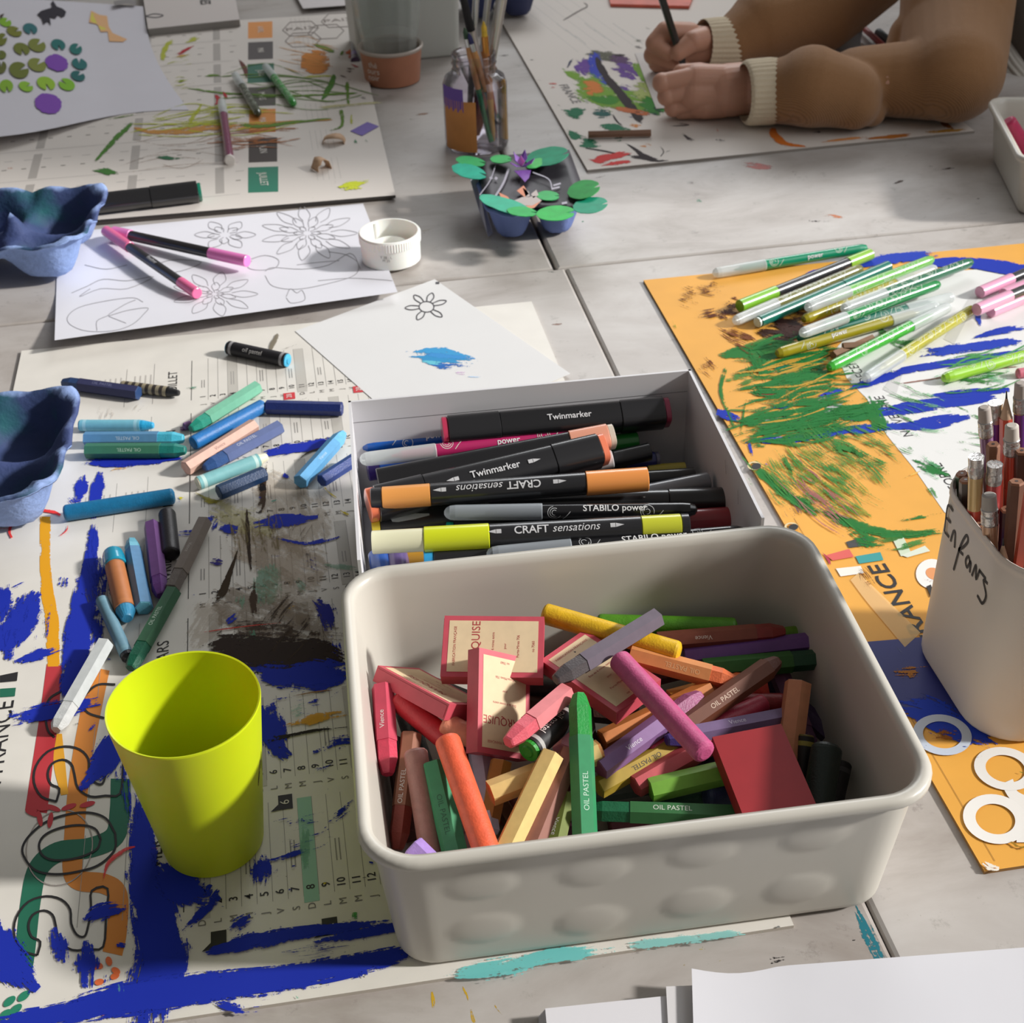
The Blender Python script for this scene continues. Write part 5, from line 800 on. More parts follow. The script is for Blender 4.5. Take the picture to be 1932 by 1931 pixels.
bp_('rose red bare pastel below the mustard one', (1222, 1425), (1388, 1352), 4.2, 4.0, 'round', tip=(186, 52, 76), L=7.8, r=.56)
bp_('coral wrapped pastel with a flat end in the centre front', (1197, 1484), (1295, 1428), 3.9, 4.2, 'hex', (190, 80, 86), (196, 74, 84), L=7.0, tl=.3, sharp=.1, r=.64)
bp_('navy blue round pastel stub left of the red case', (1330, 1503), (1370, 1499), 3.2, 3.0, 'round', tip=(56, 64, 100), L=4, r=.66)
bp_('lime green hexagonal pastel pointing at the red case', (1226, 1492), (1352, 1462), 4.0, 4.2, 'hex', (118, 170, 62), (104, 160, 50), L=7, tl=.3, sharp=.1, r=.64)
bp_('long green wrapped pastel lying along the front wall', (1386, 1540), (1126, 1531), 3.7, 3.7, 'hex', (56, 110, 64), (24, 96, 62), tl=2.2, txt='OIL PASTEL', tc=(206, 214, 200), fl=-1, tx=.42, L=7.4, r=.62)
bp_('dark red round pastel right of the brown one', (1483, 1330), (1370, 1328), 3.6, 3.6, 'round', tip=(150, 30, 34), L=6, r=.62)
bp_('orange-red pastel tip standing behind the brown one', (1428, 1284), (1440, 1345), 4.3, 2.8, 'bare', tip=(210, 74, 58), L=4.4, r=.55)
bp_('small amber pastel end beneath the pink one', (1262, 1322), (1345, 1300), 4.2, 4.2, 'hex', (206, 140, 50), (220, 104, 50), L=5, tl=1.2)
bp_('grey-violet wrapped pastel with dark blue tip under the red case', (1490, 1352), (1326, 1384), 4.3, 4.9, 'hex', (112, 92, 128), (62, 44, 110), tl=1.6, txt='Vience', tc=(196, 190, 206), fl=-1, tx=.45, L=7.3)
bp_('plum pastel leaning on the right wall of the bin', (1454, 1232), (1486, 1310), 3.6, 3.0, 'hex', (110, 70, 98), (96, 60, 90), L=7)
bp_('dark green hexagonal pastel near the right back corner', (1326, 1264), (1460, 1252), 4.4, 4.4, 'hex', (52, 104, 44), (22, 74, 44), tl=2.2, L=7.2, r=.62)
bp_('purple ridged pastel near the right back corner', (1290, 1240), (1446, 1222), 4.2, 4.4, 'hex', (112, 74, 140), (106, 70, 136), L=7.4, tl=.2, sharp=.1)
bp_('short bright green pastel end at the back wall', (1400, 1208), (1458, 1202), 3.8, 3.8, 'round', tip=(98, 140, 28), L=4.6, r=.5)
bp_('long green round pastel along the back wall', (1126, 1178), (1338, 1184), 4.6, 4.6, 'round', tip=(78, 138, 26), L=8.0, r=.6)
bp_('brown wrapped pastel with a brick red tip at the back', (1240, 1212), (1408, 1198), 4.9, 4.9, 'hex', (132, 72, 56), (140, 50, 44), tl=1.7, txt='Vience', tc=(222, 206, 196), fl=-1, tx=.35, L=7.3)
bp_('tan orange wrapped pastel with an orange tip in the middle', (1188, 1236), (1388, 1288), 6.1, 5.4, 'hex', (206, 136, 82), (216, 110, 66), tl=1.4, txt=OP, tc=(226, 178, 126), fl=-1, tx=.5, r=.62)
bp_('chocolate brown wrapped pastel crossing the middle', (1280, 1378), (1410, 1288), 5.0, 5.6, 'hex', (108, 62, 42), (96, 52, 38), tl=.8, txt=OP, tc=(214, 190, 170), tx=.42, L=7.2, r=.62)
bp_('purple wrapped pastel with a mauve tip under the long pink one', (1130, 1452), (1322, 1312), 4.9, 5.4, 'hex', (136, 100, 150), (150, 74, 116), tl=2.0, txt='Vience', tc=(214, 206, 220), fl=1, tx=.3, r=.62)
bp_('cream butt-end pastel lying across in the left centre', (924, 1498), (1022, 1460), 5.0, 5.2, 'hex', (216, 184, 118), (200, 134, 74), L=6.2, tl=.25, sharp=.1, r=.66)
bp_('mauve brown wrapped pastel beside the cream one', (1078, 1418), (1008, 1592), 5.8, 4.0, 'hex', (152, 104, 92), (150, 100, 90), txt='Vience', tc=(226, 214, 206), tx=.7, L=8.2, tl=.3, fl=-1)
bp_('long cream yellow wrapped pastel in the left front', (1042, 1424), (958, 1600), 6.2, 4.4, 'hex', (220, 190, 122), (206, 172, 106), L=8.0, tl=1.7, r=.64)
bp_('bright green hexagonal pastel with a pointed top, in the front centre', (1104, 1585), (1096, 1384), 4.4, 6.6, 'hex', (52, 140, 92), (28, 148, 60), tl=2.4, txt='OIL PASTEL', tc=(190, 220, 200), tx=.3, fl=1, r=.64, L=7.6)
bp_('long bare orange pastel leaning over the near left of the bin', (922, 1618), (842, 1392), 4.6, 6.4, 'round', tip=(226, 96, 62), r=.66)
bp_('tan wrapped pastel standing against the right wall', (1506, 1288), (1488, 1428), 5.8, 3.6, 'hex', (196, 134, 98), (200, 136, 104), tl=.1, r=.72, L=5.6, sharp=.1)
bp_('black crayon with a yellow ring, right of the red case', (1519, 1388), (1512, 1470), 4.4, 3.0, 'paper', (34, 32, 30), (110, 100, 40), L=5, tl=.2, tc=(150, 140, 60), r=.5)
bp_('thick black-green wrapped pastel leaning in the right front corner', (1561, 1406), (1541, 1530), 5.0, 3.4, 'round', tip=(26, 40, 34), r=.8, L=5.2)
bp_('black wrapped pastel with pale lettering in the right front corner', (1588, 1440), (1570, 1520), 3.6, 2.6, 'paper', (30, 28, 30), (30, 28, 30), r=.55, L=5, txt='pastel', tc=(60, 58, 60))
# pink cases (matchbox-like)
PK = M((196, 78, 92), .5, var=.06, vscale=120); PKd = M((150, 34, 40), .5, var=.05, vscale=80); CR = M((222, 198, 160), .6, var=.05, vscale=120); TXC = M((172, 60, 62), .6)
def case(label, o, u, v, zo, zu, zv, th=1.0, lines=(), plain=False, rot=0, LU=5.5, LV=3.7):
    O = P(*o, zo); U = (P(*u, zu) if zu is not None else zfar(o, zo, u, LU))-O; V = (P(*v, zv) if zv is not None else zfar(o, zo, v, LV))-O; V = V-U*(U@V)/(U@U)*.85; N = nrm(np.cross(U, V)); N = N if N[2] > 0 else -N
    LOG.append((label[:40], round(np.linalg.norm(U), 2), round(np.linalg.norm(V), 2)))
    t = thing('pastel_case', (O+U/2+V/2-N*th)*[1, 1, 0]+[0, 0, min((O-N*th)[2], (O+U-N*th)[2], (O+V-N*th)[2])], label, 'box', 'pink cardboard cases in the bin')
    mb = MB(); mm = PKd if plain else PK; hexa(mb, O-N*th, U, V, N*th, mm); sleeve = mb.build('sleeve', t)
    mb = MB(); Un, Vn = nrm(U), nrm(V); e = .13; hexa(mb, O-N*(th-e)+Un*.1-Vn*.03, U-Un*.2, nrm(V)*.03, N*(th-2*e), PK if not plain else PKd); mb.build('tray_end', t)
    if not plain:
        mb = MB(); b = .3; hexa(mb, O+Un*b+Vn*b+N*.002, U-Un*2*b, V-Vn*2*b, N*.012, CR); lab = mb.build('paper_label', t)
        mb = MB(); W_, H_ = np.linalg.norm(U), np.linalg.norm(V)
        for s, fx, fy, sz in lines:
            vv, f = text2d(s, sz); C_ = O+U*fx+V*fy+N*.022
            ang = math.radians(rot); X = Un*math.cos(ang)+np.cross(N, Un)*math.sin(ang); Y = np.cross(N, X); mb.add([C_+X*x+Y*y for x, y in vv], f, TXC)
        mb.build('printed_lettering', lab)
    return t
TL_ = [('FABRICATION FRANÇAISE', .5, .12, .27), ('MARQUISE', .5, .33, .85), ('Étui de 6 mines extra', .5, .5, .26), ('pour', .5, .62, .24), ('Porte-Mines 706', .5, .75, .27), ('no 7060', .5, .9, .27)]
case('pink case with a cream label, lying against the back wall of the bin', (831, 1277), (839, 1162), (1024, 1283), 6.6, 7.9, 6.6, th=.9, lines=[(s, .5, fy, sz*.75) for s, fx, fy, sz in TL_])
case('pink case lying tilted at the left wall, label in shade', (848, 1329), (713, 1256), (902, 1320), 6.8, None, None, th=.9, lines=[(s, .5, fy, sz*.7) for s, fx, fy, sz in TL_])
case('pink case lying under the grey pastel in the middle', (1163, 1345), (1247, 1282), (1008, 1254), 6.5, 6.6, 6.6, th=.9, lines=[(s, .5, 1-fy, sz*.75) for s, fx, fy, sz in TL_])
case('pink case standing upright in the centre left of the bin', (904, 1222), (1000, 1244), (930, 1424), 8.6, None, None, th=.9, LU=3.6, LV=5.5, rot=180, lines=[(s, .5, 1-fy, sz*.72) for s, fx, fy, sz in TL_])
case('plain dark red case in the right front of the bin', (1344, 1391), (1474, 1366), (1404, 1556), 6.2, 6.2, 5.2, th=1.0, LU=3.7, LV=5.5, plain=True)
# top layer
bp_('bright yellow bare pastel at the back, highest of the pile', (1024, 1157), (1284, 1232), 6.9, 6.3, 'round', tip=(222, 178, 30), r=.6)
bp_('grey-violet pastel with a scribbled worn tip across the pink case', (1240, 1166), (1048, 1284), 7.6, 7.5, 'hex', (108, 98, 110), (78, 72, 74), tl=1.9, r=.6)
bp_('salmon pink pastel with a faceted tip resting on the upright case', (1068, 1308), (958, 1402), 6.9, 7.4, 'hex', (214, 124, 128), (206, 86, 100), tl=1.9, r=.62, sharp=1.0)
bp_('black wrapped pastel with a green end below the salmon one', (1078, 1348), (994, 1420), 5.7, 6.2, 'paper', (36, 34, 36), (30, 140, 40), tl=.35, sharp=.1, r=.62, txt='oil pastel', tc=(170, 168, 166))
bp_('long bare magenta pastel on top in the middle of the bin', (1166, 1243), (1332, 1424), 7.4, 7.4, 'round', tip=(190, 84, 130), r=.62)
bp_('black lettered pastel standing behind the bright green tip', (1112, 1430), (1100, 1346), 4.0, 5.0, 'paper', (34, 32, 34), (34, 32, 34), r=.55, L=6, txt='pastel', tc=(60, 58, 60))
# a pink pastel and a grey stub inside the far bin
pastel('deep pink pastel standing in the far right bin', (1950, 300), (1925, 262), 1.0, 3.4, 'round', tip=(176, 40, 84), L=6, r=.7)
pastel('dark grey pastel stub inside the far right bin', (1925, 268), (1902, 262), 1.6, 2.6, 'round', tip=(74, 80, 84), r=.7, L=4)
# ------------------------------------------------------------------ felt pens and markers
CLR = clear((226, 232, 232), .42); CLRd = clear((190, 198, 206), .42)
def swirl_mesh(L0, L1, r, dense=1):
    v, f = [], []
    def add(pts, w):
        a, b = strip2d(pts, w); o = len(v); v.extend(a); f.extend([[o+j for j in q] for q in b])
    x = L0+.5
    while x < L1-.6:
        cy = random.choice([-.25, .1, .35])*r*2
        for k in range(3):
            q = .16+.13*k; a0 = random.uniform(0, 6); add([(x+q*math.cos(a0+t*.4), cy+q*math.sin(a0+t*.4)) for t in range(11)], .035)
        add([(x+.5+i*.12, cy-.5+i*.14) for i in range(5)], .035); x += random.uniform(1.1, 1.9)/dense
    return v, f
def pen_mat(c, rough=.25): return M(c, rough, spec=.5, coat=.6)
def thing_pen(name, label, A, B, r, g): return thing(name, (A+B)/2*[1, 1, 0]+[0, 0, min(A[2], B[2])-r], label, 'pen', g)
def felt_pen(label, cap, end, zc_, ze, body, L=None, r=.5, capm=None, caplen=5.0, swirl=True, txt=None, g=None, nib=True, fl=1, swc=None, roll=0.0):
    """cap end first; clear rounded cap over a pointed grip"""
    A, B = place(cap, end, zc_, ze, L); ax = Axis(A, B, roll); L = ax.L; LOG.append((label[:40], round(L, 2), round(min(A[2], B[2])-r, 2)))
    t = thing_pen('felt_pen', label, A, B, r, g); m = pen_mat(body); mb = MB(); c = caplen
    sweep(mb, ax, [(c*.42, r*.18, m), (c*.5, r*.3, m), (c*.55, r*.62, m), (c-.05, r*.78, m), (c, r*.96, m), (L-.9, r*.93, m), (L-.45, r*.86, m), (L-.12, r*.62, m), (L, r*.3, m)], 24); bo = mb.build('barrel', t)
    mb = MB(); cm = capm or CLR; sweep(mb, ax, [(0, r*.25, cm), (.12, r*.62, cm), (.35, r*.88, cm), (.7, r*.97, cm), (c, r*1.05, cm), (c+.06, r*1.0, cm)], 24, cap=(True, False)); mb.build('cap', t)
    if swirl:
        mb = MB(); v, f = swirl_mesh(c+.4, L-1.2, r) if not txt else (lambda p_, q_: (p_[0]+q_[0], p_[1]+[[i+len(p_[0]) for i in g_] for g_ in q_[1]]))(swirl_mesh(c+.3, c+2.2, r), swirl_mesh(L-3.6, L-1.4, r)); wrap(mb, ax, 0, r*.955, v, f, M(swc or (220, 228, 216), .5), off=.01)
        if txt:
            v, f = text2d(txt, .58, .01); wrap(mb, ax, (L+c)/2-.3, r*.955, v, f, M((226, 226, 226), .5), flip=fl, off=.02)
        mb.build('printed_swirls', bo)
    return t
def marker(label, a, b, za, zb, segs, r=.6, L=None, sq=0.0, txt=None, fl=1, tx=.5, g=None, ts=.62, icons=False, n=24, name='marker', roll=0.0, tcol=(206, 206, 208)):
    """segs: list of (part_name, start fraction or cm, radius factor, rgb); last entry = end"""
    A, B = place(a, b, za, zb, L); ax = Axis(A, B, roll); L = ax.L; LOG.append((label[:40], round(L, 2), round(min(A[2], B[2])-r, 2)))
    t = thing_pen(name, label, A, B, r, g); first = None; S_ = [(p, (x if x >= 0 else L+x), rf, c) for p, x, rf, c in segs]+[('', L, 1, None)]
    for (p, x0, rf, c), (_, x1, _, _) in zip(S_[:-1], S_[1:]):
        mb = MB(); m = pen_mat(c, .32); q = r*rf; e = .06; sweep(mb, ax, [(x0, q-e, m), (x0+e*.7, q, m), (x1-e*.7, q, m), (x1, q-e, m)], n, sq=sq); o = mb.build(p, t)
        if p == 'barrel' and first is None: first = o
    if txt and first:
        mb = MB(); v, f = text2d(txt[0], ts, .012 if len(txt) == 1 else .015); xs = max(q[0] for q in v)
        wrap(mb, ax, L*tx, r, v, f, M(tcol, .5), flip=fl, off=.02, flat=bool(sq))
        if len(txt) > 1:
            v2, f2 = text2d(txt[1], ts, 0, .3); w2 = max(q[0] for q in v2); wrap(mb, ax, L*tx+fl*(xs+w2+.15), r, v2, f2, M(tcol, .5), flip=fl, off=.02)
            xe = xs+2*w2+.5
        else: xe = xs+.3
        if icons:
            for sgn in (-1, 1):
                X = (xe+.25)*sgn if sgn > 0 else -(xs+.75); wrap(mb, ax, L*tx+fl*X, r, [(0, -.13), (.3*sgn, -.13), (.3*sgn, .13), (0, .13)], [[0, 1, 2, 3]], M((190, 190, 192), .5), flip=fl, off=.02, flat=bool(sq))
                wrap(mb, ax, L*tx+fl*(X+.33*sgn), r, [(0, -.13), (.5*sgn, 0), (0, .13)], [[0, 1, 2]], M((190, 190, 192), .5), flip=fl, off=.02, flat=bool(sq))
        mb.build('printed_lettering', first)
    return t
PG = 'felt pens scattered on the yellow calendar'; z0 = .24+.5
felt_pen('emerald green felt pen lying furthest back, across the edge of the yellow calendar', (1345, 516), (1636, 468), z0, z0, (10, 138, 100), g=PG, txt='power', roll=.3)
marker('black fineliner with lime caps on both ends', (1395, 578), (1642, 480), z0+.1, z0+.1, [('cap', 0, 1.0, (124, 184, 52)), ('barrel', 4.3, .9, (44, 46, 50)), ('cap', -3.0, 1.0, (138, 190, 60))], r=.55, g=PG, name='fineliner')
felt_pen('olive grey felt pen with a white cap, beside the black fineliner', (1384, 607), (1626, 506), z0, z0, (118, 118, 70), g=PG)
marker('solid dark teal felt pen, third from the corner of the yellow calendar', (1428, 609), (1676, 503), z0, z0, [('end_plug', 0, .86, (206, 222, 214)), ('barrel', .25, 1, (0, 106, 90)), ('cap', -6.0, 1.05, (0, 112, 96))], r=.5, g=PG, name='felt_pen')
felt_pen('pale light green felt pen with its clear cap to the left', (1520, 582), (1760, 489), z0+.9, z0+.9, (120, 188, 92), g=PG)
felt_pen('olive felt pen with a round end, cap under the light green pen', (1766, 506), (1514, 604), z0+.3, z0, (160, 148, 30), g=PG)
felt_pen('slim dark green felt pen reaching furthest right, white cap on its left', (1588, 584), (1834, 494), z0+.9, z0+.6, (44, 110, 80), g=PG)
felt_pen('grass green felt pen with clear cap in the middle of the pile', (1510, 630), (1772, 536), z0+1.1, z0+.7, (30, 136, 70), g=PG)
felt_pen('dark teal swirl felt pen half hidden under the grass green one', (1800, 560), (1512, 638), z0+.2, z0, (0, 104, 84), g=PG, L=15.8)
felt_pen('mustard olive felt pen with lettering, near the wood scrap', (1772, 578), (1464, 668), z0+.4, z0, (156, 146, 26), g=PG, txt='power', fl=-1)
felt_pen('bright apple green felt pen with a glossy end', (1792, 578), (1562, 695), z0+.5, z0, (64, 178, 56), g=PG, roll=.3)
felt_pen('yellow-olive felt pen nearest the pencils, clear cap towards the box', (1630, 716), (1838, 582), z0, z0+.3, (176, 170, 40), g=PG)
felt_pen('lime green felt pen cut by the right edge', (2060, 636), (1888, 684), z0, z0, (150, 206, 50), g=PG, L=15)
KP = (232, 166, 196); pg2 = 'pink capped fineliners at the right edge'
for lb, a, b, dz in (('pink capped black fineliner, rearmost of the four at the right edge', (1848, 552), (2060, 462), 0), ('pink capped black fineliner half hidden behind two others at the right edge', (1893, 556), (2090, 474), 0), ('pink capped black fineliner second from the front at the right edge', (1842, 585), (2050, 498), .85), ('pink capped black fineliner, foremost at the right edge', (1868, 589), (2060, 509), 0)):
    marker(lb, a, b, z0+dz, z0+dz, [('cap', 0, 1.05, KP), ('barrel', 4.2, .9, (48, 50, 54)), ('cap', -3, 1.0, KP)], r=.5, L=15.5, g=pg2, name='fineliner')
pastel('small rose pastel at the right edge below the fineliners', (1918, 705), (1960, 700), .6, .6, 'round', tip=(206, 110, 130), r=.4)
wd = M((132, 100, 76), .7, var=.15, vscale=90)
for nm, a, b, z_ in (('flat brown wood scrap under the apple green pen', (1572, 671), (1646, 640), .5), ('smaller brown wood scrap crossing the first one', (1590, 655), (1640, 652), .75)):
    A, B = P(*a, z_), P(*b, z_); mb = MB(); ax = Axis(A, B); sweep(mb, ax, [(0, .4, wd), (ax.L, .42, wd)], 5, smooth=False); tag(mb.build('wood_scrap'), nm, 'wood scrap')
# pink fineliners on the colouring sheet
marker('pink and black fineliner with its tip on the centre of the drawn flower', (200, 436), (372, 554), 1.05, 1.15, [('cap', 0, 1.05, (226, 106, 150)), ('barrel', 5.0, .92, (30, 28, 34)), ('cap', -3.0, 1.0, (236, 110, 160))], r=.5, L=None, g=None, name='fineliner', txt=['Fineliner'], ts=.5, tx=.55)
marker('pink and black fineliner pointing right across the colouring sheet', (215, 438), (467, 493), .75, 1.2, [('cap', 0, 1.05, (226, 130, 190)), ('barrel', 2.2, .92, (26, 24, 28)), ('cap', -4.4, 1.0, (238, 130, 200))], r=.55, name='fineliner')
marker('thick black marker with a green end beside the rear egg box', (380, 362), (100, 396), 1.5, 1.5, [('end_plug', 0, .8, (20, 120, 96)), ('cap', .35, 1, (26, 26, 28)), ('barrel', 5, .95, (28, 28, 30)), ('cap', -4, 1, (26, 26, 28))], r=1.0, sq=4, L=15.5)
felt_pen('magenta felt pen with a white end on the far calendar', (418, 190), (434, 303), 1.05, 1.05, (126, 34, 84), swirl=False)
mb = MB(); A = P(434, 303, 1.05); B = P(418, 190, 1.05); ax = Axis(A, A+nrm(A-B)); wm = M((226, 220, 214), .4); sweep(mb, ax, [(-.35, .56, wm), (-.05, .6, wm), (.02, .5, wm)], 20); tag(mb.build('end_cap', parent=[o for o in bpy.data.objects if o.get('label', '').startswith('magenta felt')][0]))
felt_pen('dark olive felt pen with clear cap on the far calendar', (443, 140), (488, 216), 1.05, 1.05, (66, 74, 50), L=15)
felt_pen('green felt pen with clear cap on the far calendar', (500, 124), (562, 206), 1.05, 1.05, (50, 160, 60), L=15)
marker('dark purple marker beside the terracotta pot', (670, 116), (668, 36), .6, .6, [('cap', 0, 1, (60, 34, 70)), ('barrel', 1.5, 1, (100, 70, 150)), ('cap', 2.8, 1, (36, 28, 36))], r=.55, L=13)
# ---- markers in the cardboard box, lower layers first
KG = 'felt markers in the white cardboard box'; BKc = (30, 30, 33); BK2 = (24, 24, 27)
FILL = [((706, 1010), (930, 990), 1.6, BKc), ((720, 960), (1000, 950), 1.8, (36, 40, 90)), ((760, 905), (1010, 880), 1.6, BK2), ((980, 900), (1250, 890), 1.8, BKc), ((1040, 960), (1330, 940), 1.8, BK2), ((1060, 1010), (1390, 1000), 2.0, BKc), ((900, 1020), (1200, 1005), 1.5, (60, 60, 66)), ((1000, 850), (1230, 840), 1.7, BK2), ((1180, 925), (1390, 930), 1.5, (50, 30, 34)), ((820, 850), (1060, 830), 1.7, (40, 42, 60)), ((730, 1060), (960, 1050), 1.7, BK2), ((1100, 1040), (1420, 1020), 1.7, BKc), ((1130, 800), (1270, 810), 2.0, BK2), ((830, 930), (1100, 925), 2.4, BKc), ((1000, 985), (1290, 975), 2.6, BK2), ((770, 1000), (1050, 995), 2.8, BKc), ((1100, 860), (1220, 855), 2.8, BK2)]
WH = ['lowest, front left', 'lowest, left', 'lowest, left back', 'lowest, centre back', 'lowest, right of centre', 'lowest, right front', 'lowest, centre front', 'lowest, back', 'lowest, far right', 'lowest, left of the back row', 'lowest, front corner', 'lowest, right front corner', 'lowest, by the back wall', 'second layer, left', 'second layer, centre', 'second layer, front left', 'second layer, back']
for (a, b, z_, c), wh in zip(FILL, WH): marker('dark marker at the bottom of the cardboard box, '+wh, a, b, z_, z_, [('cap', 0, 1, c), ('barrel', 4, .95, c)], r=.55, L=min(15, np.linalg.norm(P(*a, z_)-P(*b, z_))), g=KG)
marker('blue ended marker low in the left front of the box', (716, 1046), (722, 1082), 4.3, 3.9, [('cap', 0, 1, (44, 84, 160)), ('barrel', 2, .95, (40, 70, 150))], r=.72, L=3.2, g=KG)
marker('violet ended marker low in the left front of the box', (748, 1044), (752, 1080), 4.3, 3.9, [('cap', 0, 1, (96, 80, 130)), ('barrel', 2, .95, (80, 66, 120))], r=.72, L=3.2, g=KG)
marker('ochre ended marker low in the left front of the box', (765, 1050), (900, 1042), 3.9, 3.9, [('cap', 0, 1, (190, 140, 46)), ('barrel', 2.4, .95, BKc)], r=.75, L=15, g=KG)
marker('blue and violet pen end under the magenta felt pen', (694, 892), (786, 876), 4.4, 4.4, [('end_plug', 0, 1, (50, 30, 110)), ('barrel', .8, 1, (24, 90, 190))], r=.6, L=12, g=KG)
marker('black marker with a yellow end at the left wall of the box', (702, 992), (930, 968), 4.6, 4.8, [('end_plug', 0, 1, (216, 194, 50)), ('barrel', .55, 1, BKc)], r=.85, L=13, g=KG, sq=4)
marker('dark green capped pen at the back right of the box', (1203, 833), (1060, 850), 5.0, 5.0, [('cap', 0, 1, (24, 96, 34)), ('barrel', 2.4, 1, BK2)], r=.65, L=13, g=KG)
marker('navy capped pen below the green capped one', (1243, 868), (1100, 880), 4.4, 4.6, [('end_plug', 0, .95, (96, 96, 120)), ('cap', .3, 1, (40, 44, 110)), ('barrel', 2.4, 1, BK2)], r=.6, L=13, g=KG)
marker('faint yellow capped pen in the shade of the right wall', (1293, 886), (1150, 895), 3.9, 4.0, [('cap', 0, 1, (176, 166, 50)), ('barrel', 2.6, 1, BKc)], r=.5, L=13, g=KG)
marker('black pen crossing behind the orange capped marker', (1226, 852), (1040, 895), 5.4, 5.0, [('cap', 0, 1, BK2), ('barrel', 4, .95, BKc)], r=.6, L=14, g=KG)
marker('long black pen right of the orange cap', (1310, 898), (1100, 912), 4.6, 5.0, [('cap', 0, 1, BK2), ('barrel', 5, .95, (44, 32, 34))], r=.55, L=14.5, g=KG)
marker('grey capped pen pointing to the right wall', (1337, 908), (1130, 950), 5.2, 4.8, [('cap', 0, 1, (126, 130, 138)), ('barrel', 4.4, .9, (80, 74, 84))], r=.62, L=15, g=KG)
marker('black capped craft marker under the grey capped one', (1378, 942), (1080, 950), 5.0, 5.2, [('cap', 0, 1.05, (30, 30, 32)), ('barrel', 4.0, .98, BKc)], r=.75, L=15.5, g=KG)
marker('red capped pen in the right front of the box', (1383, 977), (1180, 990), 4.6, 4.6, [('cap', 0, 1.05, (160, 42, 52)), ('barrel', 3.4, .95, BKc)], r=.68, L=15, g=KG)
marker('black marker with a teal end under the yellow craft marker', (842, 1000), (1100, 990), 5.3, 5.3, [('end_plug', 0, .7, (30, 160, 140)), ('barrel', .5, .9, (34, 34, 36))], r=.7, L=15, g=KG)
felt_pen('black swirl felt pen nearly hidden under the clear capped one', (730, 985), (1100, 945), 5.0, 5.0, BKc, L=15, g=KG)
marker('salmon panelled black marker with a white ring end', (1158, 824), (690, 914), 6.9, 5.9, [('end_plug', 0, .92, (206, 196, 180)), ('cap', .4, 1.02, (224, 156, 130)), ('barrel', 3.0, .95, BK2)], r=.82, L=15.8, g=KG, sq=4)
marker('white capped pen end below the salmon one', (1156, 866), (1060, 885), 6.2, 5.8, [('cap', 0, 1, (206, 204, 204)), ('barrel', 2.8, .9, BK2)], r=.6, L=13, g=KG)
felt_pen('royal blue felt pen at the back left of the box', (1085, 806), (681, 842), 5.2, 5.3, (20, 84, 168), L=None, g=KG, txt='power', fl=-1, roll=.2)
felt_pen('magenta felt pen with clear cap, lettered', (679, 868), (1090, 820), 6.3, 6.1, (176, 40, 96), L=15.4, g=KG, txt='power', roll=.1)
marker('thick black twin marker with berry red ends, furthest back in the box', (834, 817), (1266, 778), 6.8, 6.6, [('end_plug', 0, .93, (186, 50, 84)), ('cap', .4, 1.0, BKc), ('barrel', 3.9, .96, BK2), ('cap', -3.4, 1.0, BKc), ('end_plug', -.4, .9, (150, 50, 80))], r=1.0, L=15.5, sq=4, g=KG, txt=['Twinmarker'], ts=.6, tx=.55)
marker('thick black twin marker with white lettering and orange ends', (694, 955), (1146, 848), 6.4, 6.9, [('end_plug', 0, .93, (226, 118, 82)), ('cap', .55, 1.0, BKc), ('barrel', 3.7, .96, BKc), ('cap', -3.6, 1.0, BKc), ('end_plug', -.45, .93, (236, 130, 96))], r=1.05, L=15.9, sq=4, g=KG, txt=['Twinmarker'], ts=.66, tx=.52, icons=True)
marker('black craft marker with orange cap and orange band', (700, 942), (1212, 905), 7.1, 7.3, [('end_plug', 0, .95, BKc), ('colour_band', .7, 1.0, (232, 158, 82)), ('barrel', 3.7, 1.0, BKc), ('cap', -3.9, 1.08, (234, 150, 78))], r=.72, L=17.3, g=KG, txt=['CRAFT', 'sensations'], fl=-1, tx=.55, ts=.7, icons=True)
felt_pen('black felt pen with a clear cap and white swirls in the middle of the box', (838, 968), (1320, 962), 6.6, 6.4, (22, 22, 25), L=15.6, g=KG, capm=CLRd, txt='STABILO power', swc=(196, 198, 200), caplen=6.0)
marker('black craft marker with a bright yellow cap and ivory end', (702, 1024), (1330, 990), 7.0, 7.0, [('end_plug', 0, .96, (226, 224, 190)), ('cap', 3.1, 1.06, (210, 220, 30)), ('barrel', 7.0, 1.0, BKc), ('colour_band', -2.9, 1.0, (196, 200, 50)), ('tail', -.5, .98, BKc)], r=.74, L=19, g=KG, txt=['CRAFT', 'sensations'], tx=.5, ts=.68, icons=True)
felt_pen('black felt pen with a clear cap nearest the pastel bin', (918, 1047), (1420, 1003), 6.6, 6.6, (22, 22, 25), L=15.6, g=KG, capm=CLRd, txt='STABILO power', swc=(196, 198, 200))
marker('black marker with a sky blue end nearest the pastel bin', (800, 1056), (930, 1048), 5.9, 5.9, [('end_plug', 0, .9, (50, 160, 220)), ('barrel', .6, 1, BKc)], r=.7, L=13, g=KG)
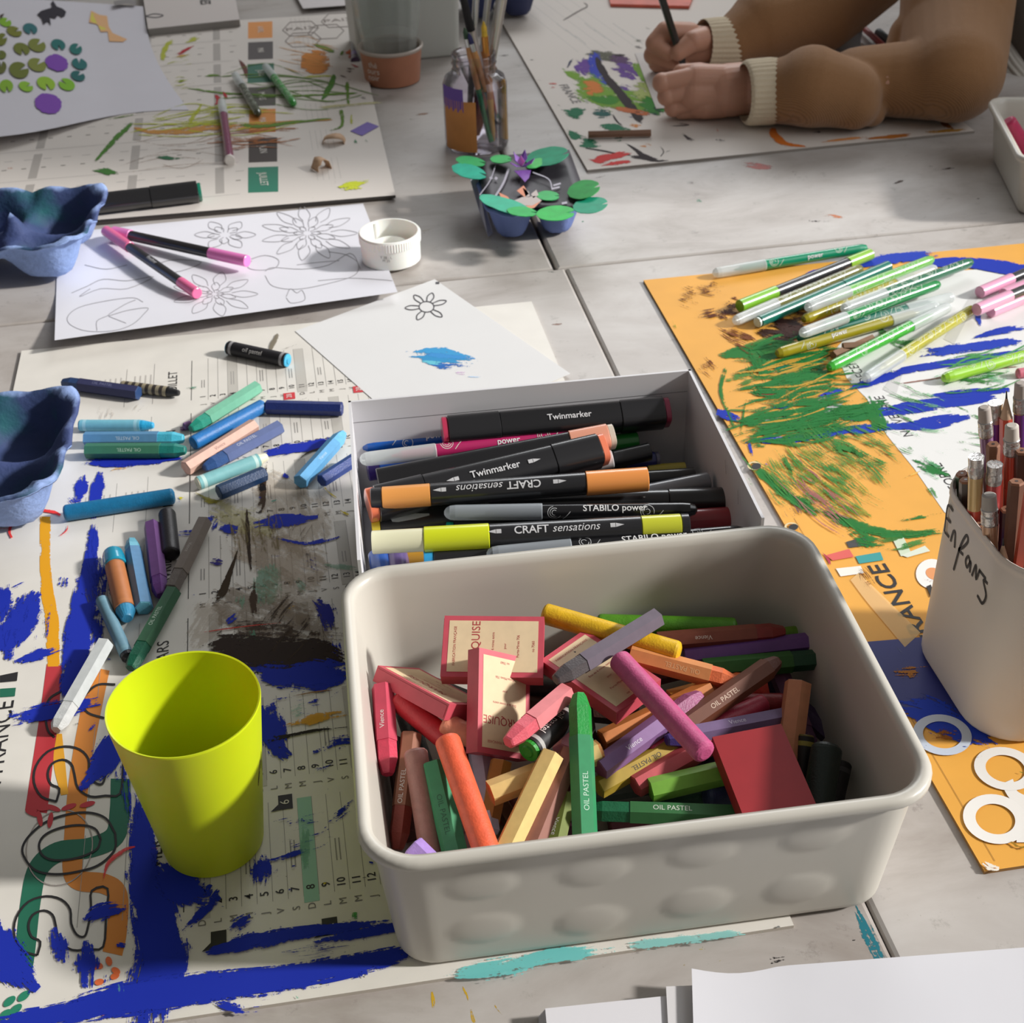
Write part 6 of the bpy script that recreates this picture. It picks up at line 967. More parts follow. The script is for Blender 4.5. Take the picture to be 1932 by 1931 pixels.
# ------------------------------------------------------------------ egg boxes
def Q(px, py, y):
    d = ((px-CX)*R_-(py-CY)*U_)/FPX+F_; return CAM+d*(y/d[1])
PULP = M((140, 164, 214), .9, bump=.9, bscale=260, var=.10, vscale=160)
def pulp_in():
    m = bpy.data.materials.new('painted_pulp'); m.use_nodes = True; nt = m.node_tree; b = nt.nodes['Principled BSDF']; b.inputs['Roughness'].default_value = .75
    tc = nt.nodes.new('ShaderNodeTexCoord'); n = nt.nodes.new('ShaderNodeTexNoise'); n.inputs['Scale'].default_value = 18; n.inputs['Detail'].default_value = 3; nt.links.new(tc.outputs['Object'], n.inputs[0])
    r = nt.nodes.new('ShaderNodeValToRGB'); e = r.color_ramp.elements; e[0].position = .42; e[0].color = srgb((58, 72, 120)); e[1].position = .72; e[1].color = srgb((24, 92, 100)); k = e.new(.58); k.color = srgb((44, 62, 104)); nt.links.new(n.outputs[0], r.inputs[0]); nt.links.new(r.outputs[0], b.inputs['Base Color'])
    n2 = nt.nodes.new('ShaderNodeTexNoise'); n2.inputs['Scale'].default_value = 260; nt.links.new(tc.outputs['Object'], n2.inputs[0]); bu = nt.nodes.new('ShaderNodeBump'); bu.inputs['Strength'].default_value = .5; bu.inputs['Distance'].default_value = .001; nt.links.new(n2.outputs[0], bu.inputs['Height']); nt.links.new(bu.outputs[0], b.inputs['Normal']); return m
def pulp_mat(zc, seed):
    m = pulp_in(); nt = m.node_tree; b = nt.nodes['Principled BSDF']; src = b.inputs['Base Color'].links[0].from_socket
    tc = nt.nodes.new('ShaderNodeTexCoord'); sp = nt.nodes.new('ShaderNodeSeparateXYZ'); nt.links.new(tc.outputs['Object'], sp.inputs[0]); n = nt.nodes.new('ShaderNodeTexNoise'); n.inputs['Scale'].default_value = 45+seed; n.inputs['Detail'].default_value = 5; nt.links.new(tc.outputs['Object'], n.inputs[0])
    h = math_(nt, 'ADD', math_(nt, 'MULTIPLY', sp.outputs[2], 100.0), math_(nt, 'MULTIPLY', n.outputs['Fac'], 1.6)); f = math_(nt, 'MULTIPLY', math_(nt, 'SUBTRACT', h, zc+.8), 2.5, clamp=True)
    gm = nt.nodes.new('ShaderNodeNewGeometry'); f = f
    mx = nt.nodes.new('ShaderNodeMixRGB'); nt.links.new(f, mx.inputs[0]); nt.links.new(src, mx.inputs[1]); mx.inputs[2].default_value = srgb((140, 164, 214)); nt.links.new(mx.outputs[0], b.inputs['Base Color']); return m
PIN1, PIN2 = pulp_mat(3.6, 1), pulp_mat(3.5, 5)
def ss(x): x = min(1, max(0, x)); return x*x*(3-2*x)
def carton(mb, C1, u, v, nu, nv, cu, cv, H, z0, rid=.55, G=16, wav=.10, inner=None, lip=.3, mat=None, seed=0):
    rnd = random.Random(seed); A = np.array; nI, nJ = nu*G, nv*G; vs = []; Hs = []
    for j in range(-1, nJ+2):
        for i in range(-1, nI+2):
            a, b = min(nu, max(0, i/G)), min(nv, max(0, j/G)); fa, fb = a-min(nu-1, int(a)), b-min(nv-1, int(b)); dx, dy = abs(2*fa-1), abs(2*fb-1); m = (dx**2.6+dy**2.6)**(1/2.6)
            ox = (a < .5 or a > nu-.5); oy = (b < .5 or b > nv-.5); tx = 1 if ox else rid; ty = 1 if oy else rid
            wsum = dx**4+dy**4+1e-6; T = (tx*dx**4+ty*dy**4)/wsum
            if not ox and not oy and dx > .7 and dy > .7: T = rid+(.95-rid)*ss((min(dx, dy)-.7)/.3)
            T *= 1-wav*(1-max(min(dx, dy), 0))
            z = .12*H+(.88*H*T)*ss((m-.42)/.6)
            e = -lip if (i < 0 or j < 0 or i > nI or j > nJ) else 0
            oa = -lip if i < 0 else (lip if i > nI else 0); ob = -lip if j < 0 else (lip if j > nJ else 0)
            if e: z -= .18
            z += rnd.uniform(-.03, .03)
            X, Y = a*cu+oa, b*cv+ob; W1, W2 = nu*cu, nv*cv; RR = 2.4
            cxx = RR-lip if X < RR-lip else (W1-RR+lip if X > W1-RR+lip else None); cyy = RR-lip if Y < RR-lip else (W2-RR+lip if Y > W2-RR+lip else None)
            if cxx is not None and cyy is not None:
                qx, qy = X-cxx, Y-cyy; hh = math.hypot(qx, qy)
                if hh > 1e-6: k_ = max(abs(qx), abs(qy))/hh; X, Y = cxx+qx*k_, cyy+qy*k_
            p = A([C1[0], C1[1], 0])+A([*u, 0])*X+A([*v, 0])*Y; vs.append(p+A([0, 0, z0+z+.02])); Hs.append(z)
    n = nI+3; F1, F2 = [], []
    for j in range(nJ+2):
        for i in range(nI+2):
            q = [j*n+i, j*n+i+1, (j+1)*n+i+1, (j+1)*n+i]
            (F2 if inner and max(Hs[k] for k in q) < H*.62 else F1).append(q)
    s = np.cross(A([*u, 0]), A([*v, 0]))[2]
    if s < 0: F1 = [f[::-1] for f in F1]; F2 = [f[::-1] for f in F2]
    o = len(mb.v); mb.add(vs, F1+F2, mat or PULP, smooth=True); mb.slot(PULP) if mat in (PIN1, PIN2) else None
    if inner:
        k = mb.slot(inner)
        for fi in range(len(mb.f)-len(F2), len(mb.f)): mb.mi[fi] = k
def uv_from(a, b, z): d = P(*b, z)[:2]-P(*a, z)[:2]; return d/np.linalg.norm(d)
def perp(u, s): return np.array([-u[1], u[0]])*s
# rear left: rim corner at (205,352)
u = nrm(np.array([-10.5, 1.9])); v = np.array([u[1]*-1, u[0]])*1; v = v if v[1] < 0 else -v
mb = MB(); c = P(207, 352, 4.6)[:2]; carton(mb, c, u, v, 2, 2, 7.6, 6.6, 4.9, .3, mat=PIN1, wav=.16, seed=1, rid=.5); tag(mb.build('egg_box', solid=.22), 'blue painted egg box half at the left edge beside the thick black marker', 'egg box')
u = nrm(np.array([-5.4, .4])); v = np.array([u[1]*-1, u[0]]); v = v if v[1] < 0 else -v
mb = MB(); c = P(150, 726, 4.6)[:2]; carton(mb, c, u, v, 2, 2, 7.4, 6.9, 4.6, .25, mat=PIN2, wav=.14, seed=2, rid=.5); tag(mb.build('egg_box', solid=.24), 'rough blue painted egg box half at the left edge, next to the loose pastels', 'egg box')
mb = MB(); DN = M((44, 52, 92), .6, bump=.3, bscale=200)
c0 = P(1012, 48, 0)[:2]; carton(mb, (c0[0]+1.2, c0[1]+12.5), np.array([-1, 0.03]), np.array([-.03, -1]), 2, 2, 5.6, 6.0, 5.5, .31, mat=DN, seed=3); tag(mb.build('egg_box', solid=.25), 'dark navy egg box half at the top edge, right of the brushes', 'egg box')
# pond made from an egg box
C_ = [P(900, 302, 3.9), P(1074, 287, 3.9), P(1116, 402, 3.9), P(914, 388, 3.9)]
t = thing('egg_box_pond', (23, 125, 0), 'egg box craft of a black pond with green lily pads, purple lotus and paper fish', 'craft model')
mb = MB(); carton(mb, (18.3, 130.6), np.array([1, -.02]), np.array([-.02, -1]), 2, 2, 4.5, 5.9, 3.7, .02, rid=.9, seed=4, mat=M((104, 122, 178), .85, bump=.6, bscale=240)); o_ = mb.build('egg_tray', t, solid=.2)
PB = M((42, 38, 46), .5, var=.2, vscale=40); mb = MB(); n_ = 10; vs = []
for j in range(n_+1):
    for i in range(n_+1):
        a, b = i/n_, j/n_; q = C_[0]*(1-a)*(1-b)+C_[1]*a*(1-b)+C_[2]*a*b+C_[3]*(1-a)*b; q = q+np.array([0, 0, -.5*math.sin(math.pi*a)*math.sin(math.pi*b)+.25]); vs.append(q)
mb.add(vs, [[j*(n_+1)+i, (j+1)*(n_+1)+i, (j+1)*(n_+1)+i+1, j*(n_+1)+i+1] for j in range(n_) for i in range(n_)], PB, smooth=True); mb.build('pond_surface', t, solid=.08)
mb = MB(); s0, s1 = P(884, 338, 3.9), P(928, 448, .2); mb.add([P(886, 335, 3.9), P(900, 330, 3.9), P(930, 440, .3), P(921, 447, .3), P(905, 400, 1.5)], [[0, 4, 3, 2, 1]], M((170, 170, 182), .6)); mb.build('side_card', t, solid=.08)
for (px, py, rx, ry, an, c, dz, tl) in ((888, 304, 28, 9, 8, (30, 160, 84), .3, .2), (885, 323, 33, 13, 14, (16, 168, 140), .3, .3), (945, 300, 20, 8, 0, (44, 170, 86), .5, .1), (1032, 295, 42, 17, -12, (26, 150, 112), .6, .9), (955, 387, 54, 13, 17, (18, 164, 130), .35, -.2), (985, 399, 28, 9, 5, (24, 170, 80), .42, 0), (1048, 402, 36, 14, -4, (32, 178, 74), .5, .1), (1101, 357, 31, 17, -14, (30, 150, 66), .6, .6), (1114, 387, 33, 15, -8, (14, 150, 116), .4, .3), (1034, 369, 21, 9, 2, (30, 160, 80), .1, 0), (1010, 308, 18, 8, -20, (70, 180, 90), .4, .2)):
    mb = MB(); pts = [(px+rx*.55*math.cos(math.radians(an)), py+ry*.55*math.sin(math.radians(an)))]+ell(px, py, rx, ry, an, 26, 9, 351, jit=.03); mp = M(c, .55, var=.14, vscale=90); z_ = 4.1+dz
    mb.add([P(x, y, z_+tl*((x-px)/rx)*.6) for x, y in pts], [list(range(len(pts)))[::-1]], mp); mb.build('lily_pad', t, solid=.06)
LO = M((224, 158, 240), .5, sss=.2); LD = M((124, 80, 164), .6); mb = MB(); c = P(984, 315, 4.3)
for k in range(7):
    a = 2*math.pi*k/7; rr, hh = (.8, 1.5) if k % 2 else (1.35, .75); ca, sa = math.cos(a), math.sin(a); w_ = .38
    mb.add([c, c+np.array([ca*rr*.7-sa*w_, sa*rr*.7+ca*w_, hh*.5]), c+np.array([ca*rr, sa*rr, hh]), c+np.array([ca*rr*.7+sa*w_, sa*rr*.7-ca*w_, hh*.5])], [[0, 1, 2, 3]], LO)
mb.add([P(970, 322, 4.25), P(1002, 320, 4.25), P(998, 335, 4.22), P(990, 343, 4.2), P(983, 335, 4.2)], [[0, 4, 3, 2, 1]], LD); mb.build('lotus_flower', t, solid=.05)
FO = M((206, 128, 92), .5); FG = M((176, 164, 160), .5); mb = MB()
for pts, m_ in (([(941, 363), (958, 371), (968, 385), (950, 384)], FO), ([(958, 384), (985, 372), (1010, 370), (1022, 378), (1004, 388), (970, 388)], FG), ([(968, 387), (1004, 388), (1021, 379), (1008, 392), (985, 396)], FO), ([(975, 360), (988, 350), (998, 366), (990, 372)], FO), ([(986, 354), (998, 362), (1000, 372), (992, 372)], FG), ([(1002, 366), (1012, 358), (1016, 368), (1006, 374)], FG)):
    mb.add([P(x, y, 4.28) for x, y in pts], [list(range(len(pts)))[::-1]], m_)
mb.build('paper_fish', t, solid=.02)
for pts, wd_ in (([(960, 318), (950, 345), (935, 370)], 4), ([(935, 312), (925, 340), (905, 368)], 2), ([(1005, 325), (1035, 338), (1042, 358)], 2), ([(925, 334), (928, 338)], 5), ([(934, 335), (938, 338)], 5), ([(1044, 350), (1058, 346)], 3), ([(1042, 356), (1056, 353)], 3), ([(1060, 384), (1070, 382)], 4)):  # pale strokes paint the gloss lines on the pond film
    mb = MB(); stroke(mb, pts, wd_, M((150, 146, 160), .4), 4.2, ends=False); mb.build('painted_gloss', t)
# ------------------------------------------------------------------ white cap, pot, jar
t = thing('bottle_cap', (0, 0, 0), 'white ribbed plastic bottle cap lying open side up on the colouring sheet corner', 'cap'); WP = M((246, 245, 240), .45, sss=.15)
bpy.data.objects.remove(t)
c = P(739, 491, .1); t = thing('bottle_cap', (c[0], c[1], .3), 'white ribbed plastic bottle cap standing open side up beside the colouring sheet', 'cap')
mb = MB(); n_ = 144; prof = [(0, 2.62, 0), (.05, 2.72, 0), (1.8, 2.76, 0), (1.81, 2.80, 1), (2.6, 2.82, 1), (2.75, 2.76, 0), (2.75, 2.6, 0), (.25, 2.5, 0), (.22, 1.7, 0), (1.5, 1.62, 0), (1.5, 1.5, 0), (.22, 1.45, 0), (.22, .05, 0)]; vs = []
for z_, r, kn in prof:
    for k in range(n_): a = 2*math.pi*k/n_; rr = r+(.05 if kn and k % 2 else 0); vs.append((c[0]+rr*math.cos(a), c[1]+rr*math.sin(a), .3+z_))
for i in range(len(prof)-1): mb.add(vs[i*n_:(i+2)*n_], [[k, (k+1) % n_, n_+(k+1) % n_, n_+k] for k in range(n_)], WP, smooth=not (prof[i][2] and prof[i+1][2]))
mb.add(vs[:n_], [list(range(n_))[::-1]], WP); mb.add(vs[-n_:], [list(range(n_))], WP); sh_ = mb.build('cap_shell', t)
mb = MB()
for i, s_ in enumerate(('T 38 - L', 'M 25')):
    v_, f_ = text2d(s_, .34); mb.add([(c[0]+2.79*math.sin(x/2.79-.25), c[1]-2.79*math.cos(x/2.79-.25), .3+1.35-i*.3+y) for x, y in v_], f_, K((140, 138, 136)))
mb.build('embossed_lettering', sh_)
mb = MB(); hexa(mb, (c[0]-1.2, c[1]+2.2, .5), (.18, 0, 0), (0, .35, 0), (0, 0, 2.4), WP); mb.build('inner_tab', t)
TC_ = M((170, 112, 84), .45, var=.06, vscale=60); RIMW = M((178, 166, 156), .4); pc_ = (14.1, 168.6, .02)
t = thing('yogurt_pot', pc_, 'small terracotta coloured pot with a pale rim and white lettering, at the top', 'pot')
mb = MB(); lathe(mb, pc_, [(0, 3.0, TC_), (.15, 3.35, TC_), (3.9, 3.75, RIMW), (4.1, 3.95, RIMW), (4.3, 3.95, RIMW), (4.4, 3.8, RIMW), (4.2, 3.55, RIMW), (.5, 3.2, TC_), (.4, .2, TC_)], 64, cap=(True, False)); sh_ = mb.build('shell', t)
mb = MB()
for i, s_ in enumerate(('thé', 'ours', 'noir')):
    v_, f_ = text2d(s_, 1.0); mb.add([(pc_[0]+3.72*math.sin(x/3.7-.75), pc_[1]-3.72*math.cos(x/3.7-.75), 2.9-i*.75+y) for x, y in v_], f_, K((220, 206, 196)))
mb.build('lettering', sh_)
mb = MB(); CLT = clear((206, 210, 206), .12); lathe(mb, pc_, [(.6, 2.9, CLT), (3, 3.1, CLT), (4.8, 3.3, CLT), (5.6, 3.5, CLT), (8, 3.9, CLT), (14, 4.3, CLT), (14, 4.15, CLT), (5.6, 3.35, CLT)], 14, smooth=False); tag(mb.build('plastic_tumbler'), 'clear ribbed plastic tumbler standing in the terracotta pot', 'tumbler')
def glass(rgb=(235, 238, 240), base=.06):
    m = bpy.data.materials.new('jar_glass'); m.use_nodes = True; nt = m.node_tree; out = nt.nodes['Material Output']; g = nt.nodes.new('ShaderNodeBsdfGlossy'); g.inputs['Roughness'].default_value = .05; tr = nt.nodes.new('ShaderNodeBsdfTransparent'); tr.inputs[0].default_value = srgb(rgb); lw = nt.nodes.new('ShaderNodeLayerWeight'); lw.inputs[0].default_value = .25
    mx = nt.nodes.new('ShaderNodeMixShader'); nt.links.new(math_(nt, 'ADD', math_(nt, 'MULTIPLY', lw.outputs['Fresnel'], .8), base, clamp=True), mx.inputs[0]); nt.links.new(tr.outputs[0], mx.inputs[1]); nt.links.new(g.outputs[0], mx.inputs[2]); nt.links.new(mx.outputs[0], out.inputs['Surface']); return m
GL = glass((250, 248, 252), .03); JX, JY = 20.85, 145.2; JC = (JX, JY, .02)
t = thing('glass_jar', JC, 'glass jar with an orange and purple paper label, full of paint brushes', 'jar')
mb = MB(); lathe(mb, JC, [(0, 3.0, GL), (.15, 3.35, GL), (.5, 3.45, GL), (6.9, 3.45, GL), (7.6, 3.2, GL), (8.0, 2.6, GL), (8.1, 2.35, GL), (8.35, 2.45, GL), (8.5, 2.3, GL), (8.9, 2.3, GL), (9.1, 2.42, GL), (9.25, 2.3, GL), (9.7, 2.3, GL), (9.9, 2.42, GL), (10.1, 2.35, GL), (10.15, 2.2, GL), (8.2, 2.15, GL), (7.5, 2.9, GL), (6.8, 3.25, GL), (.6, 3.2, GL), (.4, .2, GL)], 64, cap=(True, False)); mb.build('glass_body', t)
def arcp(name, a0, a1, z0_, z1_, mat, jag=0):
    mb = MB(); n_ = 14; vs = [];
    for k in range(n_+1): a = math.radians(a0+(a1-a0)*k/n_); vs += [(JX+3.49*math.cos(a), JY+3.49*math.sin(a), z0_+(jag*math.sin(k*2.1) if jag else 0)), (JX+3.49*math.cos(a), JY+3.49*math.sin(a), z1_)]
    mb.add(vs, [[2*k, 2*k+2, 2*k+3, 2*k+1] for k in range(n_)], mat); mb.build(name, t)
arcp('orange_label', 192, 262, .5, 6.0, M((196, 132, 66), .6, var=.1, vscale=40)); arcp('purple_label', 188, 240, 5.0, 7.3, M((104, 74, 160), .6), .3)
def brush(label, top, ytop, low, ylow, hand, wood=None, bris=(60, 60, 60), r=.28, bl=1.6, fl_=2.0, ferr=(190, 190, 190), woodlen=3.5, flat=False, L=None):
    A = Q(*top, ytop); B = Q(*low, ylow); 
    d = nrm(B-A); B = A+d*((A[2]-.8)/-d[2]); ax = Axis(A, B, 0); t = thing('paint_brush', (B[0], B[1], .8), label, 'paint brush', 'brushes in the glass jar')
    mb = MB(); mbr = M(bris, .8, var=.2, vscale=300); sweep(mb, ax, [(0, r*.15, mbr), (bl*.4, r*.8, mbr), (bl, r*.9, mbr)], 12); mb.build('bristles', t)
    mb = MB(); mf = M(ferr, .3, metal=.7); sweep(mb, ax, [(bl-.05, r*1.05, mf), (bl+fl_, r*1.0, mf)], 16); mb.build('ferrule', t)
    mb = MB(); mw = M(wood or hand, .45, coat=.2); mh = M(hand, .35, coat=.3); sweep(mb, ax, [(bl+fl_, r*.95, mw), (bl+fl_+.8, r*1.15, mw), (bl+fl_+woodlen, r*1.0, mh), (ax.L-1, r*.7, mh), (ax.L, r*.35, mh)], 16); mb.build('handle', t)
brush('paint brush with green stained bristles, leftmost in the jar', (876, 52), 144.5, (925, 270), 143.6, (20, 120, 60), (196, 140, 84), (60, 84, 64), r=.32, bl=1.2, fl_=.8, woodlen=4.5)
brush('paint brush with dark blue bristles, second from the left in the jar', (884, 62), 144, (945, 260), 144.2, (30, 60, 80), (200, 144, 84), (50, 50, 96), r=.30, bl=1.2, fl_=.8, woodlen=4.5)
brush('broad flat brush with black bristles and a white ferrule', (868, -30), 145.5, (905, 130), 146, (36, 110, 56), None, (28, 26, 28), r=.5, bl=5.0, fl_=4.2, ferr=(214, 210, 206))
brush('paint brush with a yellow tip and amber handle in the jar', (912, 40), 144, (925, 190), 144, (206, 160, 60), (186, 120, 56), (214, 176, 60), r=.36, bl=1.6, fl_=1.6, ferr=(190, 130, 60), woodlen=5)
brush('slim brush with a silver ferrule rising out of the frame, left one', (900, -40), 146.5, (890, 140), 146.5, (40, 34, 40), None, (40, 40, 40), r=.34, bl=2, fl_=6)
brush('slim brush with a silver ferrule rising out of the frame, right one', (925, -40), 147, (905, 140), 146.8, (120, 60, 44), (196, 140, 90), (40, 40, 40), r=.34, bl=2, fl_=5.4)
brush('thick brush with wooden handle and pale ferrule, rightmost in the jar', (953, -40), 146, (925, 120), 146, (176, 96, 60), (190, 150, 110), (60, 50, 46), r=.55, bl=2, fl_=6.5, ferr=(200, 196, 190))
for lb, a, ya, b, yb, c_ in (('green brush handle leaning to the right wall of the jar', (900, 160), 145.2, (932, 285), 143.6, (26, 130, 54)), ('orange stick added for a reflection at the right side inside the jar', (950, 150), 144.6, (955, 280), 144.2, (206, 160, 70)), ('red-brown stick inside the jar behind the handles', (925, 160), 146, (944, 280), 144.6, (170, 74, 52))):  # the orange stick is added in place of a reflection in the glass
    A = Q(*a, ya); B = Q(*b, yb); d = nrm(B-A); B = A+d*((A[2]-.8)/-d[2]); ax = Axis(A, B); mb = MB(); sweep(mb, ax, [(0, .2, M(c_, .4)), (ax.L, .28, M(c_, .4))], 14); tag(mb.build('wooden_stick'), lb, 'stick', 'brushes in the glass jar')
# ------------------------------------------------------------------ pencils in the container
SIL = M((196, 194, 192), .25, metal=.8, bump=.5, bscale=500); WOOD = M((150, 106, 82), .7, var=.18, vscale=80); WDL = M((196, 164, 136), .7)
def pencil(label, top, yt, low, yl, body, kind, band=None, r=.37, er=(190, 180, 172)):
    A = Q(*top, yt); B = Q(*low, yl); d = nrm(B-A); E_ = A+d*min(40, (A[2]-1.0)/max(.05, -d[2])); j_ = (hash(label[:3]) % 7)*0
    E_ = np.array([min(PCX+PCW/2-1.4, max(PCX-PCW/2+1.5+r, E_[0])), min(PCY+PCD/2-1.5, max(PCY-PCD/2+1.6+r, E_[1])), 1.0]); d = nrm(E_-A); L = np.linalg.norm(E_-A); ax = Axis(A, A+d*L, .2); t = thing('pencil', (ax.B[0], ax.B[1], ax.B[2]), label, 'pencil', 'pencils in the Enfants container')
    m = body if not isinstance(body, tuple) else M(body, .35, coat=.3); o = 0
    if kind in ('eraser', 'broken'):
        mb = MB(); sweep(mb, ax, [(.85, r*.98, SIL), (.9, r*1.08, SIL), (1.2, r*1.0, SIL), (1.3, r*1.08, SIL), (1.75, r*1.08, SIL), (1.85, r*.98, SIL)] if kind == 'eraser' else [(0, r*1.05, SIL), (.5, r*.98, SIL), (.9, r*1.1, SIL), (1.2, r, SIL)], 16); mb.build('ferrule', t)
        if kind == 'eraser': mb = MB(); me_ = M(er, .8); sweep(mb, ax, [(0, r*.6, me_), (.08, r*.88, me_), (.9, r*.98, me_)], 16); mb.build('eraser', t)
        o = 1.8 if kind == 'eraser' else 1.1
        mb = MB(); b = M(band, .25, coat=.4, metal=.2) if band else m; sweep(mb, ax, [(o, r*.96, b), (o+2.2, r*.96, b), (o+2.2, r*.98, m), (L, r*.98, m)], 16); mb.build('barrel', t)
    elif kind == 'point':
        mb = MB(); sweep(mb, ax, [(.4, r*.12, WDL), (1.7, r*.9, WDL)], 12); mb.build('sharpened_cone', t); mb = MB(); lead = M((40, 40, 44), .4); sweep(mb, ax, [(0, .03, lead), (.45, r*.16, lead)], 8); mb.build('lead', t)
        mb = MB(); sweep(mb, ax, [(1.65, r*.98, m), (L, r*.98, m)], 8, smooth=False); mb.build('barrel', t)
    else:
        mb = MB(); sweep(mb, ax, [(0, r*.85, WOOD), (.12, r*.98, m), (L, r*.98, m)], 6, smooth=False); mb.build('barrel', t); mb = MB(); lead = M((60, 50, 50), .4); sweep(mb, ax, [(-.01, .09, lead), (.1, .09, lead)], 8); mb.build('lead', t)
PR = (206, 82, 60); PPL = (120, 62, 150)
for a in (('silver and purple pencil with a worn white eraser, leftmost tall one', (1857, 768), 57.6, (1866, 900), 57.2, (170, 130, 130), 'eraser', (150, 110, 150)), ('purple pencil with a blunt wooden end behind the worn eraser', (1878, 760), 58.3, (1880, 880), 58.0, PPL, 'broken', PPL),
          ('red pencil standing with its sharp black point up', (1899, 738), 57.8, (1897, 900), 57.4, PR, 'point'), ('purple pencil with a large pale eraser at the right edge', (1926, 722), 57.8, (1924, 880), 57.4, (96, 60, 110), 'eraser', PPL), ('red pencil with a clean white eraser', (1909, 802), 55.8, (1906, 960), 55.6, PR, 'eraser', PR, .4, (204, 196, 186)),
          ('red pencil with an empty red ring ferrule, at the container rim', (1842, 862), 55.6, (1832, 1000), 55.3, (196, 74, 56), 'broken', (206, 176, 120), .4), ('bare wooden pencil end between the tall erasers', (1874, 838), 56.6, (1872, 960), 56.5, WOOD, 'wood'), ('red pencil with a crumpled silver ferrule', (1877, 876), 55.2, (1870, 990), 55.0, (190, 64, 60), 'broken', (180, 70, 70), .4),
          ('purple pencil with a flat grey eraser near the rim', (1866, 932), 53.8, (1842, 1050), 53.2, (110, 60, 120), 'eraser', (190, 150, 120), .42, (176, 172, 166)), ('brown wooden pencil leaning to the rim', (1918, 908), 53.2, (1868, 1030), 52.6, M((112, 74, 56), .6, var=.15, vscale=60), 'wood', None, .42), ('orange-red pencil leaning over the brown one', (1950, 915), 51.9, (1892, 1062), 51.3, (206, 84, 60), 'wood', None, .42),
          ('wooden pencil with a purple dipped end at the right edge', (1968, 960), 51.2, (1912, 1082), 50.6, (150, 112, 96), 'wood', None, .4), ('sharpened wooden pencil point low in the container', (1893, 1016), 52.0, (1868, 1060), 51.8, (170, 130, 100), 'point', None, .42), ('dark pencil deep at the left wall of the container', (1822, 905), 56.8, (1822, 960), 56.6, (70, 56, 48), 'wood'),
          ('green dipped pencil deep at the back left of the container', (1815, 893), 58.2, (1820, 960), 58.0, (80, 110, 80), 'wood'), ('dark purple pencil deep in the middle of the container', (1900, 960), 54.6, (1895, 1050), 54.4, (56, 40, 56), 'wood'), ('brown pencil deep right of the middle of the container', (1928, 850), 55.2, (1925, 950), 55.0, (80, 52, 44), 'wood'), ('dark brown pencil deep at the front left of the container', (1850, 990), 54.4, (1850, 1040), 54.2, (60, 46, 42), 'wood')):
    pencil(*a)
# ------------------------------------------------------------------ small things on the far tables
mb = MB(); A = P(1110, 254, .75); B = P(1228, 251, .75); ax = Axis(A, B); br_ = M((128, 94, 74), .6, var=.1, vscale=40); sweep(mb, ax, [(0, .42, br_), (ax.L, .42, br_)], 6, smooth=False); tag(mb.build('wooden_stick'), 'short brown wooden stick lying on the painted branches', 'stick')
SH = M((190, 156, 124), .7, var=.12, vscale=80); SHD = M((92, 60, 44), .7)
def shaving(label, px, py, w_, h_, an, seed):
    mb = MB(); n_ = 9; c = P(px, py, .6); e = np.array([math.cos(an), math.sin(an), 0]); g = np.array([-e[1], e[0], 0]); vs = []
    for i in range(n_): th_ = i/(n_-1)*math.pi*1.1; x = -math.cos(th_)*w_/2; z_ = math.sin(th_)*h_; vs += [c+e*x+g*(-.7+.2*math.sin(i*seed))+np.array([0, 0, z_]), c+e*x+g*(.7+.15*math.cos(i*seed))+np.array([0, 0, z_])]
    mb.add(vs, [[2*i, 2*i+1, 2*i+3, 2*i+2] for i in range(n_-1)], SH, smooth=True); o = mb.build('pencil_shaving', solid=.05); o.data.materials.append(SHD); tag(o, label, 'pencil shaving', 'pencil shavings')
shaving('flat curled pencil shaving nearer the purple paper scrap', 630, 268, 2.4, .7, -.2, 1.3); shaving('round curled pencil shaving beside the green month square', 607, 318, 1.6, 1.1, .5, 2.2)
mb = MB(); mb.add([P(x, y, .62) for x, y in ((661, 247), (693, 230), (715, 238), (683, 256))], [[3, 2, 1, 0]], M((118, 100, 176), .7)); tag(mb.build('paper_scrap', solid=.03), 'purple paper scrap on the mini calendar board', 'paper scrap')
mb = MB(); boxpoly(mb, [P(1152, 12, .4)[:2], P(1300, 16, .4)[:2], P(1330, -60, .4)[:2], P(1135, -60, .4)[:2]], .34, .75, M((214, 100, 80), .5, var=.2, vscale=30)); tag(mb.build('folder'), 'orange-red patterned folder at the top edge above the pen hand', 'folder')
wc = P(1600, 103, 0); t = thing('paint_pot', (wc[0], wc[1]+3, .32), 'white pot with green stripes behind the resting sleeve', 'pot'); WPm = M((150, 154, 160), .5); GPm = M((30, 110, 96), .5)
mb = MB(); lathe(mb, (wc[0]-.3, wc[1]+3.2, .32), [(0, 2.9, WPm), (2.0, 3.0, WPm), (2.0, 2.8, WPm), (.3, 2.6, GPm), (.3, .1, GPm)], 40, cap=(True, False)); mb.build('shell', t)
mb = MB(); boxpoly(mb, [P(1548, 62, .5)[:2], P(1600, 68, .5)[:2], P(1580, 38, .5)[:2], P(1562, 40, .5)[:2]], .32, 1.2, M((170, 180, 180), .6)); tag(mb.build('paper_packet'), 'pale packet behind the white pot', 'packet')
for lb, a, b, c_, r in (('red pencil on the far table behind the elbow', (1606, 32), (1668, 88), (190, 60, 56), .4), ('dark teal marker tip behind the elbow', (1656, 60), (1690, 90), (56, 74, 80), .55)):
    A, B = P(*a, .9), P(*b, .9); ax = Axis(A, B); mb = MB(); m_ = M(c_, .4); sweep(mb, ax, [(0, r*.7, m_), (.3, r, m_), (ax.L, r, m_)], 12); tag(mb.build('pencil' if r < .5 else 'marker'), lb, 'pencil' if r < .5 else 'marker')
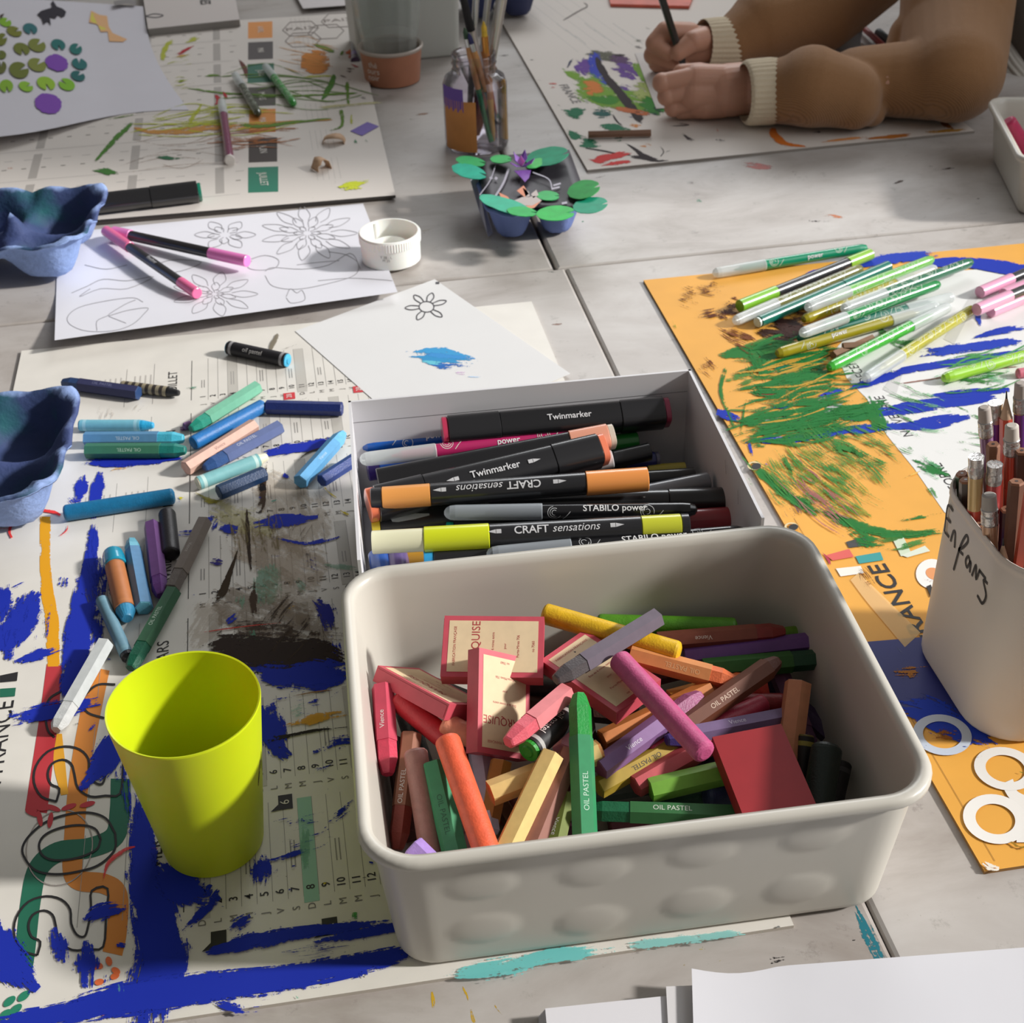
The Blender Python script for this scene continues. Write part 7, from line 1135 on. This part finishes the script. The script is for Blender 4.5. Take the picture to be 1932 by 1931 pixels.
# ------------------------------------------------------------------ person
def capsule(mb, A, ra, B, rb, n=24, k=6, mat=None):
    A, B = np.array(A, float), np.array(B, float); d = nrm(B-A); L = np.linalg.norm(B-A); a = np.array([0, 0, 1.0]) if abs(d[2]) < .9 else np.array([1.0, 0, 0]); n1 = nrm(np.cross(d, a)); n2 = np.cross(d, n1); vs = []; rings = []
    for i in range(1, k+1): th_ = math.pi/2*i/k; rings.append((-ra*math.cos(th_), ra*math.sin(th_)))
    for i in range(0, k): th_ = math.pi/2*i/k; rings.append((L+rb*math.sin(th_), rb*math.cos(th_)))
    for t_, r in rings:
        for j in range(n): ph = 2*math.pi*j/n; vs.append(A+d*t_+(n1*math.cos(ph)+n2*math.sin(ph))*r)
    m_ = len(rings); fs = [[i*n+j, i*n+(j+1) % n, (i+1)*n+(j+1) % n, (i+1)*n+j] for i in range(m_-1) for j in range(n)]
    o = len(vs); vs += [A-d*ra, B+d*rb]; fs += [[o, (j+1) % n, j] for j in range(n)]+[[o+1, (m_-1)*n+j, (m_-1)*n+(j+1) % n] for j in range(n)]; mb.add(vs, fs, mat, smooth=True)
def blob(name, parts, mat, parent, voxel=.22, sm=6, flr=0.0):
    mb = MB()
    for A_, ra, B_, rb in parts:
        A_, B_ = np.array(A_, float), np.array(B_, float)
        for q_, r0 in ((A_, ra), (B_, rb)):
            if q_[0]-r0 < 97.3 and q_[2] > 0: q_[2] = max(q_[2], r0+.42+flr)
        capsule(mb, A_, ra, B_, rb, mat=mat)
    o = mb.build(name, parent); r_ = o.modifiers.new('remesh', 'REMESH'); r_.mode = 'VOXEL'; r_.voxel_size = voxel/100; r_.use_smooth_shade = True
    s_ = o.modifiers.new('smooth', 'SMOOTH'); s_.iterations = sm; s_.factor = .5
    dg = bpy.context.evaluated_depsgraph_get(); me = bpy.data.meshes.new_from_object(o.evaluated_get(dg)); o.modifiers.clear(); o.data = me; me.materials.clear(); me.materials.append(mat)
    for p_ in me.polygons: p_.use_smooth = True
    return o
def skinmat():
    m = M((196, 146, 122), .5, var=.05, vscale=25, sss=.15, bump=.15, bscale=500, name='skin'); return m
def knit(rgb, sx=260):
    m = bpy.data.materials.new('knit'); m.use_nodes = True; nt = m.node_tree; b = nt.nodes['Principled BSDF']; b.inputs['Base Color'].default_value = srgb(rgb); b.inputs['Roughness'].default_value = .95; b.inputs['Sheen Weight'].default_value = .3; b.inputs['Specular IOR Level'].default_value = .15
    tc = nt.nodes.new('ShaderNodeTexCoord'); w_ = nt.nodes.new('ShaderNodeTexWave'); w_.inputs['Scale'].default_value = sx; w_.inputs['Distortion'].default_value = 1.5; w_.inputs['Detail'].default_value = 2; w_.bands_direction = 'DIAGONAL'; nt.links.new(tc.outputs['Object'], w_.inputs[0])
    n = nt.nodes.new('ShaderNodeTexNoise'); n.inputs['Scale'].default_value = 900; nt.links.new(tc.outputs['Object'], n.inputs[0]); ad_ = math_(nt, 'ADD', w_.outputs['Fac'], n.outputs['Fac'])
    bu = nt.nodes.new('ShaderNodeBump'); bu.inputs['Strength'].default_value = .5; bu.inputs['Distance'].default_value = .0008; nt.links.new(ad_, bu.inputs['Height']); nt.links.new(bu.outputs[0], b.inputs['Normal'])
    r = nt.nodes.new('ShaderNodeValToRGB'); c = srgb(rgb); r.color_ramp.elements[0].position = .3; r.color_ramp.elements[0].color = tuple(x*.72 for x in c[:3])+(1,); r.color_ramp.elements[1].color = tuple(min(1, x*1.15) for x in c[:3])+(1,); nt.links.new(ad_, r.inputs[0]); nt.links.new(r.outputs[0], b.inputs['Base Color']); return m
SK = skinmat(); KN = knit((152, 112, 76)); CUFF = knit((222, 206, 178), 500)
t = thing('person', (104, 175, -75), 'person in a camel knit jumper leaning on the far table, drawing with a dark pen', 'person')
yL = 146.2; L_ = lambda x, y, d=0: Q(x, y+5, yL+d)
hand = [(L_(1405, 172), 2.9, L_(1372, 170), 2.9), (L_(1385, 150), 1.9, L_(1312, 146, .3), 1.75), (L_(1385, 175, -.2), 2.3, L_(1310, 172, -.1), 1.9), (L_(1385, 200), 2.0, L_(1318, 204, 0), 1.6), (L_(1360, 205, -.3), 1.9, L_(1330, 190, -.2), 1.9),
        (L_(1312, 140), 1.14, L_(1249, 151, .2), 1.0), (L_(1249, 151, .2), 1.10, L_(1258, 152, 2.6), 1.0), (L_(1312, 163, -.3), 1.10, L_(1258, 177, 0), .97), (L_(1258, 177, 0), 1.08, L_(1268, 178, 2.4), .95), (L_(1314, 186, -.3), 1.04, L_(1270, 199, 0), .9), (L_(1270, 199, 0), 1.0, L_(1280, 199, 2.2), .9), (L_(1320, 206, 0), 1.0, L_(1285, 215, .2), .84), (L_(1285, 215, .2), .85, L_(1295, 214, 2), .8),
        (L_(1372, 145, 1.5), 1.3, L_(1320, 132, 2.4), 1.1), (L_(1320, 132, 2.4), 1.1, L_(1285, 132, 2.6), .95), (L_(1405, 172), 2.9, P(1500, 166, 4), 2.4), (P(1500, 166, 4), 2.4, P(1790, 144, 5.2), 2.8)]
yR = 161; Rr = lambda x, y, d=0: Q(x, y, yR+d)
hand2 = [(Rr(1345, 84, 1), 2.0, Rr(1318, 84, 1.2), 2.1), (Rr(1330, 84, 1), 2.2, Rr(1272, 86, 2.2), 2.3), (Rr(1300, 66, 1.5), 1.5, Rr(1256, 60, 1), 1.25), (Rr(1256, 60, 1), 1.25, Rr(1235, 82, .4), 1.12), (Rr(1235, 82, .4), 1.1, Rr(1262, 101, -.8), .85), (Rr(1250, 76, 2), 1.4, Rr(1232, 104, 1), 1.15), (Rr(1232, 104, 1), 1.1, Rr(1268, 118, .2), .95),
         (Rr(1256, 100, 2), 1.4, Rr(1240, 124, 1.4), 1.1), (Rr(1240, 124, 1.4), 1.05, Rr(1285, 134, .6), 1.0), (Rr(1262, 118, 2.2), 1.2, Rr(1300, 136, 1.6), 1.1), (Rr(1330, 74, 0), 1.5, Rr(1308, 78, -1.0), 1.3), (Rr(1308, 78, -1.0), 1.25, Rr(1279, 100, -1.6), .95), (Rr(1345, 84, 1), 2.2, Rr(1460, 70, 2.5), 2.5), (Rr(1460, 70, 2.5), 2.5, Rr(1600, 20, 6), 3.0)]
SL, SR = np.array([101, 158, 32.0]), np.array([104, 190, 34.0]); NK = np.array([104, 175, 40.0]); HD = np.array([98, 174, 51.0])
arms = [(P(1790, 144, 5.2), 2.6, Q(1812, -60, 153), 3.0), (Q(1812, -60, 153), 3.0, SL, 3.6), (Rr(1600, 20, 6), 3.0, SR, 3.6), (SL+np.array([3, 2, 0]), 3.6, SR, 3.6), (SL+np.array([3, 2, 0]), 4, np.array([114, 168, 0.0]), 7), (SR, 5, np.array([114, 182, 0.0]), 7), ((SL+SR)/2, 7, NK, 4.5), (NK, 4.2, HD, 5.5), (HD, 7.5, HD+np.array([-1.0, -1, 4]), 8), (HD+np.array([-4, -6.0, 1]), 1.2, HD+np.array([-4.6, -7.4, -.5]), 1.0)]
blob('body', hand+hand2+arms, SK, t, .1, 1)
def tube(name, pts, mat, n=64, rib=0.0, kr=26, parent=None, noise=0, cap=False):
    pts = [(np.array(a, float), r) for a, r in pts]; mb = MB(); vs = []
    cs = smoothpts([(*a, r) for a, r in pts], 6)
    for i, q in enumerate(cs):
        a = cs[max(0, i-1)][:3]; b = cs[min(len(cs)-1, i+1)][:3]; d = nrm(b-a); n1 = nrm(np.cross(d, [0, 0.2, 1])); n2 = np.cross(d, n1)
        for j in range(n): ph = 2*math.pi*j/n; rr = q[3]+rib*math.cos(kr*ph); vs.append(q[:3]+(n1*math.cos(ph)+n2*math.sin(ph))*rr)
    m_ = len(cs); mb.add(vs, [[i*n+j, i*n+(j+1) % n, (i+1)*n+(j+1) % n, (i+1)*n+j] for i in range(m_-1) for j in range(n)], mat, smooth=True)
    if cap: mb.add(vs[:n], [list(range(n))], mat); mb.add(vs[-n:], [list(range(n))[::-1]], mat)
    return mb.build(name, parent)
def FP_(x, y, r): return P(x, y, r+.4), r
slv = [(*FP_(1478, 172, 3.6), *FP_(1532, 166, 4.3)), (*FP_(1532, 164, 4.4), *FP_(1600, 178, 3.6)), (*FP_(1560, 178, 3.6), *FP_(1612, 196, 2.8)), (*FP_(1612, 196, 2.8), *FP_(1645, 214, 1.5)), (*FP_(1618, 156, 3.8), *FP_(1700, 150, 4.0)), (*FP_(1690, 152, 4.0), *FP_(1775, 150, 4.4)), (*FP_(1760, 146, 4.6), *FP_(1802, 138, 5.3)), (*FP_(1802, 138, 5.3), Q(1802, 60, 148), 6.2), (Q(1802, 60, 148), 6.2, Q(1812, -60, 153), 6.6), (Q(1812, -60, 153), 6.6, SL, 7.5),
       (Q(1702, 112, 149), 2.3, Q(1722, 70, 150), 2.8), (Q(1722, 108, 146.5), 2.0, Q(1800, 172, 142.5), 2.2), (Q(1750, 60, 145.5), 2.2, Q(1815, 110, 143.5), 2.6),
       (Rr(1385, 84, 1.2), 3.1, Rr(1440, 62, 2.5), 4.4), (Rr(1440, 62, 2.5), 4.4, Rr(1550, 34, 4), 4.8), (Rr(1550, 34, 4), 4.8, Rr(1640, -60, 9), 5.5), (Rr(1640, -60, 9), 5.5, SR, 7.5), (SL, 8, SR, 8), (SL+np.array([3, 3, 0]), 8, np.array([115, 166, -2.0]), 11), (SR+np.array([3, -3, 0]), 8, np.array([115, 184, -2.0]), 11), ((SL+SR)/2, 9, NK-np.array([0, 0, 1]), 6.2)]
blob('jumper', slv, KN, t, .28, 5)
tube('ribbed_cuff', [(P(1403, 175.5, 3.95), 3.05), (P(1410, 175, 3.95), 3.42), (P(1434, 173.5, 3.95), 3.5), (P(1458, 172, 3.95), 3.5), (P(1480, 170.5, 3.95), 3.2)], CUFF, 216, .06, 36, t)
tube('ribbed_cuff', [(Rr(1326, 84, .8), 2.9), (Rr(1350, 83, 1), 3.0), (Rr(1376, 82, 1.2), 3.05), (Rr(1388, 80, 1.4), 2.6)], CUFF, 180, .06, 30, t)
HR = M((50, 36, 30), .6, bump=.5, bscale=200); blob('hair', [(HD+np.array([1.5, 2, 4]), 8.4, HD+np.array([2.2, 3.2, 0]), 8.0), (HD+np.array([3, 4, -2]), 6.5, HD+np.array([4, 5, -10]), 4)], HR, t, .6, 6)
A = Q(1240, -30, 160.6); B = Q(1286, 112, 159.8); ax = Axis(A, B); d = ax.d; B2 = A+d*((A[2]-.35)/-d[2]) if d[2] < 0 else B
ax = Axis(A, B2); t2 = thing('drawing_pen', (B2[0], B2[1], .35), 'dark green-black pen held in the drawing hand', 'pen'); DP = M((32, 38, 40), .3, coat=.3)
mb = MB(); sweep(mb, ax, [(0, .3, DP), (.2, .46, DP), (ax.L-2.4, .46, DP), (ax.L-1.5, .25, DP)], 8, smooth=False); mb.build('barrel', t2); mb = MB(); sweep(mb, ax, [(ax.L-1.5, .2, M((180, 180, 180), .3)), (ax.L, .05, M((40, 40, 40), .4))], 10); mb.build('nib', t2)
# white sheet the person draws on
sheet('drawing_sheet', 'white sheet under the drawing hands, partly showing beside the fingers', 'paper', [(1198, 100), (1420, 92), (1500, 190), (1238, 205)], lambda u, v: .4, (206, 200, 196), nu=2, nv=2)
# grey knitted garment at the right edge
t = thing('cardigan', (92, 150, 0), 'dark grey knitted cardigan with a pale ribbed hem lying behind the elbow', 'cardigan')
GK = knit((104, 96, 88)); GH = knit((186, 180, 170), 500); blob('knit_body', [(Q(1945, 60, 160), 4.6, Q(2000, 150, 152), 4.2), (Q(1960, 10, 168), 6, Q(2040, 120, 156), 6)], GK, t, .4, 6)
tube('ribbed_hem', [(Q(1888, 78, 158), .9), (Q(1900, 110, 156), 1.4), (Q(1920, 148, 153), 1.7), (Q(1950, 195, 150), 1.9)], GH, 96, .08, 16, t, cap=True)
blob('dark_lining', [(Q(1880, 150, 159), 2.4, Q(1920, 180, 153), 2.0), (Q(1875, 165, 157), 2.0, Q(1850, 185, 152.5), 1.0), (Q(1895, 120, 162), 2.2, Q(1900, 160, 156), 2.2)], M((26, 22, 22), .9), t, .4, 4)
